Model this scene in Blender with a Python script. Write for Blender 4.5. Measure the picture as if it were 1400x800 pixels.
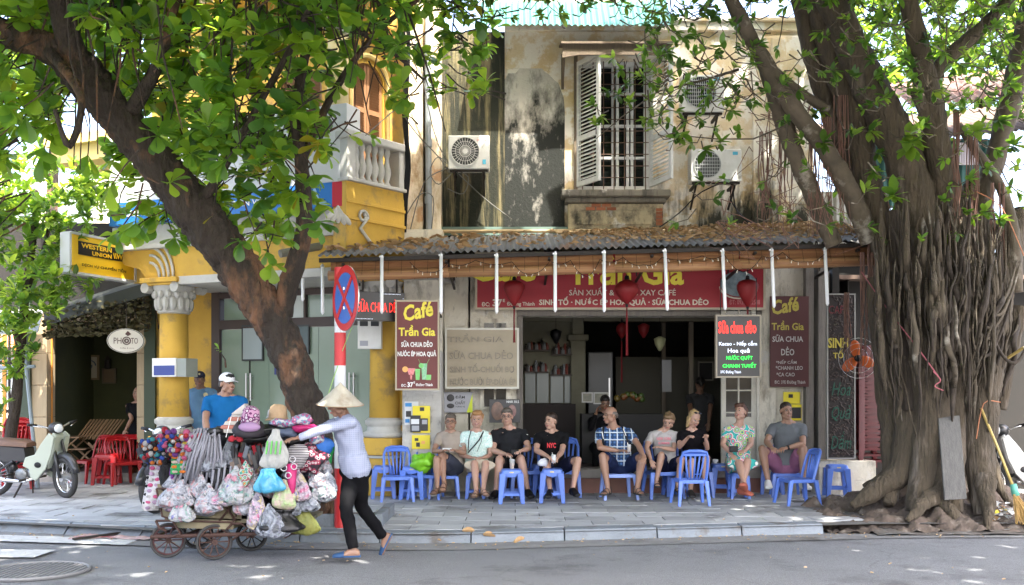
import bpy, bmesh, math, random
from mathutils import Vector as V, Matrix, noise
R = math.radians
random.seed(7)
sc = bpy.context.scene
for o in list(bpy.data.objects): bpy.data.objects.remove(o)
COL = sc.collection
# ---------- camera ----------
F = 1361.1; HY = 540.0; CZ = 1.5
cam = bpy.data.cameras.new('camera'); co = bpy.data.objects.new('camera', cam); COL.objects.link(co)
co.location = (0, 0, CZ); co.rotation_euler = (R(90), 0, 0)
cam.lens = 35; cam.sensor_width = 36; cam.shift_y = 0.1; cam.clip_end = 600
sc.camera = co
# ---------- light ----------
SUN_EL, SUN_AZ = 60, 28      # azimuth measured from -Y (towards the viewer's back) to +X
w = bpy.data.worlds.new('World'); sc.world = w; w.use_nodes = True
nt = w.node_tree; bg = nt.nodes['Background']
sky = nt.nodes.new('ShaderNodeTexSky'); sky.sky_type = 'NISHITA'; sky.sun_disc = False
sky.sun_elevation = R(SUN_EL); sky.sun_rotation = R(180 - SUN_AZ); sky.dust_density = 6.0; sky.air_density = .8; sky.ozone_density = .3
nt.links.new(sky.outputs[0], bg.inputs[0]); bg.inputs[1].default_value = 0.15
sl = bpy.data.lights.new('sun', 'SUN'); sl.energy = 2.0; sl.angle = R(0.6); sl.color = (1, .95, .86)
so = bpy.data.objects.new('sun', sl); COL.objects.link(so)
sd = V((math.sin(R(SUN_AZ)) * math.cos(R(SUN_EL)), -math.cos(R(SUN_AZ)) * math.cos(R(SUN_EL)), math.sin(R(SUN_EL))))
so.rotation_euler = sd.to_track_quat('Z', 'Y').to_euler(); so.location = (0, 0, 20)
sc.view_settings.view_transform = 'Standard'; sc.view_settings.look = 'None'
sc.view_settings.exposure = 3.35; sc.view_settings.gamma = 1
# ---------- helpers ----------
def X(px, Y): return (px - 700) / F * Y
def Z(py, Y): return CZ + (HY - py) / F * Y
def P(px, py, Y): return V((X(px, Y), Y, Z(py, Y)))
def wm(o):
 m = o.matrix_basis.copy(); p = o.parent
 while p: m = p.matrix_basis @ m; p = p.parent
 return m
def tag(o, label=None, cat=None, group=None, kind=None):
 if label: o['label'] = label
 if cat: o['category'] = cat
 if group: o['group'] = group
 if kind: o['kind'] = kind
 return o
def thing(name, label, cat, loc=(0, 0, 0), rotz=0, group=None):
 o = bpy.data.objects.new(name, None); COL.objects.link(o); o.empty_display_size = .1
 o.location = loc; o.rotation_euler = (0, 0, rotz)
 o.matrix_basis = Matrix.Translation(V(loc)) @ Matrix.Rotation(rotz, 4, 'Z')
 return tag(o, label, cat, group)
def copy_tree(o, parent=None, label=None):
 c = o.copy(); COL.objects.link(c)
 if parent: c.parent = parent
 for ch in list(o.children): copy_tree(ch, c)
 if label: c['label'] = label
 return c
def place(o, loc, rz=0, label=None, s=1.0):
 o.matrix_basis = Matrix.Translation(V(loc)) @ Matrix.Rotation(rz, 4, 'Z') @ Matrix.Scale(s, 4)
 if label: o['label'] = label
 return o
def orth(d):
 d = V(d).normalized(); a = V((0, 0, 1)) if abs(d.z) < .9 else V((1, 0, 0))
 u = d.cross(a).normalized(); return u, d.cross(u).normalized()
class MB:
 def __init__(s): s.v = []; s.f = []; s.m = []; s.cur = 0
 def add(s, vs, fs):
  b = len(s.v); s.v += [V(x) for x in vs]; s.f += [tuple(i + b for i in f) for f in fs]; s.m += [s.cur] * len(fs)
  return s
 def box(s, c, d, rot=None, taper=1.0):
  c = V(c); x, y, z = d[0] / 2, d[1] / 2, d[2] / 2; t = taper
  vs = [V((i * x * (t if k > 0 else 1), j * y * (t if k > 0 else 1), k * z)) for k in (-1, 1) for j in (-1, 1) for i in (-1, 1)]
  if rot is not None: vs = [rot @ q for q in vs]
  return s.add([q + c for q in vs], [(0, 2, 3, 1), (4, 5, 7, 6), (0, 1, 5, 4), (2, 6, 7, 3), (0, 4, 6, 2), (1, 3, 7, 5)])
 def bx(s, x0, x1, y0, y1, z0, z1): return s.box(((x0 + x1) / 2, (y0 + y1) / 2, (z0 + z1) / 2), (abs(x1 - x0), abs(y1 - y0), abs(z1 - z0)))
 def bar(s, a, b, w, h, up=(0, 0, 1)):
  a, b = V(a), V(b); d = (b - a).normalized(); u = d.cross(V(up))
  if u.length < 1e-3: u = d.cross(V((0, 1, 0)))
  u.normalize(); n = u.cross(d).normalized(); vs = []
  for p in (a, b):
   for i, j in ((-1, -1), (1, -1), (1, 1), (-1, 1)): vs.append(p + u * (i * w / 2) + n * (j * h / 2))
  return s.add(vs, [(3, 2, 1, 0), (4, 5, 6, 7), (0, 1, 5, 4), (1, 2, 6, 5), (2, 3, 7, 6), (3, 0, 4, 7)])
 def cyl(s, a, b, r0, r1=None, n=12, caps=True): return s.tube([a, b], [r0, r0 if r1 is None else r1], n, caps)
 def tube(s, pts, rs, n=8, caps=True, closed=False):
  pts = [V(p) for p in pts]; N = len(pts)
  if not hasattr(rs, '__len__'): rs = [rs] * N
  vs = []; u = None
  for i, p in enumerate(pts):
   if closed: d = pts[(i + 1) % N] - pts[i - 1]
   else: d = pts[min(i + 1, N - 1)] - pts[max(i - 1, 0)]
   if d.length < 1e-9: d = V((0, 0, 1))
   d.normalize()
   if u is None: u, _ = orth(d)
   u = u - d * u.dot(d)
   if u.length < 1e-6: u, _ = orth(d)
   u.normalize(); w_ = d.cross(u)
   for k in range(n):
    a = 2 * math.pi * k / n; vs.append(p + (u * math.cos(a) + w_ * math.sin(a)) * rs[i])
  fs = []
  for i in range(N if closed else N - 1):
   j = (i + 1) % N
   for k in range(n): fs.append((i * n + k, i * n + (k + 1) % n, j * n + (k + 1) % n, j * n + k))
  if caps and not closed: fs.append(tuple(range(n))[::-1]); fs.append(tuple((N - 1) * n + k for k in range(n)))
  return s.add(vs, fs)
 def ell(s, c, r, rot=None, nu=12, nv=8):
  c = V(c); r = (r, r, r) if not hasattr(r, '__len__') else r
  vs = [V((0, 0, -1))]
  for i in range(1, nv):
   t = -math.pi / 2 + math.pi * i / nv
   for k in range(nu):
    a = 2 * math.pi * k / nu; vs.append(V((math.cos(t) * math.cos(a), math.cos(t) * math.sin(a), math.sin(t))))
  vs.append(V((0, 0, 1)))
  vs = [V((q.x * r[0], q.y * r[1], q.z * r[2])) for q in vs]
  if rot is not None: vs = [rot @ q for q in vs]
  fs = [(0, 1 + (k + 1) % nu, 1 + k) for k in range(nu)]
  for i in range(nv - 2):
   for k in range(nu):
    a = 1 + i * nu + k; b = 1 + i * nu + (k + 1) % nu; fs.append((a, b, b + nu, a + nu))
  t = len(vs) - 1; b0 = 1 + (nv - 2) * nu
  fs += [(b0 + k, b0 + (k + 1) % nu, t) for k in range(nu)]
  return s.add([q + c for q in vs], fs)
 def loft(s, rings, caps=True):      # rings: lists of points, same length
  n = len(rings[0]); vs = [p for r in rings for p in r]; fs = []
  for i in range(len(rings) - 1):
   for k in range(n): fs.append((i * n + k, i * n + (k + 1) % n, (i + 1) * n + (k + 1) % n, (i + 1) * n + k))
  if caps: fs.append(tuple(range(n))[::-1]); fs.append(tuple((len(rings) - 1) * n + k for k in range(n)))
  return s.add(vs, fs)
 def lathe(s, prof, c, ax=(0, 0, 1), n=16, caps=True):
  u, w_ = orth(ax); ax = V(ax).normalized(); c = V(c)
  return s.loft([[c + ax * h + (u * math.cos(2 * math.pi * k / n) + w_ * math.sin(2 * math.pi * k / n)) * max(r, 1e-4) for k in range(n)] for r, h in prof], caps)
 def prism(s, pts, a, b):            # pts: list of V (planar); extruded by vector from a to b offset
  pts = [V(p) for p in pts]; a, b = V(a), V(b); n = len(pts)
  return s.add([p + a for p in pts] + [p + b for p in pts], [tuple(range(n))[::-1], tuple(range(n, 2 * n))] + [(k, (k + 1) % n, n + (k + 1) % n, n + k) for k in range(n)])
 def grid(s, fn, nu, nv):
  vs = [fn(i / nu, j / nv) for j in range(nv + 1) for i in range(nu + 1)]; W = nu + 1
  return s.add(vs, [(j * W + i, j * W + i + 1, (j + 1) * W + i + 1, (j + 1) * W + i) for j in range(nv) for i in range(nu)])
 def mesh(s, name, mats, inv=None, smooth=False):
  me = bpy.data.meshes.new(name)
  vs = s.v if inv is None else [inv @ q for q in s.v]
  me.from_pydata([tuple(q) for q in vs], [], s.f)
  for m_ in (mats if isinstance(mats, (list, tuple)) else [mats]): me.materials.append(m_)
  if s.cur or any(s.m): me.polygons.foreach_set('material_index', s.m)
  if smooth: me.polygons.foreach_set('use_smooth', [True] * len(me.polygons))
  me.update(); return me
 def build(s, name, mats, parent=None, smooth=False, label=None, cat=None, group=None, kind=None, fixn=True, bevel=0, auto=0):
  inv = wm(parent).inverted() if parent else None
  me = s.mesh(name, mats, inv, smooth)
  if fixn:
   bm = bmesh.new(); bm.from_mesh(me); bmesh.ops.recalc_face_normals(bm, faces=bm.faces); bm.to_mesh(me); bm.free()
  if auto: me.shade_smooth() if False else None
  o = bpy.data.objects.new(name, me); COL.objects.link(o)
  if parent: o.parent = parent
  if auto:
   me.polygons.foreach_set('use_smooth', [True] * len(me.polygons)); me.set_sharp_from_angle(angle=R(auto))
  if bevel:
   b = o.modifiers.new('b', 'BEVEL'); b.width = bevel; b.segments = 2; b.limit_method = 'ANGLE'
  return tag(o, label, cat, group, kind)
def link_mesh(name, me, parent=None, mtx=None):
 o = bpy.data.objects.new(name, me); COL.objects.link(o)
 if parent: o.parent = parent
 if mtx is not None: o.matrix_basis = mtx
 return o
# ---------- materials ----------
MATS = {}
def rgb(c): return (c[0], c[1], c[2], 1)
def mat(name, c, rough=.6, c2=None, scale=6, bump=0, bscale=None, metal=0, emit=0, spec=None, sharp=.5, rnd=0, alpha=1, trans=0, c3=None, s3=2, t3=.55, stretch=(1, 1, 1), sub=0, coat=0):
 if name in MATS: return MATS[name]
 m = bpy.data.materials.new(name); m.use_nodes = True; N = m.node_tree.nodes; L = m.node_tree.links; b = N['Principled BSDF']; MATS[name] = m
 b.inputs['Base Color'].default_value = rgb(c); b.inputs['Roughness'].default_value = rough; b.inputs['Metallic'].default_value = metal
 if spec is not None: b.inputs['Specular IOR Level'].default_value = spec
 if alpha < 1: b.inputs['Alpha'].default_value = alpha
 if trans: b.inputs['Transmission Weight'].default_value = trans
 if coat: b.inputs['Coat Weight'].default_value = coat
 if sub: b.inputs['Subsurface Weight'].default_value = sub; b.inputs['Subsurface Radius'].default_value = (.02, .008, .004); b.inputs['Subsurface Scale'].default_value = .5
 tc = N.new('ShaderNodeTexCoord'); mp = N.new('ShaderNodeMapping'); L.new(tc.outputs['Object'], mp.inputs[0]); mp.inputs['Scale'].default_value = stretch
 out = None
 def noise_ramp(sc_, t, soft, det=6):
  n = N.new('ShaderNodeTexNoise'); n.inputs['Scale'].default_value = sc_; n.inputs['Detail'].default_value = det; n.inputs['Roughness'].default_value = .65; L.new(mp.outputs[0], n.inputs[0])
  r = N.new('ShaderNodeMapRange'); r.inputs['From Min'].default_value = t - soft; r.inputs['From Max'].default_value = t + soft; L.new(n.outputs[0], r.inputs[0]); return r.outputs[0]
 def mix(f, a, bb):
  x = N.new('ShaderNodeMix'); x.data_type = 'RGBA'
  if isinstance(f, float): x.inputs[0].default_value = f
  else: L.new(f, x.inputs[0])
  for i, q in ((6, a), (7, bb)):
   if isinstance(q, tuple): x.inputs[i].default_value = rgb(q)
   else: L.new(q, x.inputs[i])
  return x.outputs[2]
 if c2: out = mix(noise_ramp(scale, .5, .25 * (1 - sharp) + .02 + .1), tuple(c), tuple(c2))
 if c3: out = mix(noise_ramp(s3, t3, .06), out if out else tuple(c), tuple(c3))
 if rnd:
  oi = N.new('ShaderNodeObjectInfo'); h = N.new('ShaderNodeHueSaturation'); r = N.new('ShaderNodeMapRange'); r.inputs['To Min'].default_value = 1 - rnd; r.inputs['To Max'].default_value = 1 + rnd
  L.new(oi.outputs['Random'], r.inputs[0]); L.new(r.outputs[0], h.inputs['Value'])
  if out: L.new(out, h.inputs['Color'])
  else: h.inputs['Color'].default_value = rgb(c)
  out = h.outputs[0]
 if out: L.new(out, b.inputs['Base Color'])
 if emit:
  b.inputs['Emission Strength'].default_value = emit; b.inputs['Emission Color'].default_value = rgb(c)
 if bump:
  n = N.new('ShaderNodeTexNoise'); n.inputs['Scale'].default_value = bscale or scale * 4; n.inputs['Detail'].default_value = 5; L.new(mp.outputs[0], n.inputs[0])
  k = N.new('ShaderNodeBump'); k.inputs['Strength'].default_value = bump; k.inputs['Distance'].default_value = .02; L.new(n.outputs[0], k.inputs['Height']); L.new(k.outputs[0], b.inputs['Normal'])
 return m
TS = bpy.data.scenes.new('tmp')
def ev_mesh(ob):
 TS.collection.objects.link(ob); vl = TS.view_layers[0]; vl.update(); dg = vl.depsgraph
 return bpy.data.meshes.new_from_object(ob.evaluated_get(dg))
def text_mb(body, h=None, w=None, bold=0.0, ext=.0015, shear=0):
 """flat lettering in the XZ plane facing -Y, centred, cap height h and width w; returns an MB"""
 cu = bpy.data.curves.new('t', 'FONT'); cu.body = body; cu.size = 1; cu.offset = bold; cu.extrude = 0; cu.shear = shear; cu.resolution_u = 2
 ob = bpy.data.objects.new('t', cu); me = ev_mesh(ob)
 vs = [q.co.copy() for q in me.vertices]; fs = [tuple(p.vertices) for p in me.polygons]
 bpy.data.objects.remove(ob); bpy.data.curves.remove(cu); bpy.data.meshes.remove(me)
 mb = MB()
 if not vs: return mb
 x0 = min(q.x for q in vs); x1 = max(q.x for q in vs); y0 = min(q.y for q in vs); y1 = max(q.y for q in vs)
 sx = w / (x1 - x0) if w else None; sy = h / (y1 - y0) if h else None
 sx = sx or sy; sy = sy or sx
 pts = [V(((q.x - (x0 + x1) / 2) * sx, 0, (q.y - (y0 + y1) / 2) * sy)) for q in vs]
 mb.add(pts, fs); return mb
def xf(mb, m): mb.v = [m @ q for q in mb.v]; return mb
def text(body, c, h, w, m, parent, name='lettering', bold=0, rot=0, shear=0, rotz=0, **k):
 mb = text_mb(body, h, w, bold, shear=shear)
 xf(mb, Matrix.Translation(V(c)) @ Matrix.Rotation(rotz, 4, 'Z') @ Matrix.Rotation(rot, 4, 'Y'))
 return mb.build(name, m, parent, fixn=False, **k)
def ptext(body, px, py, wpx, hpx, Y, m, parent, **k): return text(body, P(px, py, Y), hpx / F * Y, wpx / F * Y, m, parent, **k)
def remesh(mb, voxel, smooth=0, name='m'):
 """union of closed primitives as ONE continuous surface"""
 me = mb.mesh(name, [])
 bm = bmesh.new(); bm.from_mesh(me); bmesh.ops.recalc_face_normals(bm, faces=bm.faces); bm.to_mesh(me); bm.free()
 ob = bpy.data.objects.new('tmp', me)
 r = ob.modifiers.new('r', 'REMESH'); r.mode = 'VOXEL'; r.voxel_size = voxel
 if smooth: s_ = ob.modifiers.new('s', 'SMOOTH'); s_.iterations = smooth; s_.factor = .5
 me2 = ev_mesh(ob)
 bpy.data.objects.remove(ob); bpy.data.meshes.remove(me)
 return me2
def rnd(a, b): return random.uniform(a, b)
def jit(p, s): return V(p) + V((rnd(-s, s), rnd(-s, s), rnd(-s, s)))
WHITE = mat('white_paint', (.75, .75, .72), .5, (.6, .6, .56), 5)
BLACK = mat('black_plastic', (.006, .006, .007), .45, spec=.3)
DARK = mat('dark_metal', (.014, .013, .012), .6, (.035, .026, .02), 20, spec=.3)
STEEL = mat('steel', (.45, .46, .47), .3, metal=.9)
CHROME = mat('chrome', (.7, .7, .7), .15, metal=1)
RUBBER = mat('rubber', (.02, .02, .021), .8, (.04, .038, .035), 30)
YEL = mat('yellow_wall', (.60, .37, .055), .8, (.48, .29, .045), 2.2, bump=.15, bscale=60, c3=(.30, .20, .07), s3=2.6, t3=.6)
GOLD = mat('gold_letters', (.80, .66, .05), .45)
WLET = mat('white_letters', (.8, .8, .78), .5)
# ---------- ground ----------
PZ = .10; CAFE_Y = 14.4
KP = [(-60, 16.0), (-5.6, 10.95), (-3.3, 10.22), (-.74, 10.03), (4.13, 10.9), (60, 11.3)]
def kerbY(x):
 for (a, b), (c, d) in zip(KP, KP[1:]):
  if a <= x <= c: return b + (d - b) * (x - a) / (c - a)
 return 12
asph = mat('asphalt', (.19, .193, .20), .85, (.145, .148, .155), 1.3, bump=.5, bscale=220, c3=(.10, .10, .105), s3=.9, t3=.6)
N = asph.node_tree.nodes; L = asph.node_tree.links
_n = N.new('ShaderNodeTexNoise'); _n.inputs['Scale'].default_value = 130; _n.inputs['Detail'].default_value = 8; _n.inputs['Roughness'].default_value = .75; _m = N.new('ShaderNodeMix'); _m.data_type = 'RGBA'; _m.blend_type = 'MULTIPLY'
_r = N.new('ShaderNodeMapRange'); _r.inputs['From Min'].default_value = .35; _r.inputs['From Max'].default_value = .65; _r.inputs['To Min'].default_value = .35; _r.inputs['To Max'].default_value = 1.6
_src = N['Principled BSDF'].inputs['Base Color'].links[0].from_socket
_tc = N.new('ShaderNodeTexCoord'); L.new(_tc.outputs['Object'], _n.inputs[0]); L.new(_n.outputs[0], _r.inputs[0]); _cmb = N.new('ShaderNodeCombineColor')
for i in range(3): L.new(_r.outputs[0], _cmb.inputs[i])
_v = N.new('ShaderNodeTexVoronoi'); _v.feature = 'DISTANCE_TO_EDGE'; _v.inputs['Scale'].default_value = .55; _w = N.new('ShaderNodeTexNoise'); _w.inputs['Scale'].default_value = 1.6; _w.inputs['Detail'].default_value = 8; L.new(_tc.outputs['Object'], _w.inputs[0])
_a = N.new('ShaderNodeMix'); _a.data_type = 'RGBA'; _a.blend_type = 'ADD'; _a.inputs[0].default_value = 1; L.new(_tc.outputs['Object'], _a.inputs[6]); L.new(_w.outputs['Color'], _a.inputs[7]); L.new(_a.outputs[2], _v.inputs[0])
_k = N.new('ShaderNodeMapRange'); _k.inputs[1].default_value = .0; _k.inputs[2].default_value = .008; _k.inputs[3].default_value = .68; L.new(_v.outputs['Distance'], _k.inputs[0]); _q = N.new('ShaderNodeMix'); _q.data_type = 'RGBA'; L.new(_k.outputs[0], _q.inputs[0]); _q.inputs[6].default_value = (.03, .03, .03, 1); L.new(_src, _q.inputs[7]); _src = _q.outputs[2]
_m.inputs[0].default_value = 1; L.new(_src, _m.inputs[6]); L.new(_cmb.outputs[0], _m.inputs[7]); L.new(_m.outputs[2], N['Principled BSDF'].inputs['Base Color'])
g = MB(); g.grid(lambda u, v: V((-150 + 300 * u, -60 + 260 * v, -.012 + .006 * math.sin(u * 900) * math.sin(v * 700))), 60, 60)
g.build('road', asph, kind='structure', fixn=False)
dirt = mat('concrete_gutter', (.22, .22, .22), .9, (.15, .145, .14), 4, bump=.5, bscale=60, c3=(.10, .09, .08), s3=1.8, t3=.6)
def strip(name, off0, off1, z, m, x0=-30, x1=30, n=120):
 s = MB()
 def fn(u, v):
  x = x0 + (x1 - x0) * u; y = kerbY(x) + off0 + (off1 - off0) * v
  return V((x, y + (.03 * noise.noise(V((x * 2, v * 5, 0))) if v == 0 else 0), z))
 s.grid(fn, n, 1); return s.build(name, m, kind='structure', fixn=False)
strip('gutter', -.42, .02, -.002, dirt)
base = mat('pavement_mortar', (.085, .085, .08), .95, (.13, .12, .11), 8, bump=.4)
s = MB()
s.grid(lambda u, v: V((-30 + 60 * u, (kerbY(-30 + 60 * u) + .02) * (1 - v) + 40 * v, PZ - .012)), 120, 1)
pav = s.build('pavement', base, kind='structure', fixn=False)
tile_m = mat('pavement_tile', (.38, .39, .40), .75, (.29, .30, .31), 3, bump=.35, bscale=50, rnd=.22, c3=(.13, .13, .13), s3=1.5, t3=.62)
TW, TD = .56, .37
rows = 0; y = 10.0; count = 0; far = MB()
j = 0
while y < 18:
 x = -12 + (TW / 2 if j % 2 else 0)
 while x < 9:
  x0, x1, y1 = x, x + TW, y + TD
  f0 = max(y, kerbY(x0) + .30); f1 = max(y, kerbY(x1) + .30)
  pit = (-3.15 < x0 + TW / 2 < -1.95 and 10.45 < y + TD / 2 < 11.75) or (x0 > 3.55 and y < 13.6)
  inside = x0 > -1.9 and y > CAFE_Y + .2
  if not pit and not inside and min(f0, f1) < y1 - .03:
   g_ = .006; z = PZ + rnd(-.003, .004); tl = rnd(-.004, .004)
   t = MB(); a, b_ = min(f0, y1 - .01), min(f1, y1 - .01)
   tp = [V((x0 + g_, a + g_, z - tl)), V((x1 - g_, b_ + g_, z + tl)), V((x1 - g_, y1 - g_, z + tl)), V((x0 + g_, y1 - g_, z - tl))]
   vis = abs(x0) < .54 * y + .6 and y < 15.2
   if vis and count < 298:
    t.prism(tp, (0, 0, -.03), (0, 0, 0)); t.build('tile', tile_m, pav); count += 1
   else: far.prism(tp, (0, 0, -.03), (0, 0, 0))
  x += TW
 y += TD; j += 1
far.build('tile_field', tile_m, pav, kind='stuff')
kerb_m = mat('kerb_stone', (.20, .225, .25), .7, (.14, .16, .18), 5, bump=.4, bscale=40, rnd=.12, c3=(.12, .11, .10), s3=3, t3=.62)
kr = bpy.data.objects.new('kerb', None); COL.objects.link(kr); kr['kind'] = 'structure'
x = -8.6
while x < 5.6:
 x2 = x + rnd(.8, 1.05)
 if x > -5.2 and x2 < 4.25:
  a0, a1 = kerbY(x + .006), kerbY(x2 - .006); dz = rnd(-.006, .006)
  low = 0.0 if x > -3.4 else -.05
  k = MB(); top = PZ + .003 + dz + low * 0
  sl_ = .05 if x > -3.4 else .22
  for xx, yy in ((x + .006, a0), (x2 - .006, a1)):
   k.v += [V((xx, yy, -.02)), V((xx, yy + sl_, top)), V((xx, yy + .29, top)), V((xx, yy + .29, -.02))]
  k.f += [(0, 1, 2, 3), (7, 6, 5, 4), (0, 4, 5, 1), (1, 5, 6, 2), (2, 6, 7, 3)]; k.m += [0] * 5
  k.build('kerb_stone', kerb_m, kr, bevel=.006)
 elif x <= -5.2:
  k = MB(); a0, a1 = kerbY(x), kerbY(x2)
  for xx, yy in ((x + .006, a0), (x2 - .006, a1)):
   k.v += [V((xx, yy, -.02)), V((xx, yy + .2, PZ + .002)), V((xx, yy + .29, PZ + .002)), V((xx, yy + .29, -.02))]
  k.f += [(0, 1, 2, 3), (7, 6, 5, 4), (0, 4, 5, 1), (1, 5, 6, 2), (2, 6, 7, 3)]; k.m += [0] * 5
  k.build('kerb_stone', kerb_m, kr, bevel=.006)
 x = x2
paint = mat('road_paint', (.62, .62, .60), .8, (.35, .35, .34), 9, bump=.3, bscale=120)
def zebra(px0, py0, px1, py1, w0, w1):
 a = V((X(px0, 2041 / (py0 - 540)), 2041 / (py0 - 540), .003)); b = V((X(px1, 2041 / (py1 - 540)), 2041 / (py1 - 540), .003))
 m_ = MB()
 for i in range(24):
  p = a.lerp(b, i / 24); q = a.lerp(b, (i + 1) / 24)
  m_.add([p + V((0, -w0 / 2 + rnd(-.01, .01), 0)), q + V((0, -w1 / 2 + rnd(-.01, .01), 0)), q + V((0, w1 / 2 + rnd(-.01, .01), 0)), p + V((0, w0 / 2 + rnd(-.01, .01), 0))], [(0, 1, 2, 3)])
 m_.build('crossing_stripe', paint, kind='structure', fixn=False)
zebra(-260, 728, 182, 741, .42, .40)
zebra(-320, 754, 62, 757, .46, .44)
mh = thing('manhole_cover', 'oval-looking cast iron manhole cover with bars, flush in the road at the left', 'manhole cover', (X(45, 8.5), 8.5, 0))
c = V((X(48, 8.48), 8.48, .0)); iron = mat('cast_iron', (.13, .13, .135), .7, (.18, .18, .18), 12, bump=.3)
m_ = MB(); m_.tube([c + V((math.cos(a) * .43, math.sin(a) * .43, .004)) for a in [i * math.pi / 20 for i in range(40)]], .016, 6, closed=True); m_.build('rim', iron, mh)
m_ = MB(); m_.cyl(c + V((0, 0, -.006)), c + V((0, 0, .003)), .41, n=36); m_.build('plate', mat('cast_iron_dark', (.10, .10, .105), .8), mh)
for i in range(-7, 8):
 h = math.sqrt(max(.4 ** 2 - (i * .052) ** 2, 0)); m_ = MB(); m_.bx(c.x + i * .052 - .012, c.x + i * .052 + .012, c.y - h, c.y + h, .003, .010); m_.build('bar', iron, mh)
# ---------- cafe building ----------
def stain(name, a, b, dark, amt=.5, zlo=None, zhi=None, streak=(5, 5, .7), bscale=30, patch=(.62, .60, .55), pt=.6):
 m = bpy.data.materials.new(name); m.use_nodes = True; N = m.node_tree.nodes; L = m.node_tree.links; B = N['Principled BSDF']; B.inputs['Roughness'].default_value = .9
 tc = N.new('ShaderNodeTexCoord')
 def nz(scale, st=(1, 1, 1), det=8, ro=.65):
  mp = N.new('ShaderNodeMapping'); mp.inputs['Scale'].default_value = st; L.new(tc.outputs['Object'], mp.inputs[0])
  n = N.new('ShaderNodeTexNoise'); n.inputs['Scale'].default_value = scale; n.inputs['Detail'].default_value = det; n.inputs['Roughness'].default_value = ro; L.new(mp.outputs[0], n.inputs[0]); return n.outputs[0]
 def rr(s, f0, f1, t0=0, t1=1):
  r = N.new('ShaderNodeMapRange'); r.inputs[1].default_value = f0; r.inputs[2].default_value = f1; r.inputs[3].default_value = t0; r.inputs[4].default_value = t1; L.new(s, r.inputs[0]); return r.outputs[0]
 def mx(f, p, q):
  x = N.new('ShaderNodeMix'); x.data_type = 'RGBA'; L.new(f, x.inputs[0])
  for i, c in ((6, p), (7, q)):
   if isinstance(c, tuple): x.inputs[i].default_value = rgb(c)
   else: L.new(c, x.inputs[i])
  return x.outputs[2]
 def ma(op, p, q):
  x = N.new('ShaderNodeMath'); x.operation = op
  for i, c in ((0, p), (1, q)):
   if isinstance(c, (int, float)): x.inputs[i].default_value = c
   else: L.new(c, x.inputs[i])
  return x.outputs[0]
 col = mx(rr(nz(1.6), .38, .62), a, b)
 col = mx(rr(nz(2.7, det=10), pt - .03, pt + .03), col, patch)
 s = nz(1.0, streak, 9, .7)
 if zlo is not None:
  sp = N.new('ShaderNodeSeparateXYZ'); L.new(tc.outputs['Object'], sp.inputs[0]); s = ma('ADD', s, rr(sp.outputs[2], zlo, zhi, .17, -.14))
 col = mx(rr(s, .62 - amt * .3, .80 - amt * .3), col, dark)
 col = mx(rr(nz(14, (1, 1, .4)), .60, .72, 0, .8), col, tuple(q * .45 for q in a))
 L.new(col, B.inputs['Base Color'])
 k = N.new('ShaderNodeBump'); k.inputs['Strength'].default_value = .5; k.inputs['Distance'].default_value = .02; L.new(nz(bscale), k.inputs['Height']); L.new(k.outputs[0], B.inputs['Normal'])
 return m
W_OCH = stain('ochre_plaster', (.56, .42, .22), (.66, .57, .40), (.035, .035, .022), .40, 3.9, 5.1, streak=(4, 4, .9), patch=(.72, .68, .58), pt=.50)
W_MOSS = stain('mossy_plaster', (.13, .12, .055), (.30, .24, .12), (.010, .012, .005), .95, streak=(7, 7, .5), patch=(.42, .36, .2), pt=.66)
W_GREY = stain('grey_render', (.42, .40, .35), (.56, .52, .44), (.010, .012, .009), .86, 3.9, 6.4, streak=(2.2, 2.2, 1.1), patch=(.5, .46, .38), pt=.6)
W_PALE = stain('pale_plaster', (.56, .52, .42), (.63, .60, .50), (.13, .11, .08), .35, streak=(3, 3, 1.2))
W_PEEL = stain('peeling_plaster', (.60, .48, .30), (.66, .60, .48), (.30, .20, .10), .4, streak=(4, 4, 1.5), patch=(.5, .30, .16))
TOPZ = Z(33, 14.4); X0 = X(600, 14.4); X1 = X(1112, 14.4); AWZ = Z(320, 14.3)
cb = thing('cafe_building', 'old two storey cafe building with stained ochre upper wall and open dark ground floor', 'building', (0, CAFE_Y, 0))
OX0, OX1, OZ = X(712, 14.4), X(1036, 14.4), Z(432, 14.4)
wx0, wx1, wz0, wz1 = X(789, 14.4), X(890, 14.4), Z(259, 14.4), Z(84, 14.4)
m = MB()
m.bx(X(690, 14.4), wx0, 14.4, 14.7, AWZ - .3, TOPZ); m.bx(wx1, X1, 14.4, 14.7, AWZ - .3, TOPZ)
m.bx(wx0, wx1, 14.4, 14.7, AWZ - .3, wz0); m.bx(wx0, wx1, 14.4, 14.7, wz1, TOPZ); m.build('upper_wall', W_OCH, cb)
m = MB(); m.bx(X0 - .3, X(690, 14.4), 14.38, 14.7, AWZ - .3, TOPZ - .12); m.build('mossy_wall', W_MOSS, cb)
ax0, ax1, az0, azs = X(676, 14.36), X(772, 14.36), AWZ - .1, Z(150, 14.36)
cx_, r_ = (ax0 + ax1) / 2, (ax1 - ax0) / 2
pts = [V((ax0, 14.36, az0))] + [V((cx_ - r_ * math.cos(a) + .07 * noise.noise(V((a * 3, 0, 0))), 14.36, azs + r_ * 1.25 * math.sin(a) + .06 * noise.noise(V((a * 5, 3, 0))))) for a in [math.pi * i / 20 for i in range(21)]] + [V((ax1, 14.36, az0))]
m = MB(); m.prism(pts, (0, .05, 0), (0, .03, 0)); m.build('blocked_arch', W_GREY, cb)
m = MB(); m.bx(X(690, 14.4), X1, 14.32, 14.4, TOPZ - .12, TOPZ); m.bx(X(690, 14.4), X1, 14.28, 14.4, TOPZ, TOPZ + .06); m.build('cornice', W_OCH, cb, bevel=.01)
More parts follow.
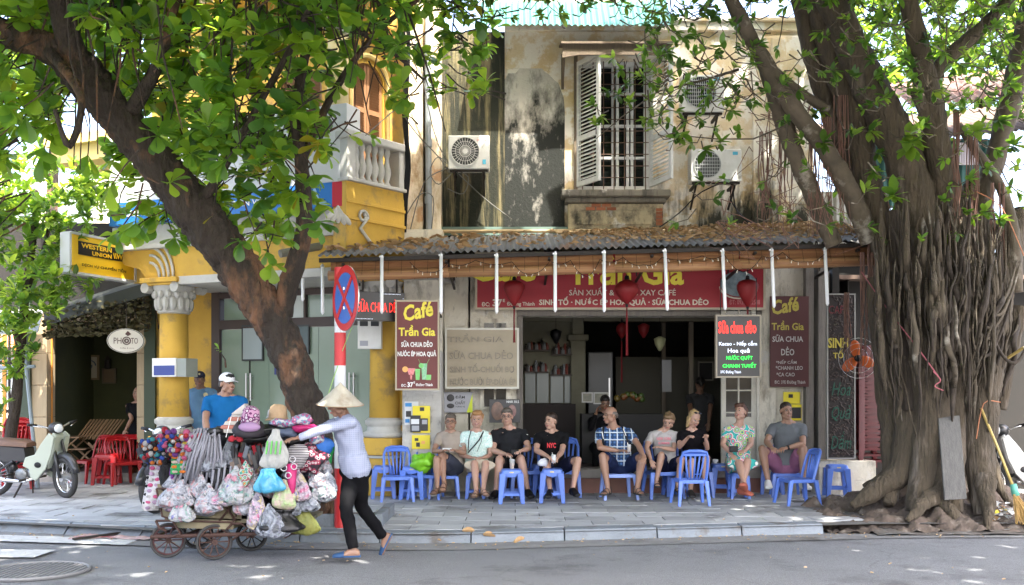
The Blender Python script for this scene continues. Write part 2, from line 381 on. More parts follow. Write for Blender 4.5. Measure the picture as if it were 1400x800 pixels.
m = MB(); m.bx(X(690, 14.4), X(768, 14.4), 14.385, 14.4, Z(94, 14.4), Z(90, 14.4)); m.build('string_line', W_OCH, cb)
m = MB(); m.bx(X(552, 14.1), X(578, 14.1), 14.1, 14.5, 2.6, TOPZ + .7); m.bx(X(582, 14.15), X(603, 14.15), 14.15, 14.5, 2.6, TOPZ + .7); m.build('pilaster', W_PEEL, cb, bevel=.01)
m = MB(); m.bx(X(1030, 14.3), X(1112, 14.3), 14.3, 14.42, AWZ - .2, TOPZ - .2); m.bx(X(1055, 14.25), X(1075, 14.25), 14.24, 14.42, AWZ - .2, TOPZ - .25); m.build('end_pilaster', W_OCH, cb, bevel=.015)
wn = MB(); Yw = 14.42
wpaint = mat('window_paint', (.62, .64, .62), .6, (.45, .45, .42), 12, bump=.2, bscale=80)
glass = mat('dark_glass', (.012, .014, .014), .08)
fr = MB()
for a in (wx0 + .03, wx1 - .03): fr.bx(a - .03, a + .03, Yw, Yw + .08, wz0, wz1)
fr.bx(wx0, wx1, Yw + .002, Yw + .078, wz1 - .07, wz1 - .002); fr.bx(wx0, wx1, Yw + .002, Yw + .078, wz0 + .002, wz0 + .05)
win = fr.build('window', wpaint, cb)
m = MB(); m.bx(wx0, wx1, Yw + .1, Yw + .12, wz0, wz1); m.build('pane', glass, win)
cs = MB(); mid = (wx0 + wx1) / 2
for a in (X(838, 14.45), X(844, 14.45), X(858, 14.45), X(864, 14.45), X(882, 14.45)): cs.bx(a - .02, a + .02, Yw + .01, Yw + .07, wz0 + .05, wz1 - .07)
for k in range(1, 4):
 z = wz0 + (wz1 - wz0) * k / 4; cs.bx(X(820, 14.4), wx1 - .06, Yw + .015, Yw + .065, z - .018, z + .018)
cs.build('casement', wpaint, win)
rust = mat('rusty_bar', (.06, .045, .035), .8, (.12, .06, .03), 30)
for k in range(7):
 a = wx0 + .08 + (wx1 - wx0 - .16) * k / 6; m = MB(); m.cyl((a, Yw - .02, wz0), (a, Yw - .02, wz1), .008, n=6); m.build('bar', rust, win)
m = MB()
for k in range(1, 11):
 z = wz0 + (wz1 - wz0) * k / 11; m.bx(wx0, wx1, Yw - .034, Yw - .026, z - .006, z + .006)
m.build('cross_bar', rust, win)
def shutter(hx, hy, ex, ey, z0, z1):
 d = V((ex - hx, ey - hy, 0)); W_ = d.length; d.normalize(); n = V((-d.y, d.x, 0)); H_ = V((hx, hy, 0))
 def q(a, b, c): return H_ + d * a + n * b + V((0, 0, c))
 m = MB(); t = .02
 for a in (0, W_ - .06): m.prism([q(a, -t, z0), q(a + .06, -t, z0), q(a + .06, t, z0), q(a, t, z0)], (0, 0, 0), (0, 0, z1 - z0))
 for z in (z0, z0 + (z1 - z0) * .36, z1 - .07): m.prism([q(.06, -t * .9, z), q(W_ - .06, -t * .9, z), q(W_ - .06, t * .9, z), q(.06, t * .9, z)], (0, 0, 0), (0, 0, .07))
 s = m.build('shutter', wpaint, cb);
 n_ = int((z1 - z0) / .055)
 for k in range(n_):
  z = z0 + .08 + k * .055
  if z > z1 - .1 or abs(z - z0 - (z1 - z0) * .36 - .03) < .05: continue
  l = MB(); l.add([q(.06, -t, z), q(W_ - .06, -t, z), q(W_ - .06, t, z + .035), q(.06, t, z + .035), q(.06, -t, z + .008), q(W_ - .06, -t, z + .008), q(W_ - .06, t, z + .043), q(.06, t, z + .043)], [(0, 1, 2, 3), (7, 6, 5, 4), (0, 4, 5, 1), (2, 6, 7, 3)])
  l.build('louvre', wpaint, s)
shutter(wx0 - .0, 14.36, X(820, 13.86), 13.86, wz0 + .02, wz1 - .03)
shutter(wx1 - .02, 14.36, X(919, 13.72), 13.74, wz0 + .02, wz1 - .03)
wood = mat('weathered_wood', (.16, .12, .08), .85, (.09, .07, .05), 7, bump=.5, stretch=(6, 1, 1))
m = MB(); hz = Z(62, 14.0); m.prism([V((X(766, 14), 13.75, hz - .06)), V((X(917, 14), 13.75, hz - .06)), V((X(917, 14), 14.4, hz + .10)), V((X(766, 14), 14.4, hz + .10))], (0, 0, 0), (0, 0, .03)); m.build('hood_roof', wood, cb)
m = MB(); m.prism([V((X(768, 14), 0, hz - .04)), V((X(915, 14), 0, hz - .04)), V((X(915, 14), 0, hz - .16)), V((X(895, 14), 0, hz - .20)), V((X(790, 14), 0, hz - .20)), V((X(768, 14), 0, hz - .24))], (0, 13.80, 0), (0, 13.83, 0)); m.build('hood_board', wood, cb)
m = MB()
for a in (X(770, 14.2), X(913, 14.2)): m.bar((a, 14.38, hz - .45), (a, 13.82, hz - .12), .03, .04); m.bx(a - .02, a + .02, 14.36, 14.4, hz - .5, hz)
m.build('hood_bracket', wood, cb)
m = MB(); m.bx(X(787, 14.3) - .02, X(790, 14.3), 14.34, 14.4, wz0 - .02, hz); m.build('post', wood, cb)
sx0, sx1 = X(768, 14.1), X(917, 14.1); sz = Z(259, 14.1); lime = stain('sill_plaster', (.50, .42, .26), (.40, .34, .22), (.07, .065, .05), .6, streak=(4, 4, 3)); dk = stain('sill_dark', (.12, .11, .09), (.2, .18, .14), (.03, .03, .025), .5)
m = MB(); m.bx(sx0, sx1, 14.08, 14.42, sz - .10, sz); m.bx(sx0 + .05, sx1 - .05, 14.15, 14.42, sz - .17, sz - .102); m.build('sill', dk, cb, bevel=.02)
m = MB(); m.bx(sx0 + .10, sx1 - .08, 14.26, 14.42, sz - .55, sz - .172); m.build('sill_panel', lime, cb, bevel=.01)
m = MB(); m.bx(sx0 + .22, sx1 - .25, 14.235, 14.27, sz - .48, sz - .27); m.build('panel_moulding', lime, cb, bevel=.015)
brick = mat('red_brick', (.38, .13, .06), .9, (.27, .1, .05), 20, bump=.5, rnd=.25)
for k, (a, b) in enumerate([(.42, 0), (.57, 0), (.72, 0), (.50, 1), (.65, 1)]):
 m = MB(); m.box((sx0 + a, 14.262, sz - .245 + b * .05), (.13, .02, .042)); m.build('brick', brick, cb)
for k in range(5):
 m = MB(); m.box((sx1 - .14, 14.262, sz - .26 - k * .05), (.09, .02, .042)); m.build('brick', brick, cb)
teal = mat('teal_sheet', (.04, .17, .14), .5, (.025, .11, .09), 6, bump=.1, stretch=(3, 1, 1))
def corr(x0, x1, p_lo, p_hi, wave, amp, nrm, name, m_, parent, ny=6, seg=6, sag=0):
 """p_lo,p_hi: functions x-> point at the low / high edge"""
 n = max(6, int((x1 - x0) / wave * seg)); g_ = MB()
 def fn(u, v):
  x = x0 + (x1 - x0) * u; p = p_lo(x).lerp(p_hi(x), v); return p + V(nrm) * (amp * math.sin(x / wave * 2 * math.pi) + .012 * noise.noise(V((x * 1.3, v * 2, 3))))
 g_.grid(fn, n, ny); return g_.build(name, m_, parent, smooth=True, fixn=False)
for k in range(4):
 a = X(656, 13.8) + k * .66; corr(a, a + .68, lambda x: V((x, 13.72, Z(34, 13.72) - .002 * k)), lambda x: V((x, 14.5, Z(34, 13.72) + .75)), .085, .014, (0, -.7, .7), 'roof_sheet', teal, cb)
m = MB(); m.bx(X(656, 13.8), X(895, 13.8), 14.3, 14.36, TOPZ + .06, TOPZ + .35); m.build('fascia', W_OCH, cb)
m = MB(); m.bx(X(596, 14.4), X(640, 14.4), 14.4, 14.7, PZ, AWZ); m.bx(X(643, 14.42), OX0, 14.42, 14.7, PZ, AWZ - .002); m.bx(OX0, OX1, 14.43, 14.7, OZ, AWZ - .004)
m.bx(OX1, X(1060, 14.4), 14.38, 14.7, PZ, AWZ - .006); m.bx(X(1060, 14.4), X(1106, 14.4), 14.42, 14.7, PZ, AWZ - .008); m.build('pier_wall', W_PALE, cb)
greyw = mat('grey_wood', (.20, .18, .15), .85, (.12, .11, .10), 8, bump=.5, stretch=(5, 5, .6))
m = MB(); m.bx(X(1100, 14.35), X(1112, 14.35), 14.3, 14.44, PZ, 3.4); m.bx(X(1116, 14.35), X(1131, 14.35), 14.26, 14.44, PZ, 3.4); m.build('door_post', greyw, cb, bevel=.01)
m = MB(); m.bx(OX0 - .05, OX1 + .05, 14.36, 14.44, OZ - .005, OZ + .10); m.bx(OX0 - .055, OX0 + .03, 14.37, 14.5, .5, OZ - .006); m.build('door_frame', greyw, cb, bevel=.008)
stepm = mat('red_brown_step', (.19, .075, .05), .5, (.13, .05, .035), 5, bump=.1); cem = mat('cement_step', (.33, .30, .26), .8, (.24, .22, .2), 5, bump=.4)
FZ = Z(641, 14.3)
m = MB(); m.bx(OX0 - .3, OX1, 14.22, 14.5, PZ - .02, FZ - .13); m.build('step_riser', stepm, cb)
m = MB(); m.bx(OX0 - .3, OX1, 14.18, 14.5, FZ - .125, FZ); m.build('step_tread', cem, cb, bevel=.01)
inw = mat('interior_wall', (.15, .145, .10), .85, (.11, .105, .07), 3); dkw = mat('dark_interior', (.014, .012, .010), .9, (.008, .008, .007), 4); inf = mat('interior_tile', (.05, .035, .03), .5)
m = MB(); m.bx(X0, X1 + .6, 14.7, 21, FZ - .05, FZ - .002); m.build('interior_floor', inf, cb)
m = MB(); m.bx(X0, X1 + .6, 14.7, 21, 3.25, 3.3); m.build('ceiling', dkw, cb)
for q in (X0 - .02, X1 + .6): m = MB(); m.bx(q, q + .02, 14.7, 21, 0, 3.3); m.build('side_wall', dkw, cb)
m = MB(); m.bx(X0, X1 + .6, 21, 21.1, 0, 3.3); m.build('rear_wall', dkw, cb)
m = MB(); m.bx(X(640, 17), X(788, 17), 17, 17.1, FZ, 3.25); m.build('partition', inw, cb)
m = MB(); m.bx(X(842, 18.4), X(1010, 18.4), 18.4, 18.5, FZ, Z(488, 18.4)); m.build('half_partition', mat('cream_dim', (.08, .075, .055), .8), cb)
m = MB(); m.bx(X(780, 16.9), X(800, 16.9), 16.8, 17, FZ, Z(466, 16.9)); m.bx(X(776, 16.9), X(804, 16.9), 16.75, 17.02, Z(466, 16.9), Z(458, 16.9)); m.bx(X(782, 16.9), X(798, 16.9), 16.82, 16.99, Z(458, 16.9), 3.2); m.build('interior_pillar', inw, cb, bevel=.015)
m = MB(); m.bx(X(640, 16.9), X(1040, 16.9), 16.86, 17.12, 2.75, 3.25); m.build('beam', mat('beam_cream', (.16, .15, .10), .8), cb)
dx0, dx1 = X(986, 14.3), X(1034, 14.3); dl = MB(); dz1 = Z(470, 14.3) + .6
for a in (dx0, dx1 - .07): dl.bx(a, a + .07, 14.30, 14.34, FZ, dz1)
for z0, z1 in ((FZ, FZ + .45), (Z(585, 14.3), Z(570, 14.3)), (dz1 - .1, dz1)): dl.bx(dx0 + .07, dx1 - .07, 14.302, 14.338, z0, z1)
dl.bx((dx0 + dx1) / 2 - .012, (dx0 + dx1) / 2 + .012, 14.306, 14.334, FZ + .45, dz1 - .1)
for k in range(4): dl.bx(dx0 + .07, dx1 - .07, 14.308, 14.332, Z(570, 14.3) + .05 + k * .32, Z(570, 14.3) + .07 + k * .32)
dl.bx(X(1034, 14.3), X(1038, 14.3), 14.28, 14.4, FZ, 2.64)
door = dl.build('door', mat('door_white', (.52, .50, .42), .65, (.38, .36, .3), 9, bump=.2), cb, bevel=.004)
m = MB(); m.bx(dx0 + .07, dx1 - .07, 14.315, 14.322, FZ + .4, dz1 - .08); m.build('pane', glass, door)
m = MB(); a, b = X(662, 14.38), X(692, 14.38); m.bx(a - .06, b + .06, 14.36, 14.42, Z(560, 14.4), Z(436, 14.4)); w2 = m.build('blind_window', W_PALE, cb)
m = MB(); m.bx(a, (a + b) / 2 - .015, 14.345, 14.362, Z(556, 14.4), Z(442, 14.4)); m.bx((a + b) / 2 + .015, b, 14.345, 14.362, Z(556, 14.4), Z(442, 14.4)); m.build('pane', glass, w2)
# ---------- awning ----------
aw = thing('awning', 'long rusty corrugated awning strewn with dry leaves over the cafe front', 'awning', (0, 12.5, 3.2))
AX0, AX1 = X(436, 12.5), X(1207, 12.5)
def azf(x): t = (x - AX0) / (AX1 - AX0); return 3.235 + .20 * t
tin = mat('awning_tin', (.16, .17, .17), .6, (.09, .09, .085), 3, bump=.3, c3=(.2, .11, .06), s3=2.5, t3=.62, stretch=(1, .5, 1))
n_sh = 9; sw = (AX1 - AX0) / n_sh
for k in range(n_sh):
 a = AX0 + k * sw
 corr(a, a + sw + .05, lambda x, k=k: V((x, 12.42, azf(x) + .006 * (k % 2))), lambda x, k=k: V((x, 14.3, azf(x) + .50 + .006 * (k % 2))), .088, .016, (0, 0, 1), 'roof_sheet', tin, aw, ny=8, seg=8)
m = MB(); m.bar((AX0, 12.52, azf(AX0) - .045), (AX1, 12.52, azf(AX1) - .045), .04, .05); m.bar((AX0, 13.4, azf(AX0) + .2), (AX1, 13.4, azf(AX1) + .2), .04, .05); m.build('purlin', DARK, aw)
for k in range(6):
 x = AX0 + .3 + k * (AX1 - AX0 - .6) / 5; m = MB(); z = azf(x)
 m.bar((x, 12.5, z - .05), (x, 14.35, z + .44), .035, .035); m.bar((x, 12.5, z - .10), (x, 14.35, z - .25), .03, .03)
 for q in range(6):
  y0 = 12.6 + q * .3; m.bar((x, y0, z - .10 - .07 * q / 5), (x, y0 + .15, z - .02 + .08 * q), .015, .015); m.bar((x, y0 + .15, z - .02 + .08 * q), (x, y0 + .3, z - .10 - .07 * (q + 1) / 5), .015, .015)
 m.build('truss', DARK, aw)
m = MB(); m.tube([P(383, 347, 13.0), P(430, 338, 13.3), P(520, 324, 13.9), P(586, 318, 14.1)], .055, 10); m.build('gutter_pipe', mat('mossy_pipe', (.20, .19, .15), .9, (.11, .11, .08), 6, bump=.4), aw)
m = MB(); m.tube([(X(585, 14.2), 14.2, AWZ + .02), (X(900, 14.2), 14.2, AWZ + .03), (X(1090, 14.2), 14.22, AWZ - .02)], .025, 8); m.tube([(X(760, 14.1), 14.12, AWZ - .01), (X(925, 14.1), 14.12, AWZ + .01)], .022, 8); m.build('ridge_pole', mat('bamboo_pole', (.45, .33, .17), .7, (.3, .22, .12), 9), aw)
m = MB(); m.bx(X(585, 14.3), X(1090, 14.3), 14.28, 14.34, AWZ - .02, AWZ + .10); m.build('flashing', mat('green_flashing', (.09, .16, .13), .7, (.14, .2, .17), 4), aw)
dl1 = [mat('dry_leaf', (.30, .17, .07), .8, (.42, .28, .14), 18), mat('dry_leaf_pale', (.45, .33, .19), .8, (.33, .22, .12), 18)]
def dry_leaf(mb, c, s, rz=None, curl=.25):
 rz = rnd(0, 6.28) if rz is None else rz; L_, W_ = s, s * rnd(.35, .55); M = Matrix.Rotation(rz, 3, 'Z') @ Matrix.Rotation(rnd(-.5, .5), 3, 'X') @ Matrix.Rotation(rnd(-.4, .4), 3, 'Y')
 pr = [(-1, 0), (-.4, .9), (.4, .8), (1, 0), (.4, -.8), (-.4, -.9)]; mid = [(-.4, 0), (.4, 0)]
 vs = [V((a * L_ / 2, b * W_ / 2, abs(b) * s * curl + a * a * s * .1)) for a, b in pr + mid]
 mb.add([M @ q + V(c) for q in vs], [(0, 6, 1), (1, 6, 7, 2), (2, 7, 3), (0, 5, 6), (5, 4, 7, 6), (4, 3, 7)])
m1, m2 = MB(), MB()
for i in range(5200):
 x = rnd(AX0, AX1); t = (x - AX0) / (AX1 - AX0); v = random.random()
 d = .06 + .9 * max(0, min(1, (t - .42) / .25)) * min(1, (v * 1.2)) + (.15 if t > .88 else 0)
 if random.random() > d: continue
 y = 12.44 + 1.8 * v; z = azf(x) + .5 * (y - 12.42) / 1.88 + rnd(.02, .05 + .05 * max(0, t - .5) * v)
 dry_leaf(m1 if random.random() < .5 else m2, (x, y, z), rnd(.06, .12))
for i in range(70):
 x = rnd(AX0, AX0 + 2.2); v = random.random(); y = 12.5 + 1.5 * v; dry_leaf(m1, (x, y, azf(x) + .5 * (y - 12.42) / 1.88 + .03), rnd(.12, .24))
m1.build('fallen_leaves', dl1[0], aw, fixn=False, kind='stuff'); m2.build('fallen_leaves', dl1[1], aw, fixn=False, kind='stuff')
bam = mat('bamboo_blind', (.28, .13, .055), .6, (.20, .09, .04), 2, bump=.25, bscale=12, stretch=(.5, 1, 40), c3=(.34, .19, .08), s3=1.1, t3=.52)
twine = mat('twine', (.1, .06, .035), .9)
bl = [(452, 612), (615, 838), (841, 1010), (1012, 1216)]
lbs = ['leftmost rolled bamboo blind under the awning, beside the red lettered display', 'rolled bamboo blind above the faded panel and left half of the red signboard', 'rolled bamboo blind above the middle of the red signboard', 'rightmost rolled bamboo blind, bright orange-brown, reaching the banyan roots']
for (a, b), lb in zip(bl, lbs):
 Yb = 12.6; xa, xb = X(a, Yb), X(b, Yb); zt = lambda x: azf(x) - .03
 py = lambda x: 3.235 - .31 + .20 * (x - AX0) / (AX1 - AX0) + .02
 r = thing('bamboo_blind', lb, 'blind', ((xa + xb) / 2, Yb, 3.0), 0, 'bamboo blinds rolled up along the awning')
 g_ = MB(); g_.grid(lambda u, v: V((xa + (xb - xa) * u, Yb + .006 * (math.sin(v * 90)) + .012 * noise.noise(V((u * 5, v * 2, a))), zt(xa + (xb - xa) * u) * (1 - v) + (py(xa + (xb - xa) * u) + .06) * v)), 10, 90)
 g_.build('slat_panel', bam, r, fixn=False)
 m = MB(); m.tube([(xa - .02, Yb - .04, py(xa) + .055), ((xa + xb) / 2, Yb - .04, py((xa + xb) / 2) + .045), (xb + .02, Yb - .04, py(xb) + .055)], .065, 12); m.build('roll', bam, r, smooth=True)
 m = MB(); n = max(3, int((xb - xa) / .16))
 for k in range(n):
  x = xa + (k + .5) * (xb - xa) / n; m.cyl((x, Yb - .012, zt(x)), (x, Yb - .115, py(x) + .06), .003, n=4); m.cyl((x, Yb - .115, py(x) + .06), (x, Yb - .05, py(x) - .02), .003, n=4)
 m.build('cord', twine, r)
rodm = mat('rod_white', (.82, .84, .86), .35)
RODL = ['the leaning trunk, leftmost of three thin ones', 'the leaning trunk, middle of three thin ones', 'the leaning trunk, shortest and farthest back', 'the no-stopping sign, just left of it', 'the no-stopping sign, just right of it', 'the right edge of the vertical maroon lightbox', 'the left end of the red signboard', 'the word SINH on the red signboard', 'the words NUOC EP on the red signboard', 'the last yellow letters on the signboard', 'the cup picture on the red signboard', 'the right signboard end, over the dim banner', 'the top of the coffee bean panel', 'the banyan trunk, last in the row']
rods = [(393, 352, 400, 13.6), (414, 347, 412, 13.5), (421, 345, 372, 13.9), (441, 365, 430, 13.2), (522, 352, 429, 12.45), (603, 350, 429, 12.45), (679, 350, 429, 12.45), (759, 348, 427, 12.45), (826, 346, 427, 12.45), (909, 344, 425, 12.45), (988, 344, 424, 12.45), (1055, 343, 421, 12.45), (1128, 342, 418, 12.45), (1201, 338, 418, 12.45)]
for i, (px, a, b, Y) in enumerate(rods):
 r = thing('light_rod', ('thin white light tube hanging near ' + RODL[i]), 'light tube', P(px, a, Y), 0, 'white light tubes hanging in a row from the awning')
 dx = .0 if i < 9 else .03; m = MB(); m.tube([P(px, a, Y), P(px, b - 3, Y) + V((dx, 0, 0)), P(px, b, Y) + V((dx, 0, 0))], [.022, .022, .008], 8); m.build('tube', rodm, r, smooth=True)
 m = MB(); m.cyl(P(px, a - 4, Y), P(px, a + 1, Y), .016, n=8); m.bx(X(px, Y) - .03, X(px, Y) + .02, Y - .01, Y + .03, Z(a, Y), Z(a, Y) + .02); m.build('clip', STEEL, r)
warm = mat('bulb_clear', (.75, .7, .6), .2);
sl_ = thing('string_lights', 'string of small clear bulbs looped along the bamboo blinds', 'string lights', P(760, 360, 12.46))
m = MB(); bb = MB(); sp = [(560, 358), (585, 372), (612, 360), (650, 356), (700, 358), (725, 375), (752, 357), (780, 356), (802, 378), (820, 355), (852, 352), (880, 362), (905, 352), (960, 350), (990, 348), (1016, 372), (1042, 350), (1070, 345), (1100, 358), (1130, 345)]
for (a, b), (c, d) in zip(sp, sp[1:]):
 for k in range(7):
  t = k / 7; q = P(a + (c - a) * t, b + (d - b) * t + 5 * math.sin(math.pi * t), 12.44 ); t2 = (k + 1) / 7; q2 = P(a + (c - a) * t2, b + (d - b) * t2 + 5 * math.sin(math.pi * t2), 12.44)
  m.cyl(q, q2, .004, n=4);
  if k % 2: e = V((rnd(-.02, .02), 0, -.03)); bb.cyl(q, q + e, .003, n=4); bb.ell(q + e, (.006, .006, .012), nu=5, nv=4)
m.build('wire', BLACK, sl_); bb.build('bulb', warm, sl_, kind='stuff')
# ---------- AC units ----------
acw = mat('ac_white', (.66, .67, .64), .5, (.5, .5, .45), 6, c3=(.34, .32, .27), s3=5, t3=.64); acd = mat('ac_dark', (.03, .035, .035), .6)
def ac(px0, py0, px1, py1, Y, label, radial=False, side=0, txt=None, tm=None):
 x0, x1, z0, z1 = X(px0, Y), X(px1, Y), Z(py1, Y), Z(py0, Y); h = z1 - z0
 r = thing('air_conditioner', label, 'air conditioner', ((x0 + x1) / 2, Y, z0), 0, 'outdoor air conditioner units on the wall')
 m = MB(); m.bx(x0, x1, Y, Y + .26, z0, z1); b = m.build('casing', acw, r, bevel=.012)
 c = V((x0 + h * .5, Y - .004, z0 + h * .52)); rr_ = h * .42
 m = MB(); m.cyl(c + V((0, .01, 0)), c + V((0, -.002, 0)), rr_, n=28); m.build('fan_opening', acd, r)
 m = MB(); m.tube([c + V((math.cos(t) * rr_, -.01, math.sin(t) * rr_)) for t in [k * math.pi / 14 for k in range(28)]], .007, 5, closed=True)
 if radial:
  for k in range(28): t = k * math.pi / 14; m.cyl(c + V((math.cos(t) * .03, -.014, math.sin(t) * .03)), c + V((math.cos(t) * rr_, -.012, math.sin(t) * rr_)), .0028, n=4)
  for q in (.4, .7): m.tube([c + V((math.cos(t) * rr_ * q, -.014, math.sin(t) * rr_ * q)) for t in [k * math.pi / 12 for k in range(24)]], .0025, 4, closed=True)
  m.cyl(c + V((0, -.02, 0)), c + V((0, -.01, 0)), .035, n=12)
 else:
  for k in range(-7, 8):
   t = k * rr_ / 8; hh = math.sqrt(rr_ ** 2 - t * t); m.cyl(c + V((t, -.012, -hh)), c + V((t, -.012, hh)), .0028, n=4)
   if k % 2 == 0: m.cyl(c + V((-hh, -.014, t)), c + V((hh, -.014, t)), .0035, n=4)
  m.cyl(c + V((0, -.018, 0)), c + V((0, -.01, 0)), .012, n=8)
 m.build('grille', acw if radial else mat('grille_grey', (.42, .44, .42), .5), r)
 if txt: text(txt, (x1 - h * .22, Y - .004, z1 - h * .14), h * .055, h * .30, tm, r)
 m = MB(); m.bx(x1 - h * .2, x1 - h * .1, Y - .003, Y + .01, z0 + h * .14, z0 + h * .28) if radial else m.bx(x1 - h * .28, x1 - h * .12, Y - .003, Y + .01, z1 - h * .18, z1 - h * .08); m.build('sticker', mat('sticker_blue', (.08, .42, .58), .5), r)
 m = MB()
 for a in (x0 + .06, x1 - .1): m.bx(a, a + .035, Y + .02, CAFE_Y, z0 - .045, z0 - .008); m.bar((a + .017, Y + .06, z0 - .05), (a + .017, CAFE_Y, z0 - .3), .025, .025)
 m.bx(x0 + .02, x1 - .02, Y + .02, Y + .06, z0 - .03, z0 - .002); m.build('bracket', DARK, r)
 if side:
  m = MB()
  for k in range(12): z = z0 + .05 + k * (h - .1) / 12; m.bx(x0 - .012, x0 - .002, Y + .03, Y + .23, z, z + .012)
  m.build('side_fin', acw, r)
 return r
ac(613, 185, 669, 231, 13.95, 'white air conditioner with round spoked fan grille on the mossy black wall', True, txt='NAGAKAWA', tm=mat('red_print', (.6, .03, .03), .5))
ac(932, 102, 990, 153, 13.95, 'upper air conditioner of the pair, right of the shuttered window')
ac(945, 204, 1014, 248, 13.9, 'lower air conditioner of the pair, half hidden by a leafy twig', side=1)
pp = MB(); pp.tube([(X(585, 14.1), 14.05, 6.9), (X(586, 14.1), 14.05, 5.0), (X(587, 14.1), 14.05, 3.75)], .045, 10)
for z in (4.2, 5.0, 5.8): pp.cyl((X(586, 14.1), 14.05, z), (X(586, 14.1), 14.05, z + .1), .055, n=10)
pp.build('drain_pipe', mat('pipe_grey', (.24, .27, .29), .6, (.18, .2, .2), 5), None, smooth=False, label='grey drain pipe running down the peeling pilaster', cat='pipe')
def cable(name, pts, r, m_, label, cat='cable', n=5, **k):
 pts = [V(p) for p in pts]; out = []
 for i in range(len(pts) - 1):
  p0, p1, p2, p3 = pts[max(i - 1, 0)], pts[i], pts[i + 1], pts[min(i + 2, len(pts) - 1)]
  for t in (0, .25, .5, .75): out.append(.5 * ((2 * p1) + (p2 - p0) * t + (2 * p0 - 5 * p1 + 4 * p2 - p3) * t * t + (3 * p1 - p0 - 3 * p2 + p3) * t ** 3))
 out.append(pts[-1]); mb = MB(); mb.tube(out, r, n); return mb, out
def cables(name, lists, r, m_, label, **k):
 mb = MB()
 for l in lists: q, _ = cable('', l, r, m_, ''); mb.add(q.v, q.f)
 return mb.build(name, m_, None, label=label, cat='cable', **k)
ls = []
for k in range(9):
 o = rnd(-.05, .05); ls.append([P(552 + o * 60, -40, 13.7), P(556 + rnd(-4, 4), 60, 13.75), P(553 + rnd(-4, 4), 150, 13.8), P(557 + rnd(-4, 4), 230, 13.8), P(549 + rnd(-6, 6), 318, 13.9)])
cables('cable_bundle', ls, .016, BLACK, 'thick bundle of black cables dropping down between the yellow balcony and peeling pilaster')
ls = [[P(520, 95, 13), P(560, 170, 13.6), P(600, 215, 13.9), P(614, 236, 14)], [P(500, 185, 13), P(540, 150, 13.4), P(556, 140, 13.7)], [P(575, 90, 13.8), P(600, 200, 14), P(650, 260, 14.2), P(700, 300, 14.2)],
  [P(614, 225, 14), P(598, 215, 14), P(588, 235, 14), P(600, 252, 14), P(622, 232, 14)], [P(620, 232, 14), P(640, 242, 14.1), P(633, 265, 14.1), P(612, 258, 14.1)], [P(560, 318, 14), P(580, 250, 13.9), P(612, 230, 14)], [P(545, 315, 13.9), P(572, 268, 13.9), P(592, 270, 13.95), P(590, 312, 14)]]
cables('wall_cables', ls, .008, mat('cable_grey', (.10, .10, .09), .7), 'loose grey wires looping beside the spoked air conditioner')
ls = [[P(1000, 250, 14), P(1000, 275, 14.2), P(1020, 300, 14.3), P(1050, 315, 14.3)], [P(1002, 250, 14), P(1008, 290, 14.2), P(1040, 312, 14.2), P(1075, 318, 14.2)], [P(1014, 240, 14), P(960, 262, 14.2), P(930, 290, 14.25), P(900, 312, 14.2)]]
cables('wall_cables', ls, .010, BLACK, 'black wires drooping from the lower air conditioner to the awning')
# ---------- signs and things on the cafe front ----------
maroon = mat('maroon_panel', (.155, .03, .028), .5, (.13, .024, .022), 3); sred = mat('sign_red', (.34, .008, .018), .5, (.27, .006, .015), 2); frame_m = mat('sign_frame', (.42, .36, .26), .5)
def board(name, label, cat, a, b, c, d, Y, th, m, fm=None, fw=.02, back=None, group=None):
 x0, x1, z0, z1 = X(a, Y), X(c, Y), Z(d, Y), Z(b, Y)
 r = thing(name, label, cat, ((x0 + x1) / 2, Y, z0), 0, group)
 q = MB(); q.bx(x0, x1, Y, Y + th, z0, z1); q.build('panel', m, r, bevel=.003)
 if fm:
  q = MB(); e = .006
  for u in ((x0 - e, x0 + fw, z0 - e, z1 + e), (x1 - fw, x1 + e, z0 - e, z1 + e), (x0 + fw, x1 - fw, z0 - e, z0 + fw), (x0 + fw, x1 - fw, z1 - fw, z1 + e)): q.bx(u[0], u[1], Y - .008, Y + th + .005, u[2], u[3])
  q.build('frame', fm, r)
 return r
G = WLET; cream = mat('cream_letters', (.62, .55, .45), .5)
Y = 14.2; b_ = board('signboard', 'long red cafe signboard with yellow and white lettering above the open front', 'sign', 650, 345, 1046, 423, Y, .1, sred, frame_m, .025)
Yt = Y - .012
ptext('Café', 692, 368, 92, 34, Yt, GOLD, b_, bold=.03, shear=.3)
ptext('Trần Gia', 856, 368, 158, 44, Yt, GOLD, b_, bold=.03)
ptext('SẢN XUẤT & RANG XAY CAFÉ', 851, 398, 146, 12, Yt, cream, b_, bold=.012)
ptext('SINH TỐ · NƯỚC ÉP HOA QUẢ · SỮA CHUA DẺO', 853, 412, 232, 13, Yt, cream, b_, bold=.03)
ptext('ĐC:', 664, 416, 11, 6, Yt, cream, b_, bold=.02); ptext('37', 680, 414, 13, 10, Yt, cream, b_, bold=.03); ptext('E', 689, 411, 3, 4, Yt, cream, b_, bold=.02); ptext('Đường Thành', 712, 416, 38, 7, Yt, cream, b_, bold=.02)
ptext('ĐT: 093.682.2538', 1018, 413, 42, 7, Yt, mat('rose_letters', (.5, .16, .16), .5), b_, bold=.015)
cupm = mat('cup_blue', (.08, .12, .14), .4, (.3, .38, .4), 14)
m = MB(); c = P(1010, 390, Y - .02)
m.loft([[c + V((math.cos(t) * .26 * s, yy, math.sin(t) * .18 * s + .02)) for t in [k * math.pi / 12 for k in range(24)]] for s, yy in ((1, .015), (1, .005), (.85, 0), (.5, .002))]); m.build('cup_picture', cupm, b_)
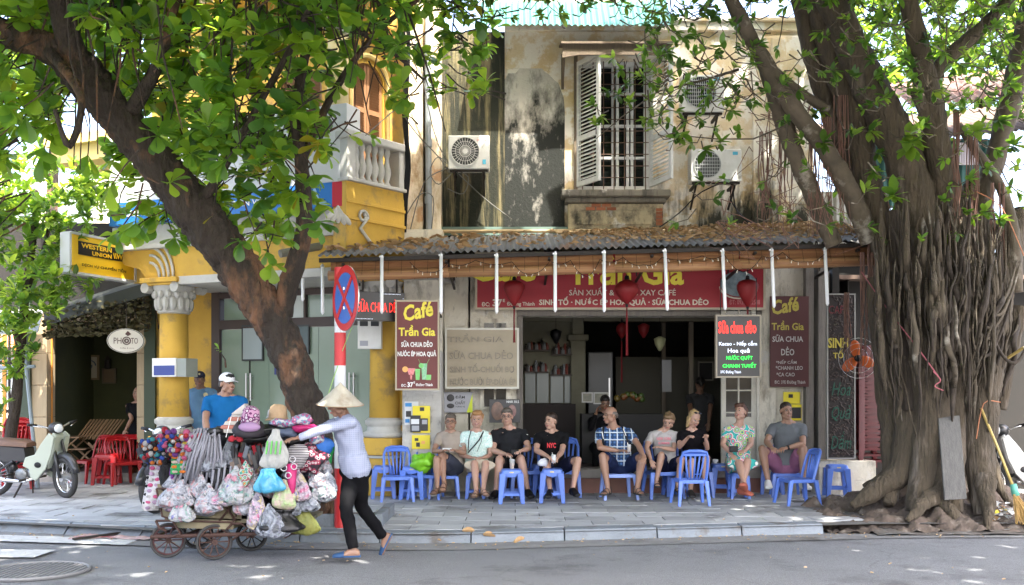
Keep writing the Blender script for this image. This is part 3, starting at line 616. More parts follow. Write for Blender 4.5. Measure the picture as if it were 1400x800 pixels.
m = MB(); m.tube([c + V((math.cos(t) * .27, -.004, math.sin(t) * .17 - .02)) for t in [math.pi * (1 + k / 12) for k in range(13)]], .012, 5); m.build('saucer_picture', cream, b_)
Y = 12.9; b_ = board('vertical_sign', 'maroon vertical cafe lightbox with fruit drinks picture, beside the yellow column', 'sign', 541, 411, 600, 533, Y, .12, maroon, frame_m, .015)
Yt = Y - .006
ptext('Café', 572, 425, 42, 22, Yt, GOLD, b_, bold=.03, shear=.25, rot=R(-12)); ptext('Trần Gia', 570, 452, 50, 15, Yt, GOLD, b_, bold=.03)
ptext('SỮA CHUA DẺO', 570, 470, 43, 9, Yt, G, b_, bold=.03); ptext('NƯỚC ÉP HOA QUẢ', 570, 483.5, 53, 9.5, Yt, G, b_, bold=.035)
ptext('ĐC:', 552, 527, 7, 4, Yt, G, b_, bold=.02); ptext('37', 561, 526, 8, 7, Yt, G, b_, bold=.04); ptext('E', 566.5, 523, 2, 3, Yt, G, b_, bold=.03); ptext('Đường Thành', 580, 526.5, 23, 5, Yt, G, b_, bold=.03)
def glassy(px, py, w_, h_, m_, taper=.7):
 q = MB(); c = P(px, py, Yt); a, b = w_ / F * Y / 2, h_ / F * Y / 2
 q.prism([c + V((-a * taper, 0, -b)), c + V((a * taper, 0, -b)), c + V((a, 0, b)), c + V((-a, 0, b))], (0, .004, 0), (0, -.002, 0)); q.build('drink_picture', m_, b_)
gr = mat('print_green', (.12, .5, .10), .5, (.3, .65, .25), 30); pk = mat('print_pink', (.65, .08, .09), .5, (.8, .4, .4), 30); org = mat('print_orange', (.8, .4, .12), .5); mint = mat('print_mint', (.45, .62, .48), .5, (.08, .45, .15), 40)
glassy(562, 508, 12, 9, pk, .5); glassy(562, 516, 3, 6, pk); glassy(571, 512, 7, 15, gr); glassy(580, 508, 8, 22, mint); glassy(586, 516, 7, 7, gr, .9)
for (px, py, rr, mm) in ((554, 505, 4, org), (576, 500, 3.5, gr)):
 q = MB(); c = P(px, py, Yt); q.cyl(c + V((0, .004, 0)), c + V((0, -.003, 0)), rr / F * Y, n=14); q.build('fruit_picture', mm, b_)
q = MB(); q.bar(P(576, 500, Yt - .003), P(572, 491, Yt - .003), .006, .003); q.bar(P(583, 498, Yt - .003), P(587, 491, Yt - .003), .006, .003); q.build('straw_picture', gr, b_)
m = MB(); m.bar((X(545, Y), Y + .12, Z(430, Y)), (X(552, 14.1), 13.72, Z(430, Y)), .03, .03); m.bar((X(596, Y), Y + .12, Z(425, Y)), (X(604, 14.1), 14.4, Z(425, Y)), .03, .03); m.build('bracket', DARK, b_)
Y = 14.05; panel = mat('faded_panel', (.36, .31, .22), .6, (.30, .26, .18), 2.5, bump=.1); b_ = board('menu_panel', 'faded brown lightbox with dark outlined menu letters under the awning', 'sign', 609, 449, 709, 531, Y, .15, panel, mat('alu_frame', (.52, .51, .44), .4), .022)
dl_ = mat('faded_letters', (.17, .15, .12), .6)
for t, cx, cy, w_, h_ in (('TRẦN GIA', 650, 462, 78, 12), ('SỮA CHUA DẺO', 658, 485, 88, 13), ('SINH TỐ-CHUỐI BƠ', 659, 503, 88, 13), ('NƯỚC BƯỞI ÉP-DỪA ÉP', 660, 521, 90, 12)):
 ptext(t, cx, cy, w_, h_, Y - .010, dl_, b_, bold=.014); ptext(t, cx, cy, w_, h_, Y - .012, mat('faded_fill', (.31, .27, .2), .6), b_, bold=-.012)
led = mat('led_red', (1, .03, .02), .5, emit=.22); ledw = mat('led_white', (.75, .82, 1), .5, emit=.12); ledg = mat('led_green', (.02, 1, .08), .5, emit=.18); blk = mat('sign_black', (.008, .008, .009), .35)
r = thing('led_sign', 'black box with red scrolling letters hanging beside the no-stopping sign', 'sign', P(518, 440, 13.0), R(20))
def lp(x, y, z): return wm(r) @ V((x, y, z))
m = MB(); M0 = wm(r); m.box((0, .05, .2), (.68, .1, .38)); xf(m, M0); m.build('case', blk, r, bevel=.005)
q = xf(text_mb('SỮA CHUA DẺO', .17, .58, .0), M0 @ Matrix.Translation(V((0.01, -.006, .21)))); q.build('lettering', led, r, fixn=False)
m = MB()
for k in range(14): m.box((-.32 + k * .018, -.003, .035), (.006, .004, .008)); m.box((.05 + k * .018, -.003, .365), (.006, .004, .008))
for k in range(12): m.box((.325, -.003, .09 + k * .02), (.008, .004, .006))
xf(m, M0); m.build('border_light', ledw, r)
m = MB(); m.box((-.2, .05, .55), (.02, .02, .4)); m.box((.25, .05, .55), (.02, .02, .4)); xf(m, M0); m.build('hanger', DARK, r)
Y = 13.2; b_ = board('led_menu', 'black LED menu board with red, white and green letters hanging right of the doorway', 'sign', 979, 431, 1040, 516, Y, .07, blk, mat('led_frame', (.30, .26, .19), .4), .015)
Yt = Y - .006
ptext('Sữa chua dẻo', 1008, 447, 52, 18, Yt, led, b_, bold=.03); ptext('Kacao - Nếp cẩm', 1009, 470, 52, 8, Yt, ledw, b_, bold=.015); ptext('Hoa quả', 1010, 480, 30, 8, Yt, ledw, b_, bold=.015)
ptext('NƯỚC QUÝT', 1011, 489, 36, 7.5, Yt, ledg, b_, bold=.02); ptext('CHANH TUYẾT', 1011, 499, 46, 7.5, Yt, ledg, b_, bold=.02); ptext('37C Đường Thành', 999, 509, 28, 5, Yt, ledw, b_, bold=.01)
m = MB(); m.cyl(P(985, 431, Y + .03), P(985, 380, Y + .03), .006, n=4); m.cyl(P(1034, 431, Y + .03), P(1034, 380, Y + .03), .006, n=4); m.build('hanger', DARK, b_)
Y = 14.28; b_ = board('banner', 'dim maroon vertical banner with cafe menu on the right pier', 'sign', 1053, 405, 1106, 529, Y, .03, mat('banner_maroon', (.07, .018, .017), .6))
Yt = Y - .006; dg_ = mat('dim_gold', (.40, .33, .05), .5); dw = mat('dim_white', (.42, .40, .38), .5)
ptext('Café', 1074, 418, 38, 20, Yt, dg_, b_, bold=.03, shear=.25, rot=R(-10)); ptext('Trần Gia', 1077, 445, 44, 13, Yt, dg_, b_, bold=.02); ptext('SỮA CHUA', 1077, 462.5, 42, 10, Yt, dw, b_, bold=.02); ptext('DẺO', 1077, 480, 18, 12, Yt, dw, b_, bold=.02)
ptext('*NẾP CẨM', 1075, 494.5, 28, 6, Yt, dw, b_, bold=.01); ptext('*CHANH LEO', 1079, 503, 37, 5.5, Yt, dw, b_, bold=.01); ptext('*CA CAO', 1074, 512, 25, 5.5, Yt, dw, b_, bold=.01); ptext('ĐC: 37E Đường Thành', 1080, 523, 42, 6, Yt, dw, b_, bold=.01)
Y = 13.9; bean = mat('bean_panel', (.012, .008, .006), .6); b_ = board('bean_panel', 'tall narrow panel covered with coffee beans and green script letters', 'sign', 1131, 402, 1169, 627, Y, .05, bean, mat('panel_edge', (.26, .26, .24), .5), .012)
bm_ = mat('coffee_bean', (.045, .026, .02), .5, (.02, .012, .01), 10); m = MB(); x0, x1, z0, z1 = X(1133, Y), X(1167, Y), Z(625, Y), Z(404, Y)
for i in range(520):
 a = rnd(0, 3.14); m.ell((rnd(x0, x1), Y - .002, rnd(z0, z1)), (.022, .010, .012), Matrix.Rotation(a, 3, 'Y'), 6, 4)
m.build('coffee_beans', bm_, b_, kind='stuff')
ng = mat('script_green', (.01, .07, .045), .5); nr = mat('script_red', (.12, .015, .02), .5)
ptext('SINH', 1146, 469, 28, 14, Y - .016, dg_, b_, bold=.03); ptext('TỐ', 1146, 484, 14, 12, Y - .016, dg_, b_, bold=.03); ptext('CAFÉ', 1146, 422, 26, 14, Y - .016, nr, b_, bold=.0); ptext('Hoa', 1150, 532, 26, 18, Y - .016, ng, b_, bold=.0, shear=.3); ptext('Quả', 1150, 565, 26, 22, Y - .016, ng, b_, shear=.3); ptext('Dầm', 1150, 602, 28, 24, Y - .016, ng, b_, shear=.3)
m = MB(); m.bx(X(1118, 14), X(1196, 14), 13.95, 14.6, PZ, Z(630, 14)); m.build('plinth', W_PALE, cb, bevel=.01)
m = MB(); m.bx(X(1131, 14.8), 7.8, 14.9, 15.0, PZ, 3.6); m.build('shop_back_wall', dkw, cb)
lred = mat('lantern_silk', (.20, .006, .008), .6, trans=.0);
def lantern(px, py, w_, h_, Y, label, shape='heart', tass=60):
 c = P(px, py, Y); r_ = w_ / F * Y / 2; h = h_ / F * Y / 2; r = thing('lantern', label, 'lantern', c, 0, 'red silk lanterns hanging in the cafe front')
 pf = [(.10, -1), (.35, -.72), (.72, -.2), (.98, .3), (1, .6), (.82, .85), (.45, .98), (.2, 1)] if shape == 'heart' else [(.08, -1), (.4, -.72), (.85, -.2), (1, .15), (.92, .5), (.6, .8), (.25, .95), (.15, 1)]
 m = MB(); n = 16; m.loft([[c + V((math.cos(t) * a * r_ * (1 + .03 * (k % 2)), math.sin(t) * a * r_ * (1 + .03 * (k % 2)), b * h)) for k, t in enumerate([2 * math.pi * j / n for j in range(n)])] for a, b in pf]); m.build('silk', lred, r, smooth=True)
 m = MB(); m.cyl(c + V((0, 0, h)), c + V((0, 0, h + .05)), r_ * .22, r_ * .16, 10); m.cyl(c + V((0, 0, -h)), c + V((0, 0, -h - .04)), r_ * .14, r_ * .1, 10); m.cyl(c + V((0, 0, h + .05)), c + V((0, 0, h + .35)), .004, n=4); m.build('cap', BLACK, r)
 m = MB();
 for k in range(10): m.cyl(c + V((rnd(-.008, .008), rnd(-.008, .008), -h - .04)), c + V((rnd(-.014, .014), rnd(-.014, .014), -h - tass / F * Y)), .004, n=4)
 m.build('tassel', mat('tassel_red', (.16, .006, .01), .8), r)
lantern(703, 401, 29, 35, 13.5, 'heart-shaped red lantern at the left end of the red signboard', tass=50); lantern(857, 399, 34, 34, 13.5, 'round red lantern before the middle of the red signboard', 'r', 70); lantern(1022, 401, 29, 37, 13.5, 'heart-shaped red lantern above the LED menu board', tass=40)
lantern(850, 452, 16, 22, 16.5, 'small orange-red lantern hanging inside the dark cafe', 'r', 60)
def poster(a, b, c, d, Y, m_, label, texts=(), name='poster', cat='poster', th=.012, blocks=()):
 r = board(name, label, cat, a, b, c, d, Y, th, m_)
 for t in texts: ptext(t[0], t[1], t[2], t[3], t[4], Y - .004, t[5], r, bold=.02)
 for e in blocks: q = MB(); q.bx(X(e[0], Y), X(e[2], Y), Y - .003 - .001 * e[5] if len(e) > 5 else Y - .003, Y, Z(e[3], Y), Z(e[1], Y)); q.build('printed_patch', e[4], r)
 return r
yp = mat('poster_yellow', (.75, .62, .03), .5); wp = mat('poster_white', (.66, .68, .68), .5); bp = mat('poster_black', (.02, .02, .022), .4); bluep = mat('poster_blue', (.04, .24, .55), .5); greyp = mat('poster_grey', (.33, .34, .37), .5); skinp = mat('print_skin', (.28, .16, .11), .5, (.05, .035, .03), 9)
poster(553, 549, 572, 581, 13.7, wp, 'white leaflet with blue marks on the pier beside the yellow column', blocks=[(554, 551, 563, 556, bluep), (555, 562, 562, 570, bp), (554, 573, 560, 578, bluep)])
poster(564, 555, 588, 592, 13.66, yp, 'yellow phone accessory display sheet pinned on the left pier', blocks=[(574, 557, 580, 562, bp)])
poster(561, 568, 575, 591, 13.63, bp, 'small black packet with pale front hanging on the yellow sheet', blocks=[(562, 573, 573, 580, wp), (563, 582, 573, 589, greyp)], name='packet', cat='packet'); poster(575, 572, 585, 589, 13.63, bp, 'small black packet with grey picture on the yellow sheet', blocks=[(577, 574, 584, 580, greyp)], name='packet', cat='packet')
poster(563, 595, 588, 614, 13.7, yp, 'yellow sticker with tiny black pictures low on the left pier', blocks=[(567, 599, 572, 603, bp), (569, 605, 574, 611, bp), (576, 603, 581, 607, org)])
r = poster(606, 536, 646, 564, 14.3, greyp, 'grey and lime tile adhesive style poster reading DAM CHAT on the pier', [('ĐẬM', 629, 543, 13, 6, bp), ('CHẤT', 629, 550, 14, 6, bp), ('TỪNG VỊ', 629, 556, 13, 3, bp)])
m = MB(); Yq = 14.296; m.prism([P(638, 564, Yq), P(646, 564, Yq), P(646, 538, Yq)], (0, .004, 0), (0, 0, 0)); m.build('printed_patch', mat('lime', (.55, .65, .02), .5), r)
m = MB()
for cy, rr2 in ((544, 5), (555, 3.4)): m.ell(P(616, cy, Yq), (.055, .004, rr2 / 97), None, 14, 8)
m.build('printed_patch', bp, r)
W_POST = thing('white_pier', 'stained white pier carrying posters between the yellow column and the faded panel', 'wall', (X(575, 13.9), 13.9, PZ))
m = MB(); m.bx(X(551, 13.8), X(604, 13.8), 13.72, 14.4, PZ, Z(480, 13.8)); m.build('pier_body', stain('white_pier_plaster', (.52, .50, .46), (.42, .41, .38), (.2, .19, .17), .3, streak=(5, 5, 3)), W_POST)
m = MB(); m.bx(X(551, 13.8), X(604, 13.8), 13.9, 14.4, Z(480, 13.8), AWZ); m.build('pier_top', W_PALE, W_POST)
r = poster(669, 546, 711, 578, 14.0, bp, 'dark poster of a shadowed face behind the man with glasses', [('NHÀ 30.5', 701, 549, 17, 4, wp)])
m = MB(); c = P(680, 562, 13.99); m.ell(c, (.085, .008, .13), None, 14, 10); m.build('printed_face', skinp, r)
m = MB(); c = P(700, 562, 13.99); m.ell(c, (.06, .008, .09), None, 12, 8); m.build('printed_face', mat('print_dim', (.16, .05, .05), .5, (.3, .2, .18), 12), r)
poster(1071, 536, 1094, 552, 14.35, yp, 'yellow notice with black square on the right pier behind the man in grey', blocks=[(1078, 539, 1084, 544, bp)])
poster(1074, 553, 1096, 575, 14.34, yp, 'lower yellow notice with dark photo on the right pier', blocks=[(1082, 557, 1095, 572, bp)])
def box_thing(name, label, cat, a, b, c, d, Y, th, m_, extra=()):
 r = board(name, label, cat, a, b, c, d, Y, th, m_)
 for e in extra: q = MB(); q.bx(X(e[0], Y), X(e[2], Y), Y - .008, Y + .001, Z(e[3], Y), Z(e[1], Y)); q.build(e[5] if len(e) > 5 else 'label_plate', e[4], r, bevel=.002)
 return r
box_thing('meter_box', 'white electricity meter box with two small windows below the LED display', 'meter box', 489, 436, 521, 477, 13.7, .14, WHITE, [(492, 438, 503, 446, acd, 'meter_window'), (507, 438, 518, 446, acd, 'meter_window'), (492, 466, 503, 473, greyp)])
# ---------- interior dressing ----------
mir = mat('hazy_mirror', (.09, .105, .10), .3, metal=.2);
def shelfy(px0, px1, py, Y, n, label):
 r = thing('shelf', label, 'shelf', P((px0 + px1) / 2, py, Y), 0, 'shelves of jars inside the cafe'); m = MB(); m.bx(X(px0, Y), X(px1, Y), Y, Y + .25, Z(py, Y) - .02, Z(py, Y)); m.build('board', mat('shelf_wood', (.05, .035, .025), .6), r)
 for k in range(n):
  x = X(px0, Y) + .05 + k * (X(px1, Y) - X(px0, Y) - .1) / max(1, n - 1); h = rnd(.08, .2); rr = rnd(.025, .04); q = MB(); q.lathe([(rr, 0), (rr, h * .7), (rr * .5, h * .85), (rr * .5, h)], (x, Y + .1, Z(py, Y)), n=8)
  q.build('jar', [mat('jar_dark', (.03, .025, .02), .3), mat('jar_grey', (.15, .16, .16), .3), mat('jar_red', (.14, .03, .02), .4)][k % 3], r)
shelfy(716, 752, 478, 16.8, 9, 'upper left shelf of dark jars on the partition'); shelfy(754, 783, 484, 16.8, 8, 'upper right shelf of dark jars on the partition'); shelfy(716, 750, 508, 16.8, 9, 'lower left shelf of bottles on the partition'); shelfy(752, 783, 512, 16.8, 7, 'lower right shelf of glasses on the partition')
r = thing('mirror_panel', 'hazy mirror panels under the shelves at the left of the cafe interior', 'mirror', P(750, 552, 16.9))
for a, b in ((718, 732), (734, 750), (753, 770), (772, 783)): m = MB(); m.bx(X(a, 16.9), X(b, 16.9), 16.93, 16.97, Z(551, 16.9), Z(508 + rnd(-6, 6), 16.9)); m.build('mirror', mir, r)
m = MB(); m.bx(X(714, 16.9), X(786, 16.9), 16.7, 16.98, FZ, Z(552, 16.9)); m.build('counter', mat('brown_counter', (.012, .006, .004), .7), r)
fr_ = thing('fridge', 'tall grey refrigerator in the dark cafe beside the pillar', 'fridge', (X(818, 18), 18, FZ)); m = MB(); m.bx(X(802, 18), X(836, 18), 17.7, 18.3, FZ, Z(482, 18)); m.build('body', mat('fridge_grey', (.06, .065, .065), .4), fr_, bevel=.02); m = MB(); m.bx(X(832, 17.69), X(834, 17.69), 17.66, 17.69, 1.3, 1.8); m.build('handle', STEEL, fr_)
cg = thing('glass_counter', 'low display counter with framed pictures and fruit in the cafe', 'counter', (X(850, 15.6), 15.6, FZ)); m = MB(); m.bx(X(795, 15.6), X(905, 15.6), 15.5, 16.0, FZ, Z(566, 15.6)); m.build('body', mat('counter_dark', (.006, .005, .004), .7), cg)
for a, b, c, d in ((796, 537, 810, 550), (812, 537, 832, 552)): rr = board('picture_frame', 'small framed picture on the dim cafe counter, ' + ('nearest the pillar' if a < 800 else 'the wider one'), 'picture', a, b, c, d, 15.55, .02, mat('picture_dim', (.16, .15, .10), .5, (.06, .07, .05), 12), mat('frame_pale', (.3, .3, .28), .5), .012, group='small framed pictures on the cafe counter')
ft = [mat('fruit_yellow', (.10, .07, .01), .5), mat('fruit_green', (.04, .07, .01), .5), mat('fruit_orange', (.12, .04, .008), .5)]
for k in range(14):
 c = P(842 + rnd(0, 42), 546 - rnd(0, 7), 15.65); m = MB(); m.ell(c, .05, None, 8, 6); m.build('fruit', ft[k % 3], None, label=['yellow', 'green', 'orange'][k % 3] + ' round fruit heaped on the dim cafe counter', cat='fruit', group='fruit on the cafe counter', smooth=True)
for k, (px, py) in enumerate(((880, 452), (902, 470), (760, 460))):
 r = thing('paper_lantern', ['orange ornament hung in the cafe', 'pale paper lamp shade in the cafe ceiling', 'dark kettle hung above the partition shelf'][k], 'lantern', P(px, py, 16.3)); m = MB(); m.lathe([(.02, -.12), (.08, -.02), (.10, .08), (.02, .12)], P(px, py, 16.3), n=10); m.build('shade', [lred, mat('shade_cream', (.35, .36, .2), .6), BLACK][k], r, smooth=True); m = MB(); m.cyl(P(px, py, 16.3) + V((0, 0, .1)), (X(px, 16.3), 16.3, 3.2), .004, n=4); m.build('cord', BLACK, r)
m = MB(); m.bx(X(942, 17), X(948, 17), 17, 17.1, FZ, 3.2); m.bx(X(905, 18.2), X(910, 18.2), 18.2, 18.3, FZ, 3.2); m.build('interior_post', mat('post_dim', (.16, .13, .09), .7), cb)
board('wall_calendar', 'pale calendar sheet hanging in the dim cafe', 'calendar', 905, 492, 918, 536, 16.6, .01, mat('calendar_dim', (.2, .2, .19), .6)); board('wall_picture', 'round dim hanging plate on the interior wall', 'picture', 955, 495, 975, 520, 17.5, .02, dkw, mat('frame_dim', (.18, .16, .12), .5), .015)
# ---------- yellow corner building ----------
YR = thing('yellow_building', 'yellow corner building with white columns, sign box and brown shuttered balcony', 'building', (-1.70, 13.2, 0), math.atan2(-1.4, 3.27))
MY = wm(YR); MYi = MY.inverted()
def yl(x, y, z): return MY @ V((x, y, z))
def yray(px, py, ly=0.0):
 """local x,z where the view ray meets the plane local y = ly"""
 o = MYi @ V((0, 0, CZ)); p = MYi @ P(px, py, 1.0); d = p - o; t = (ly - o.y) / d.y; q = o + d * t; return q.x, q.z
white_m = mat('white_plaster', (.50, .49, .45), .8, (.38, .37, .33), 4, bump=.2, bscale=50, c3=(.33, .32, .29), s3=5, t3=.66)
sh_m = mat('brown_shutter', (.26, .13, .06), .6, (.20, .10, .045), 8)
def yb(name, boxes, m_, par=YR, **k):
 m = MB()
 for b in boxes: m.bx(*b)
 xf(m, MY); return m.build(name, m_, par, **k)
CL = -3.557
def column(x, yo=0):
 global MY
 MY_ = MY; MY = MY @ Matrix.Translation((0, yo, 0))
 s = MB(); s.lathe([(.215, 1.18), (.20, 2.68)], (x, .02, 0), n=24); xf(s, MY); s.build('column', YEL, YR, smooth=True)
 b = MB(); b.bx(x - .29, x + .29, -.27, .31, PZ, .62); b.bx(x - .26, x + .26, -.24, .28, .66, .90); xf(b, MY); b.build('pedestal', YEL, YR, bevel=.01)
 b = MB(); b.bx(x - .31, x + .31, -.29, .33, .622, .655); b.lathe([(.27, .902), (.30, .93), (.30, .97), (.25, 1.0), (.24, 1.06), (.275, 1.09), (.275, 1.14), (.225, 1.18)], (x, .02, 0), n=24); xf(b, MY); b.build('base_moulding', white_m, YR, auto=50)
 c = MB(); c.lathe([(.20, 2.68), (.235, 2.70), (.215, 2.74), (.22, 2.80), (.27, 3.0), (.30, 3.08)], (x, .02, 0), n=24)
 for k in range(14):
  a = k * math.pi / 7; c.ell((x + .235 * math.cos(a), .02 + .235 * math.sin(a), 2.83), (.05, .05, .11), None, 6, 5); c.ell((x + .27 * math.cos(a + .22), .02 + .27 * math.sin(a + .22), 2.96), (.045, .045, .06), None, 6, 5)
 for sx in (-1, 1):
  for sy in (-1, 1): c.cyl((x + sx * .27, .02 + sy * .20, 3.05), (x + sx * .27, .02 + sy * .31, 3.05), .075, n=12)
 xf(c, MY); c.build('capital', white_m, YR, auto=50)
 d = MB(); d.bx(x - .34, x + .34, -.32, .36, 3.12, 3.19); d.bx(x - .31, x + .31, -.29, .33, 3.082, 3.118); xf(d, MY); d.build('abacus', YEL, YR, bevel=.008)
 MY = MY_
column(-.433, .74); column(CL)
b = MB()
for k in range(4):
 r0 = .18 + k * .085; b.tube([(CL - .32 + .62 + r0 * -1 * math.cos(t) * -1 - .55, -.2 + .1 * (k % 1), 3.19 + r0 * 1.3 * math.sin(t) * 1) for t in [math.pi * j / 20 for j in range(11)]], .022, 6)
xf(b, MY); b.build('scroll_bracket', white_m, YR, smooth=True)
b = MB(); b.prism([V((CL - .34, 0, 3.19)), V((CL + .28, 0, 3.19)), V((CL + .28, 0, 3.62)), V((CL - .95, 0, 3.62)), V((CL - .75, 0, 3.42)), V((CL - .45, 0, 3.34))], (0, -.18, 0), (0, .2, 0)); xf(b, MY); b.build('bracket', YEL, YR)
XL = CL - .95
XR, _ = yray(471, 300, -.25)
yb('beam', [(CL + .28, XR, -.22, .30, 3.20, 3.62)], YEL)
yb('beam_moulding', [(CL + .30, XR + .01, -.26, .32, 3.08, 3.197), (XL, XR + .02, -.27, .34, 3.622, 3.70), (XL + .02, XR, -.245, .32, 3.702, 3.97)], white_m, bevel=.01)
yb('beam_side', [(XL, CL + .3, .2, 2.0, 3.20, 3.62)], YEL)
yb('soffit', [(CL - .2, .34, .32, 1.6, 3.1, 3.15)], white_m)
sx1, _ = yray(474, 260, -.35); sx0, _ = yray(150, 260, -.35)
sb = thing('bank_sign', 'large white and blue bank sign box across the yellow building above the beam', 'sign', yl((sx0 + sx1) / 2, -.35, 3.98), math.atan2(-1.4, 3.27))
yb('white_panel', [(sx0, sx1, -.35, -.02, 4.30, 5.32)], mat('sign_white', (.56, .57, .57), .5), sb, bevel=.005)
yb('blue_band', [(sx0, sx1 - .22, -.36, -.02, 3.975, 4.298)], mat('sign_blue', (.02, .17, .52), .45), sb); yb('red_end', [(sx1 - .218, sx1, -.36, -.02, 3.975, 4.298)], mat('sign_red_end', (.5, .02, .04), .45), sb)
q = text_mb('NGÂN HÀNG ĐẦU TƯ VÀ PHÁT TRIỂN VIỆT NAM', .15, 3.0, .02); xf(q, MY @ Matrix.Translation((sx0 + 1.68, -.368, 4.14))); q.build('lettering', WLET, sb, fixn=False)
m = MB(); m.prism([V((sx1 - .62, 0, 4.0)), V((sx1 - .40, 0, 4.06)), V((sx1 - .48, 0, 4.25)), V((sx1 - .56, 0, 4.16))], (0, -.366, 0), (0, -.372, 0)); m.prism([V((sx1 - .5, 0, 4.03)), V((sx1 - .25, 0, 4.0)), V((sx1 - .38, 0, 4.10))], (0, -.366, 0), (0, -.372, 0)); xf(m, MY); m.build('emblem', mat('sign_sky', (.35, .55, .75), .5), sb)
def arch_open(x0, x1, z0, zs, zt, n=12):
 c = (x0 + x1) / 2; r = (x1 - x0) / 2; return [V((c - r * math.cos(math.pi * k / n), 0, zs + (zt - zs) * math.sin(math.pi * k / n))) for k in range(n + 1)]
def arched_wall(bl, x0, x1, z0, z1, y0, y1, a0, a1, az0, azs, azt):
 """boxes and an arch spandrel around one arched opening"""
 bl.bx(x0, a0, y0, y1, z0, z1); bl.bx(a1, x1, y0, y1, z0, z1); bl.bx(a0, a1, y0, y1, z0, az0)
 ar = arch_open(a0, a1, az0, azs, azt); bl.prism([V((a0, 0, z1))] + ar + [V((a1, 0, z1))], (0, y0, 0), (0, y1, 0))
def arched_shutter(M, a0, a1, z0, zs, zt, y, par):
 f = MB(); c = (a0 + a1) / 2
 for u0, u1 in ((a0, a0 + .05), (c - .05, c - .004), (c + .004, c + .05), (a1 - .05, a1)): f.bx(u0, u1, y, y + .04, z0, zs + (zt - zs) * (.55 if u0 in (a0,) or u1 == a1 else .96))
 for z in (z0, z0 + (zs - z0) * .35, z0 + (zs - z0) * .72): f.bx(a0 + .05, c - .05, y + .002, y + .038, z, z + .07); f.bx(c + .05, a1 - .05, y + .002, y + .038, z, z + .07)
 ar = arch_open(a0, a1, z0, zs, zt)
 f.tube([p + V((0, y + .02, 0)) for p in ar], .03, 5)
 xf(f, M); s_ = f.build('shutter', sh_m, par)
 l = MB(); z = z0 + .08
 while z < zt - .05:
  hh = 1 if z < zs else math.sqrt(max(0, 1 - ((z - zs) / (zt - zs)) ** 2)); r = (a1 - a0) / 2 * hh
  for u0, u1 in ((max(a0 + .05, c - r), c - .05), (c + .05, min(a1 - .05, c + r))):
   if u1 > u0: l.bar((u0, y + .02, z), (u1, y + .02, z), .004, .035, (0, -.7, 1))
  z += .038
 xf(l, M); l.build('louvre', sh_m, s_, kind='stuff')
 b = MB(); b.bx(a0, a1, y + .05, y + .06, z0, zs); b.prism(arch_open(a0, a1, z0, zs, zt), (0, y + .05, 0), (0, y + .06, 0)); xf(b, M); b.build('backing', dkw, s_)
w0, _ = yray(383, 200, .5); w1, _ = yray(440, 200, .5)
xe, _ = yray(462, 200, .7)
m = MB(); arched_wall(m, w0 - 1.0, xe, 3.7, 7.4, .5, .7, w0, w1, 4.35, 5.9, 6.2); m.bx(sx0, w0 - 1.0, .5, .7, 3.7, 7.4); xf(m, MY); m.build('loggia_wall', YEL, YR)
arched_shutter(MY, w0, w1, 4.35, 5.9, 6.2, .53, YR)
wq, _ = yray(280, 200, .5)
xc, _ = yray(462, 100, 0.0)
c = MB(); c.lathe([(.15, 5.2), (.135, 6.35)], (xc, .0, 0), n=20); xf(c, MY); c.build('upper_column', mat('cream_column', (.62, .52, .28), .8, (.52, .42, .2), 3, bump=.2), YR, smooth=True)
c = MB(); c.lathe([(.14, 6.35), (.17, 6.38), (.15, 6.42), (.20, 6.6), (.24, 6.68), (.24, 6.74)], (xc, .0, 0), n=16)
for k in range(10): a = k * math.pi / 5; c.ell((xc + .17 * math.cos(a), .17 * math.sin(a), 6.5), (.04, .04, .09), None, 6, 5)
xf(c, MY); c.build('upper_capital', white_m, YR, auto=50)
m = MB(); A0 = xc - 1.9
m.prism([V((A0 - .2, 0, 7.4))] + arch_open(A0, xc - .2, 6.2, 6.74, 7.2) + [V((xc + .2, 0, 6.74)), V((xc + .2, 0, 7.4))], (0, -.12, 0), (0, .12, 0)); xf(m, MY); m.build('arcade', YEL, YR)
yb('loggia_ceiling', [(sx0, sx1 + .1, -.2, .7, 7.4, 7.5)], white_m)
# ---- chamfered balcony side
CH0 = V((-2.149, 13.0, 0)); cd = V((.496, .64, 0)).normalized(); cn = V((-cd.y, cd.x, 0))
MC = Matrix.Translation(CH0) @ Matrix(((cd.x, cn.x, 0, 0), (cd.y, cn.y, 0, 0), (0, 0, 1, 0), (0, 0, 0, 1)))
CW = .81 * 1.32
m = MB(); m.bx(-.02, CW, 0, .25, 3.20, 4.30); m.bx(-.02, CW, -.02, .0, 4.02, 4.06); m.bx(-.02, CW, -.03, .0, 3.80, 3.84); xf(m, MC); m.build('balcony_wall', YEL, YR, bevel=.004)
def cray(px, py, ly):
 o = MC.inverted() @ V((0, 0, CZ)); p = MC.inverted() @ P(px, py, 1.0); d = p - o; t = (ly - o.y) / d.y; q = o + d * t; return q.x, q.z
a0, _ = cray(482, 130, .6); a1, _ = cray(524, 130, .6); e1, _ = cray(556, 130, .6)
m = MB(); arched_wall(m, a0 - .35, e1, 3.9, 7.6, .6, .8, a0, a1, 4.32, 5.95, 6.2); xf(m, MC); m.build('bay_wall', YEL, YR)
m = MB(); m.tube([p + V((0, .57, 0)) for p in [V((a0 - .06, 0, 4.4))] + arch_open(a0 - .06, a1 + .06, 4.3, 5.95, 6.3) + [V((a1 + .06, 0, 4.4))]], .035, 6); xf(m, MC); m.build('window_moulding', mat('pale_yellow', (.7, .55, .22), .8), YR)
m = MB(); m.prism([V((-.1, 0, 7.6))] + arch_open(-.05, e1 - .3, 6, 6.45, 7.0) + [V((e1 - .3, 0, 6.2)), V((e1 - .1, 0, 6.2)), V((e1 - .1, 0, 7.6))], (0, .05, 0), (0, .2, 0)); xf(m, MC); m.build('bay_arch', YEL, YR)
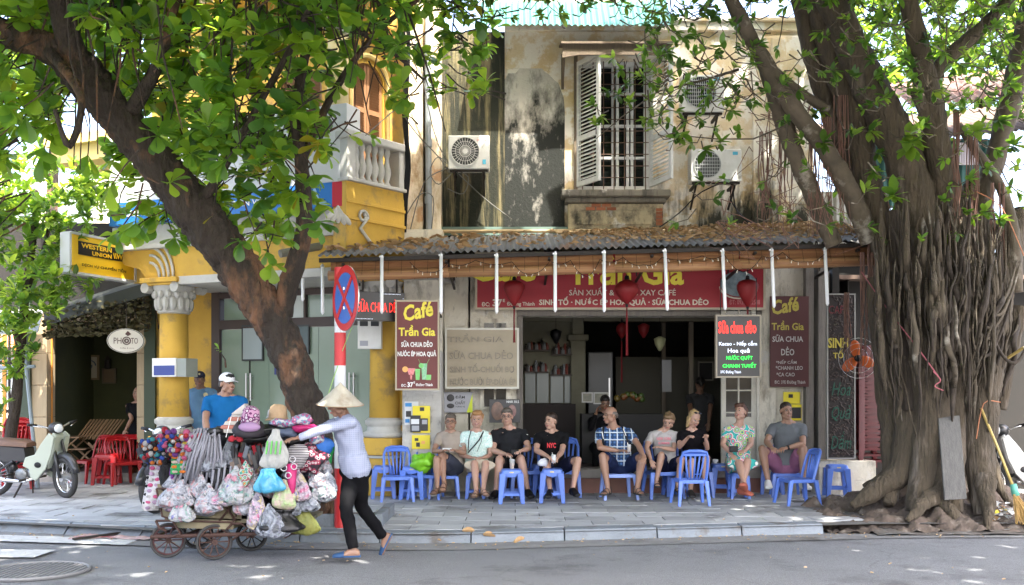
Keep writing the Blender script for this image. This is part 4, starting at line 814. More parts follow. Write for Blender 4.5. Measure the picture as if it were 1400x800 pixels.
arched_shutter(MC, a0, a1, 4.32, 5.95, 6.2, .63, YR)
m = MB(); m.bx(-.02, .13, -.02, .2, 4.32, 4.86); m.bx(CW - .12, CW, -.02, .2, 4.32, 4.86); m.bx(-.03, CW, -.05, .2, 4.301, 4.35); xf(m, MC); m.build('balcony_post', white_m, YR, bevel=.012)
m = MB(); m.bx(-.04, CW, -.05, .21, 4.86, 4.97); xf(m, MC); m.build('balcony_rail', white_m, YR, bevel=.02)
for k in range(6):
 m = MB(); m.lathe([(.045, 4.352), (.055, 4.38), (.03, 4.42), (.055, 4.50), (.062, 4.56), (.035, 4.68), (.028, 4.74), (.05, 4.80), (.045, 4.858)], (.21 + k * .118, .08, 0), n=10); xf(m, MC); m.build('baluster', white_m, YR, smooth=True)
m = MB()
for k in range(5): m.ell((-.18 - .07 * (k - 2) * .9, -.02, 3.83 - abs(k - 2) * .02), (.05, .03, .12), Matrix.Rotation((k - 2) * .5, 3, 'Y'), 8, 6)
m.tube([(.25 + .09 * math.exp(-t * .12) * math.cos(t), -.03, 3.86 + .09 * math.exp(-t * .12) * math.sin(t)) for t in [k * .4 for k in range(20)]], .022, 6); m.tube([(.34, -.03, 3.86), (.20, -.03, 3.70), (.42, -.03, 3.5), (.6, -.03, 3.46)], .025, 6)
xf(m, MC); m.build('scroll_ornament', white_m, YR, smooth=True)
m = MB(); m.prism([V((-1.68, 14.12, 0)), V((-1.50, 13.95, 0)), V((-1.45, 14.4, 0)), V((-1.68, 14.4, 0))], (0, 0, PZ), (0, 0, 3.2)); m.build('corner_wall', YEL, YR)
# ---- shop front behind the columns
SY = 1.05
fx0, _ = yray(291, 500, SY); fx1 = .25
yb('inner_wall', [(yray(212, 500, SY)[0], fx0, SY, SY + .2, PZ, 3.1)], YEL); yb('wall_strip', [(CL + .55, CL + .575, SY - .006, SY + .01, PZ, 3.1)], dkw)
frm = mat('dark_brown_frame', (.04, .022, .016), .5)
yb('shop_frame', [(fx0, fx0 + .16, SY - .04, SY + .1, PZ, 3.1), (fx0 + .16, fx1, SY - .04, SY + .1, 2.52, 2.66), (fx0 + .16, fx1, SY - .038, SY + .098, 3.0, 3.09)] + [(fx0 + .16 + k * .52, fx0 + .2 + k * .52, SY - .036, SY + .096, 2.66, 3.0) for k in range(1, 6)], frm, bevel=.004)
gl = mat('green_shop_glass', (.20, .27, .21), .12, (.17, .23, .18), 1.2, spec=.8)
k = 0; x = fx0 + .17
while x < fx1 - .1:
 x2 = min(x + .9, fx1 - .05); yb('glass_pane', [(x + .004, x2 - .004, SY, SY + .02, PZ + .02, 2.515)], gl); x = x2
for k in range(6): yb('clerestory_pane', [(fx0 + .205 + k * .52, fx0 + .675 + k * .52, SY + .02, SY + .04, 2.665, 2.995)], mat('pale_pane', (.5, .55, .52), .3) if k not in (0, 3) else gl)
for px in (337, 343, 478, 484):
 hx, hz = yray(px, 530, SY - .05); m = MB(); m.cyl((hx, SY - .06, hz - .2), (hx, SY - .06, hz + .22), .014, n=8); m.cyl((hx, SY - .06, hz - .15), (hx, SY, hz - .15), .008, n=6); m.cyl((hx, SY - .06, hz + .17), (hx, SY, hz + .17), .008, n=6); xf(m, MY); m.build('door_handle', STEEL, YR)
def yboard(name, label, cat, px0, py0, px1, py1, ly, m_, fm=None, txt=None):
 x0, z1 = yray(px0, py0, ly); x1, z0 = yray(px1, py1, ly)
 r = thing(name, label, cat, yl((x0 + x1) / 2, ly, z0), math.atan2(-1.4, 3.27)); yb('panel', [(x0, x1, ly, ly + .03, z0, z1)], m_, r)
 if fm: yb('frame', [(x0 - .02, x1 + .02, ly - .005, ly + .025, z1, z1 + .025), (x0 - .02, x1 + .02, ly - .005, ly + .025, z0 - .025, z0), (x0 - .02, x0, ly - .005, ly + .025, z0, z1), (x1, x1 + .02, ly - .005, ly + .025, z0, z1)], fm, r)
 if txt: q = text_mb(txt, .03, (x1 - x0) * .8, .02); xf(q, MY @ Matrix.Translation(((x0 + x1) / 2, ly - .006, (z0 + z1) / 2))); q.build('lettering', WLET, r, fixn=False)
 return r
yboard('notice_board', 'grey framed notice on the green glass left of the leaning trunk', 'notice', 332, 447, 358, 491, SY - .04, mat('notice_grey', (.28, .33, .33), .4), acd)
yboard('window_sticker', 'dark blue sticker on the green glass beside the trunk', 'sticker', 375, 497, 396, 512, SY - .02, mat('sticker_navy', (.02, .03, .14), .5))
yboard('notice_board', 'dark framed notice on the green glass behind the trunk', 'notice', 392, 447, 421, 482, SY - .04, mat('notice_dark', (.06, .09, .09), .4), acd)
r = yboard('fee_box', 'white and blue card box fixed to the left yellow column', 'box', 208, 490, 240, 515, -.36, WHITE); x0, z1 = yray(210, 500, -.37); x1, z0 = yray(238, 513, -.37); yb('blue_label', [(x0, x1, -.368, -.355, z0, z1)], mat('label_navy', (.03, .05, .22), .5), r)
x0, z1 = yray(240, 490, -.36); x1, z0 = yray(253, 515, -.36); yb('side_box', [(x0, x1, -.34, -.1, z0, z1)], mat('box_grey', (.25, .27, .24), .6), r)
b = MB(); b.bx(sx0 - 1.6, sx0 - .02, -.1, .9, 5.35, 5.5); b.bx(sx0 - 1.55, sx0 - .03, .0, .9, 5.1, 5.348); xf(b, MY); b.build('eave', mat('eave_yellow', (.60, .45, .16), .8), YR)
# ---------- money transfer sign ----------
p0 = V((X(97, 13.8), 13.8, 0)); p1 = V((X(186, 15.0), 15.0, 0)); d = (p1 - p0); WL = d.length; ang = math.atan2(d.y, d.x)
zt, zb = Z(317, 13.8), Z(372, 13.8); r = thing('money_sign', 'yellow projecting money transfer sign with black lettered band', 'sign', p0 + V((0, 0, zb)), ang); MW = wm(r)
wy = mat('sign_yellow', (.80, .50, .02), .45); al = mat('alu_edge', (.5, .52, .53), .4)
m = MB(); m.bx(0, WL, .02, .16, 0, zt - zb); xf(m, MW); m.build('panel', wy, r)
m = MB(); H_ = zt - zb
for u in ((-.02, .02, 0, H_), (WL - .02, WL + .02, 0, H_), (.02, WL - .02, -.015, .02), (.02, WL - .02, H_ - .02, H_ + .015)): m.bx(u[0], u[1], .005, .175, u[2], u[3])
xf(m, MW); m.build('frame', al, r)
m = MB(); m.bx(WL * .12, WL * .88, .008, .02, H_ * .48, H_ * .82); xf(m, MW); m.build('black_band', blk, r)
for t, cx, cz, w_, h_, mm in (('WESTERN', .38, .72, .46, .12, wy), ('UNION', .46, .56, .30, .11, wy), ('\\\\WU', .74, .60, .22, .15, wy), ('DỊCH VỤ CHUYỂN TIỀN', .5, .24, .68, .12, blk)):
 q = text_mb(t, H_ * h_, WL * w_, .035); xf(q, MW @ Matrix.Translation((WL * cx, .003, H_ * cz))); q.build('lettering', mm, r, fixn=False)
m = MB(); m.bar(MW @ V((WL * .8, .09, H_)), P(190, 330, 15.2), .03, .03); m.build('bracket', DARK, r)
# ---------- left photo cafe ----------
LY = 16.2
ps = thing('photo_cafe', 'small dark photo cafe with stone-framed doorway and black metal awning', 'building', (X(120, LY), LY, PZ))
trav = mat('travertine', (.42, .33, .20), .6, (.33, .25, .15), 4, stretch=(6, 6, .6)); grn = mat('dark_green_wood', (.035, .055, .03), .6); grw = mat('olive_wall', (.055, .06, .018), .85, (.035, .04, .014), 2)
for a, b in ((43, 64), (187, 203)):
 for k in range(5): m = MB(); z0 = PZ + k * .52; m.bx(X(a, LY), X(b, LY), LY, LY + .3, z0 + .003, z0 + .517); m.build('stone_slab', trav, ps, bevel=.006)
m = MB(); m.bx(X(43, LY), X(203, LY), LY + .01, LY + .3, 2.71, 2.9); m.build('lintel', trav, ps)
for q in ((203, 218, .2), (28, 43, .05)): m = MB(); m.bx(X(q[0], LY), X(q[1], LY), LY - q[2], LY + .3, PZ, 3.3); m.build('green_post', grn, ps)
m = MB(); m.bx(X(-80, LY), X(218, LY), LY + .02, LY + .3, 2.9, 4.3); m.build('wall_above', dkw, ps)
m = MB(); m.bx(X(30, 18.6), X(230, 18.6), 18.6, 18.7, 0, 3.2); m.bx(X(43, LY) - .1, X(43, LY), LY + .3, 18.7, 0, 3.2); m.bx(X(210, LY) , X(210, LY) + .1, LY + .3, 18.7, 0, 3.2); m.build('olive_room', grw, ps)
m = MB(); m.bx(X(43, LY) - .5, X(203, LY) + .5, LY + .05, 18.7, 0, PZ + .15); m.build('shop_floor', inf, ps); m = MB(); m.bx(X(43, LY) - .3, X(210, LY) + .3, LY + .3, 18.7, 3.0, 3.1); m.build('shop_ceiling', dkw, ps)
m = MB(); m.bx(X(40, LY), X(206, LY), LY - .2, LY + .05, PZ - .02, PZ + .15); m.build('door_step', cem, ps, bevel=.01)
m = MB(); a, b = P(60, 434, 15.4), P(222, 384, 15.4); m.prism([a, b, b + V((0, 1.1, .35)), a + V((0, 1.1, .35))], (0, 0, 0), (0, 0, .05)); m.bx(a.x, b.x, 15.42, 15.46, 2.55, 2.75) if False else None; m.prism([a, b, P(222, 398, 15.4), P(60, 446, 15.4)], (0, 0, 0), (0, .04, 0)); m.build('metal_awning', mat('black_tin', (.02, .024, .022), .5, (.035, .04, .035), 4), ps)
m = MB()
for px in range(70, 215, 14): z = Z(446 - (px - 60) * .29, 15.5); m.bar((X(px, 15.5), 15.5, z + .02), (X(px + 7, 15.5), 15.5, Z(446, 15.5) - .05), .012, .012); m.bar((X(px + 7, 15.5), 15.5, Z(446, 15.5) - .05), (X(px + 14, 15.5), 15.5, z + .03), .012, .012)
m.build('truss', DARK, ps)
vn = MB();
for i in range(1500):
 px = rnd(60, 205); c = P(px, 440 + rnd(-22, 24) - (px - 60) * .08, 15.6 + rnd(-.3, .3)); s_ = rnd(.03, .055); M = Matrix.Rotation(rnd(0, 6), 3, 'Z') @ Matrix.Rotation(rnd(-1.5, 1.5), 3, 'X'); vn.add([M @ V(q) * s_ + c for q in ((-1, 0, 0), (0, -.7, .1), (1, 0, 0), (0, .7, .1))], [(0, 1, 2, 3)])
vn.build('dry_vine', mat('vine_leaf', (.10, .075, .035), .8, (.05, .06, .02), 20), None, fixn=False, label='dry brown vine hanging under the black awning of the photo cafe', cat='vine', kind='stuff')
m = MB(); a, b = P(-60, 452, 15.6), P(52, 432, 15.6);
gt = thing('orange_gate', 'orange and black slatted gate at the far left edge', 'gate', (X(15, 16.3), 16.3, PZ)); og = mat('orange_slat', (.62, .26, .04), .6);
for k in range(16): m = MB(); x = X(-50, 16.4) + k * .095; m.bx(x, x + (.06 if k % 2 else .03), 16.35, 16.38, PZ, 2.7); m.build('slat', og if k % 2 else DARK, gt)
m = MB(); m.bx(X(-50, 16.4), X(42, 16.4), 16.36, 16.4, 1.2, 1.26); m.bx(X(-50, 16.4), X(42, 16.4), 16.36, 16.4, 2.0, 2.06); m.build('rail', DARK, gt)
sr = thing('lean_to_roof', 'pale grey sheet roof over the gate at the left edge', 'roof', (X(0, 15.5), 15.5, 2.7)); m = MB(); m.prism([P(-90, 462, 14.8), P(52, 455, 14.8), P(60, 425, 16.0), P(-90, 428, 16.0)], (0, 0, 0), (0, 0, .03)); m.build('sheet', mat('pale_sheet', (.42, .44, .44), .6, (.3, .31, .3), 3), sr)
m = MB(); m.cyl((X(52, 15), 15, PZ), (X(30, 15), 15, 2.6), .03, n=8); m.cyl((X(-10, 15), 15, 1.9), (X(48, 15), 15, 1.93), .025, n=8); m.build('pole', mat('pole_blue_grey', (.22, .27, .3), .5), sr)
c = P(172, 466, 15.0); r = thing('oval_sign', 'white oval photo shop sign hanging before the dark doorway', 'sign', c, R(12)); MO = wm(r)
m = MB(); m.lathe([(1, .0), (1, .12)], (0, 0, 0), (0, 1, 0), 32); xf(m, MO @ Matrix.Diagonal((.27, 1, .185, 1))); m.build('disc', mat('disc_white', (.62, .60, .55), .5), r, auto=40)
for s_, mm, y in ((.97, BLACK, -.002), (.93, mat('disc_white', (.62, .60, .55)), -.005)): m = MB(); m.lathe([(1, 0), (1, .001)], (0, y, 0), (0, 1, 0), 32); xf(m, MO @ Matrix.Diagonal((.27 * s_, 1, .185 * s_, 1))); m.build('oval_face' if mm != BLACK else 'rim', mm, r)
dbr = mat('dark_brown_print', (.06, .02, .02), .5)
for t, x, w_ in (('PH', -.115, .11), ('TO', .125, .10)): q = text_mb(t, .09, w_, .0); xf(q, MO @ Matrix.Translation((x, -.012, 0))); q.build('lettering', dbr, r, fixn=False)
q = text_mb('Coffee & more', .02, .2, .0); xf(q, MO @ Matrix.Translation((0.02, -.012, -.11))); q.build('lettering', dbr, r, fixn=False)
m = MB(); m.tube([(.012 + .055 * math.cos(t), -.012, .055 * math.sin(t)) for t in [k * math.pi / 10 for k in range(20)]], .008, 5, closed=True); m.tube([(.012 + .025 * math.cos(t), -.012, .025 * math.sin(t)) for t in [k * math.pi / 8 for k in range(16)]], .01, 5, closed=True); m.prism([V((.03, 0, .07)), V((.08, 0, .1)), V((.03, 0, .15)), V((-.01, 0, .1))], (0, -.014, 0), (0, -.008, 0)); xf(m, MO); m.build('lens_picture', dbr, r)
m = MB(); m.cyl(MO @ V((0, .06, .185)), MO @ V((0, .06, .6)), .008, n=5); m.build('hanger', DARK, r)
r = board('wall_picture', 'framed picture of a curled shape on the olive wall of the photo cafe', 'picture', 108, 486, 135, 519, 18.5, .03, mat('picture_cream', (.40, .36, .26), .7), mat('frame_wood', (.2, .14, .07), .6), .03)
m = MB(); c = P(122, 500, 18.49); m.tube([c + V((.12 * math.cos(t) * math.exp(-t * .15), 0, .12 * math.sin(t) * math.exp(-t * .15))) for t in [k * .35 for k in range(20)]], .012, 5); m.build('printed_curl', mat('curl_blue', (.08, .12, .16), .6), r)
board('wall_picture', 'dim framed photo low left on the olive wall', 'picture', 68, 503, 92, 526, 18.5, .03, dkw, mat('frame_dim2', (.09, .07, .04), .6), .02); board('wall_picture', 'dim framed photo low right on the olive wall', 'picture', 140, 504, 158, 524, 18.5, .03, mat('picture_brown', (.12, .08, .04), .7), mat('frame_dim2', (.09, .07, .04), .6), .02)
r = thing('wall_lantern', 'small metal lantern on the olive wall beside the framed picture', 'lantern', P(147, 500, 18.4)); m = MB(); m.lathe([(.02, -.1), (.06, -.09), (.05, .05), (.07, .06), (.01, .14)], P(147, 497, 18.4), n=6); m.build('body', DARK, r)
def fold_table(x, y, label):
 r = thing('folding_table', label, 'table', (x, y, PZ + .15), 0, 'wooden folding tables and chairs in the photo cafe'); wd = mat('fold_wood', (.20, .12, .06), .6); m = MB()
 for k in range(5): m.bx(x - .35, x + .35, y - .25 + k * .1, y - .17 + k * .1, .78, .80)
 m.build('top', wd, r); m = MB();
 for q in (-.2, .2): m.bar((x - .3, y + q, PZ + .15), (x + .3, y + q, .78), .03, .02); m.bar((x + .3, y + q * 1.1, PZ + .15), (x - .3, y + q * 1.1, .78), .03, .02)
 m.build('leg', wd, r)
fold_table(X(92, 16.9), 16.8, 'left wooden folding table in the photo cafe'); fold_table(X(140, 17.3), 17.3, 'right wooden folding table in the photo cafe')
wd = mat('fold_wood', (.20, .12, .06))
for i, px in enumerate((112, 136)):
 y = 16.8; x = X(px, y); r = thing('folding_chair', ['left', 'right'][i] + ' slatted wooden folding chair leaning back in the photo cafe', 'chair', (x, y, PZ + .15), 0, 'wooden folding chairs in the photo cafe'); m = MB()
 for k in range(6): m.bar((x - .1 + k * .055, y, .75), (x + .05 + k * .055, y + .25, 1.08), .035, .012)
 m.build('back_slat', wd, r); m = MB(); m.bar((x - .12, y - .1, PZ + .15), (x + .3, y, .75), .03, .03); m.bar((x + .3, y, PZ + .15), (x - .15, y - .1, .7), .03, .03); m.bx(x - .15, x + .25, y - .2, y + .2, .58, .60); m.build('frame', wd, r)
# ---------- far backdrop building left ----------
fb = thing('far_building', 'pale overexposed apartment block behind the left tree', 'building', (-16, 34, 0)); pb = mat('pale_render', (.62, .58, .48), .8, (.55, .5, .4), 1)
m = MB(); m.bx(-26, -11.5, 34, 44, 0, 9); m.build('wall', pb, fb)
for i in range(7):
 for j in range(3): m = MB(); m.bx(-25.5 + i * 2, -24.3 + i * 2, 33.93, 34.0, 1.2 + j * 2.8, 2.9 + j * 2.8); w_ = m.build('window', mat('window_grey', (.2, .23, .25), .4), fb)
for j in range(3): m = MB(); m.bx(-26, -11.3, 33.3, 34, .3 + j * 2.8, .7 + j * 2.8); m.build('balcony', mat('terracotta_band', (.5, .22, .12), .8), fb)
# ---------- right side sheds ----------
rs = thing('lean_to_shed', 'dark cluttered lean-to shed with rusty roofs behind the banyan', 'building', (7, 15.6, 0))
m = MB(); m.bx(4.75, 12, 17.5, 17.6, 0, 4.0); m.bx(4.7, 4.8, 14.6, 17.6, 0, 3.8); m.build('back_wall', dkw, rs)
m = MB(); m.bx(X(1358, 15.8), 12, 15.8, 15.9, Z(524, 15.8), Z(410, 15.8)); m.build('panel_wall', mat('concrete_wall', (.25, .26, .23), .9, (.18, .18, .16), 3), rs); m = MB(); m.bx(X(1358, 15.8), 12, 15.82, 15.9, PZ, Z(524, 15.8) - .3); m.build('lower_wall', mat('ochre_dim', (.12, .09, .04), .8), rs)
rr = mat('rust_sheet', (.16, .10, .07), .8, (.09, .07, .06), 3); tl_ = mat('teal_wall_sheet', (.02, .10, .09), .6, (.015, .07, .06), 4)
corr(4.9, 10.5, lambda x: V((x, 14.4, Z(205, 14.6) + .1 * (x - 5))), lambda x: V((x, 16.5, Z(170, 14.6) + .5 + .1 * (x - 5))), .12, .02, (0, 0, 1), 'roof_sheet', rr, rs)
corr(5.6, 11, lambda x: V((x, 13.9, Z(160, 14.6) + .12 * (x - 6))), lambda x: V((x, 14.9, Z(130, 14.6) + .3 + .12 * (x - 6))), .12, .02, (0, 0, 1), 'roof_sheet', mat('red_brown_tiles', (.22, .07, .05), .8, (.2, .18, .15), 5), rs)
corr(5.3, 7.3, lambda x: V((x, 15.2, Z(285, 15.2))), lambda x: V((x, 15.2, Z(190, 15.2))), .12, .02, (0, -1, 0), 'wall_sheet', tl_, rs)
corr(X(1095, 14.8), X(1215, 14.8), lambda x: V((x, 14.8, 3.5)), lambda x: V((x, 14.8, Z(262, 14.8))), .1, .015, (0, -1, 0), 'wall_sheet', mat('pale_wall_sheet', (.4, .4, .37), .6, (.3, .29, .26), 4), rs)
m = MB(); m.bx(X(1310, 15), X(1338, 15), 15.0, 15.03, Z(225, 15), Z(195, 15));
for k in range(8): m.bx(X(1312 + k * 3.2, 14.98), X(1313.4 + k * 3.2, 14.98), 14.97, 14.99, Z(224, 15), Z(196, 15))
m.build('bright_louvre', mat('louvre_pale', (.7, .66, .72), .5), rs)
m = MB(); m.bx(6.0, 12, 15.3, 15.4, Z(340, 15.3), Z(300, 15.3)); m.bx(4.8, 12, 15.0, 15.06, 3.0, 3.1); m.build('beam', DARK, rs)
m = MB(); m.bx(4.8, 12, 14.6, 17.5, 3.2, 3.26); m.build('ceiling_sheet', rr, rs)
# ---------- trees ----------
def leafmat(name, c, tr, c2=None, rough=.35, rnd_=.3, spec=.5):
 m = mat(name, c, rough, c2 or tuple(q * .6 for q in c), 8, rnd=rnd_, spec=spec); N = m.node_tree.nodes; L = m.node_tree.links
 b = N['Principled BSDF']; o = N['Material Output']; t = N.new('ShaderNodeBsdfTranslucent'); t.inputs[0].default_value = rgb(tr); x = N.new('ShaderNodeMixShader'); x.inputs[0].default_value = .5
 L.new(b.outputs[0], x.inputs[1]); L.new(t.outputs[0], x.inputs[2]); L.new(x.outputs[0], o.inputs[0]); return m
LA = [leafmat('almond_leaf', (.095, .21, .045), (.40, .66, .05)), leafmat('almond_leaf_dark', (.055, .14, .045), (.22, .42, .03)), leafmat('almond_leaf_bright', (.16, .29, .035), (.62, .82, .06)), leafmat('almond_leaf_yellow', (.42, .36, .03), (.6, .5, .03))]
LB = [leafmat('fig_leaf', (.08, .18, .04), (.28, .46, .03)), leafmat('fig_leaf_dark', (.04, .10, .03), (.14, .28, .02)), leafmat('fig_leaf_bright', (.15, .27, .05), (.45, .6, .06))]
def leaf_mesh(name, m_, prof, L_, fold=.25, droop=.25, petiole=.1):
 """leaf along +X from the origin, unit length, with a midrib fold"""
 vs = []; fs = []; n = len(prof)
 for i, (t, w_) in enumerate(prof):
  z = -droop * t * t; vs += [V((t, -w_, z + fold * w_)), V((t, 0, z)), V((t, w_, z + fold * w_))]
 for i in range(n - 1):
  a = i * 3; fs += [(a, a + 1, a + 4, a + 3), (a + 1, a + 2, a + 5, a + 4)]
 k = len(vs); vs += [V((-petiole, -.012, 0)), V((-petiole, .012, 0)), V((prof[0][0], .012, 0)), V((prof[0][0], -.012, 0))]; fs.append((k, k + 1, k + 2, k + 3))
 q = MB(); q.add([v * L_ for v in vs], fs); return q.mesh(name, m_, smooth=True)
OBOV = [(0, .02), (.15, .06), (.35, .13), (.55, .22), (.72, .28), (.86, .26), (.95, .16), (1, .02)]
ELLI = [(0, .02), (.15, .12), (.35, .19), (.55, .21), (.75, .17), (.9, .09), (1, .01)]
def frame_of(d, up=V((0, 0, 1))):
 d = d.normalized(); s_ = up.cross(d)
 if s_.length < 1e-3: s_ = V((0, 1, 0))
 s_.normalize(); n = d.cross(s_); return Matrix(((d.x, s_.x, n.x), (d.y, s_.y, n.y), (d.z, s_.z, n.z)))
class Leaves:
 """keeps leaf placements; the ones that show largest become single objects, the rest one 'stuff' mesh each material"""
 def __init__(s, meshes): s.me = meshes; s.l = []
 def rosette(s, c, ax, n, L_, k=None, spread=.9):
  c = V(c); ax = V(ax).normalized(); u, w_ = orth(ax); a0 = rnd(0, 6.28); kk = random.choices(range(len(s.me)), W_)[0] if k is None else k
  for i in range(n):
   a = a0 + i * 2.4; e = rnd(.5, 1.15) * spread; d = (u * math.cos(a) + w_ * math.sin(a)) * math.sin(e) + ax * math.cos(e) + V((0, 0, -.12)); l = L_ * rnd(.65, 1.1)
   M = (Matrix.Translation(c + ax * rnd(-.04, .03)) @ (frame_of(d, jit((0, 0, 1), .35))).to_4x4() @ Matrix.Scale(l, 4)); q = kk if random.random() < .75 else random.choices(range(len(s.me)), W_)[0]; s.l.append((M, q, l))
 def emit(s, parent, limit, name='leaf'):
  inv = wm(parent).inverted()
  def size(e):
   p = e[0].translation
   if p.y < 2: return -9
   x = 700 + F * p.x / p.y; y = HY - F * (p.z - CZ) / p.y
   return (e[2] / p.y) if -10 < x < 1410 and -10 < y < 810 else -1
  s.l.sort(key=size, reverse=True); rest = {}
  for i, (M, k, l) in enumerate(s.l):
   if i < limit: link_mesh(name, s.me[k], parent, inv @ M)
   else: rest.setdefault(k, []).append(M)
  for k, Ms in rest.items():
   hid = [M for M in Ms if size((M, k, 1)) < 0]; Ms = [M for M in Ms if size((M, k, 1)) >= 0]
   if hid:
    b = MB(); cv = [V((0, 0, 0)), V((.5, -.42, .04)), V((1.15, 0, -.12)), V((.5, .42, .04))]  # out-of-view leaves as oversize diamonds, widened to stop more sun
    for M in hid: b.add([M @ q for q in cv], [(0, 1, 2, 3)])
    b.build('crown', s.me[k].materials[0], parent, fixn=False, kind='stuff')
   me = s.me[k]; vs = [q.co.copy() for q in me.vertices]; fs = [tuple(p.vertices) for p in me.polygons]; b = MB()
   for M in Ms: b.v += [M @ q for q in vs]; o = len(b.v) - len(vs); b.f += [tuple(i + o for i in f) for f in fs]
   b.m = [0] * len(b.f); b.build('foliage', me.materials[0], parent, smooth=True, fixn=False, kind='stuff')
W_ = [5, 2.4, 4.4, .16]
bark = mat('almond_bark', (.020, .014, .010), .9, (.045, .033, .024), 9, bump=1, bscale=24, stretch=(1, 1, .45), c3=(.15, .075, .04), s3=2.4, t3=.59)
bark.node_tree.nodes['Bump'].inputs['Distance'].default_value = .05
def barky(pts, rs, n=16, seg=6, am=.10, fq=4.0, ro=0):
 pts = [V(p) for p in pts]; op, orr = [], []
 for i in range(len(pts) - 1):
  p0, p1, p2, p3 = pts[max(i - 1, 0)], pts[i], pts[i + 1], pts[min(i + 2, len(pts) - 1)]
  for k in range(seg):
   t = k / seg; op.append(.5 * ((2 * p1) + (p2 - p0) * t + (2 * p0 - 5 * p1 + 4 * p2 - p3) * t * t + (3 * p1 - p0 - 3 * p2 + p3) * t ** 3)); orr.append(rs[i] * (1 - t) + rs[i + 1] * t)
 op.append(pts[-1]); orr.append(rs[-1]); m = MB(); m.tube(op, orr, n)
 for i, q in enumerate(m.v):
  c = op[min(i // n, len(op) - 1)]; r = (q - c); d = noise.noise(q * fq) * am + noise.noise(q * fq * 3) * am * .4; m.v[i] = q + r * (d * 1.6 + (ro * (abs(noise.noise(V((q.x * 16, q.y * 16, q.z * 5)))) - .25) if ro else 0))
 return m
# --- leaning almond tree ---
at = thing('almond_tree', 'big dark trunk leaning left over the cart, with large round glossy leaves', 'tree', (X(435, 11.0), 11.0, 0))
TY = 11.0
tr = [((452, 715), .27, 11.0), ((446, 685), .22, 11.0), ((434, 620), .20, 11.0), ((420, 560), .19, 11.0), ((400, 500), .19, 10.95), ((378, 450), .205, 10.92), ((345, 395), .22, 10.88), ((308, 342), .23, 10.8), ((262, 284), .24, 10.7), ((218, 225), .20, 10.6), ((165, 165), .20, 10.5), ((110, 100), .21, 10.4), ((60, 62), .15, 10.3), ((-10, 38), .13, 10.1), ((-90, -10), .11, 9.8)]
m = barky([P(a[0], a[1], y) for a, r, y in tr], [r for a, r, y in tr], 72, 30, ro=.28); m.build('trunk', bark, at, smooth=True)
def limb(lst, parent=at, name='branch', mm=bark, n=10):
 m = barky([P(a, b, y) for a, b, y, r in lst], [r for a, b, y, r in lst], n, 5, .1, 6); return m.build(name, mm, parent, smooth=True)
limb([(385, 430, 10.95, .12), (396, 385, 10.9, .115), (412, 335, 10.85, .10), (416, 290, 10.8, .09), (412, 220, 10.7, .075), (405, 150, 10.5, .06), (420, 60, 10.3, .05), (440, -60, 10, .04)])
limb([(268, 285, 10.7, .08), (300, 240, 10.5, .045), (350, 150, 10.2, .035), (400, 60, 9.9, .03), (450, -50, 9.6, .03)])
limb([(112, 100, 10.4, .15), (90, 40, 10.2, .12), (75, -30, 10, .10), (60, -140, 9.7, .08)])
limb([(170, 168, 10.5, .1), (215, 90, 10.2, .06), (240, 0, 9.9, .05), (280, -120, 9.5, .04)])
limb([(412, 220, 10.7, .05), (460, 120, 10.9, .04), (520, 40, 11.2, .03), (600, -20, 11.5, .02)]); limb([(60, 62, 10.3, .07), (110, 130, 9.8, .04), (95, 200, 9.6, .03), (75, 150, 9.5, .02)])
limb([(200, -60, 9.8, .05), (380, -20, 10.2, .035), (520, 60, 10.6, .022), (580, 110, 10.9, .012)])
lv = Leaves([leaf_mesh('leaf', LA[k], OBOV, 1.0, fold=rnd(.1, .3), droop=rnd(.1, .35)) for k in range(4)])
twigs = MB()
def spray(px, py, Y, ax, n=9, L_=.27, k=None, tw=None):
 c = P(px, py, Y); lv.rosette(c, ax, n, L_, k)
 t = c - V(ax).normalized() * .35 + V((0, 0, rnd(.1, .35))) if tw is None else V(tw)
 twigs.tube([c, (c + t) / 2 + jit((0, 0, 0), .03), t], [.006, .008, .011], 5)
reg = []
def dens(px, py):
 if px < 0 or py < 0: return .9
 if px < 240: d = 1.0 if py < 120 - .15 * px + 40 else (.6 if py < 215 - .3 * px else .0)
 else: d = 0
 if 150 < px < 450: d = max(d, 1.0 if py < 215 else (.55 if py < 325 else 0))
 if 430 < px < 560: d = max(d, .85 if py < 60 - (px - 430) * .1 else (.12 if py < 130 else 0))
 if 520 < px < 680: d = max(d, .75 if py < 75 else (.4 if py < 150 - (px - 600) * .2 else 0))
 for (cx, cy, r) in ((112, 45, 0), (105, 140, 30), (140, 130, 22), (285, 95, 0), (510, 130, 35), (120, 175, 45), (200, 200, 28)):
  if r and (px - cx) ** 2 + (py - cy) ** 2 < r * r: d *= .15
 return d
random.seed(21)
for i in range(2500):
 px, py = rnd(-60, 690), rnd(-150, 335)
 if random.random() > dens(px, py) * .7: continue
 tx = [(455, 712), (395, 470), (318, 350), (268, 285), (222, 225), (170, 168), (112, 100), (60, 62)]
 dmin = min(math.hypot(px - (a[0] + (b[0] - a[0]) * t), py - (a[1] + (b[1] - a[1]) * t)) for a, b in zip(tx, tx[1:]) for t in (0, .25, .5, .75))
 Y = rnd(9.4, 12.2) if px < 560 else rnd(10.8, 12.6)
 if dmin < 42 and py > 60: Y = rnd(11.6, 12.4)
 elif dmin < 60: Y = rnd(10.9, 12.2)
 ax = V((rnd(-.8, .8), rnd(-1.1, .2), rnd(-.5, .7))); spray(px, py, Y, ax, random.randint(6, 10), rnd(.19, .27) if px < 480 else rnd(.15, .21))
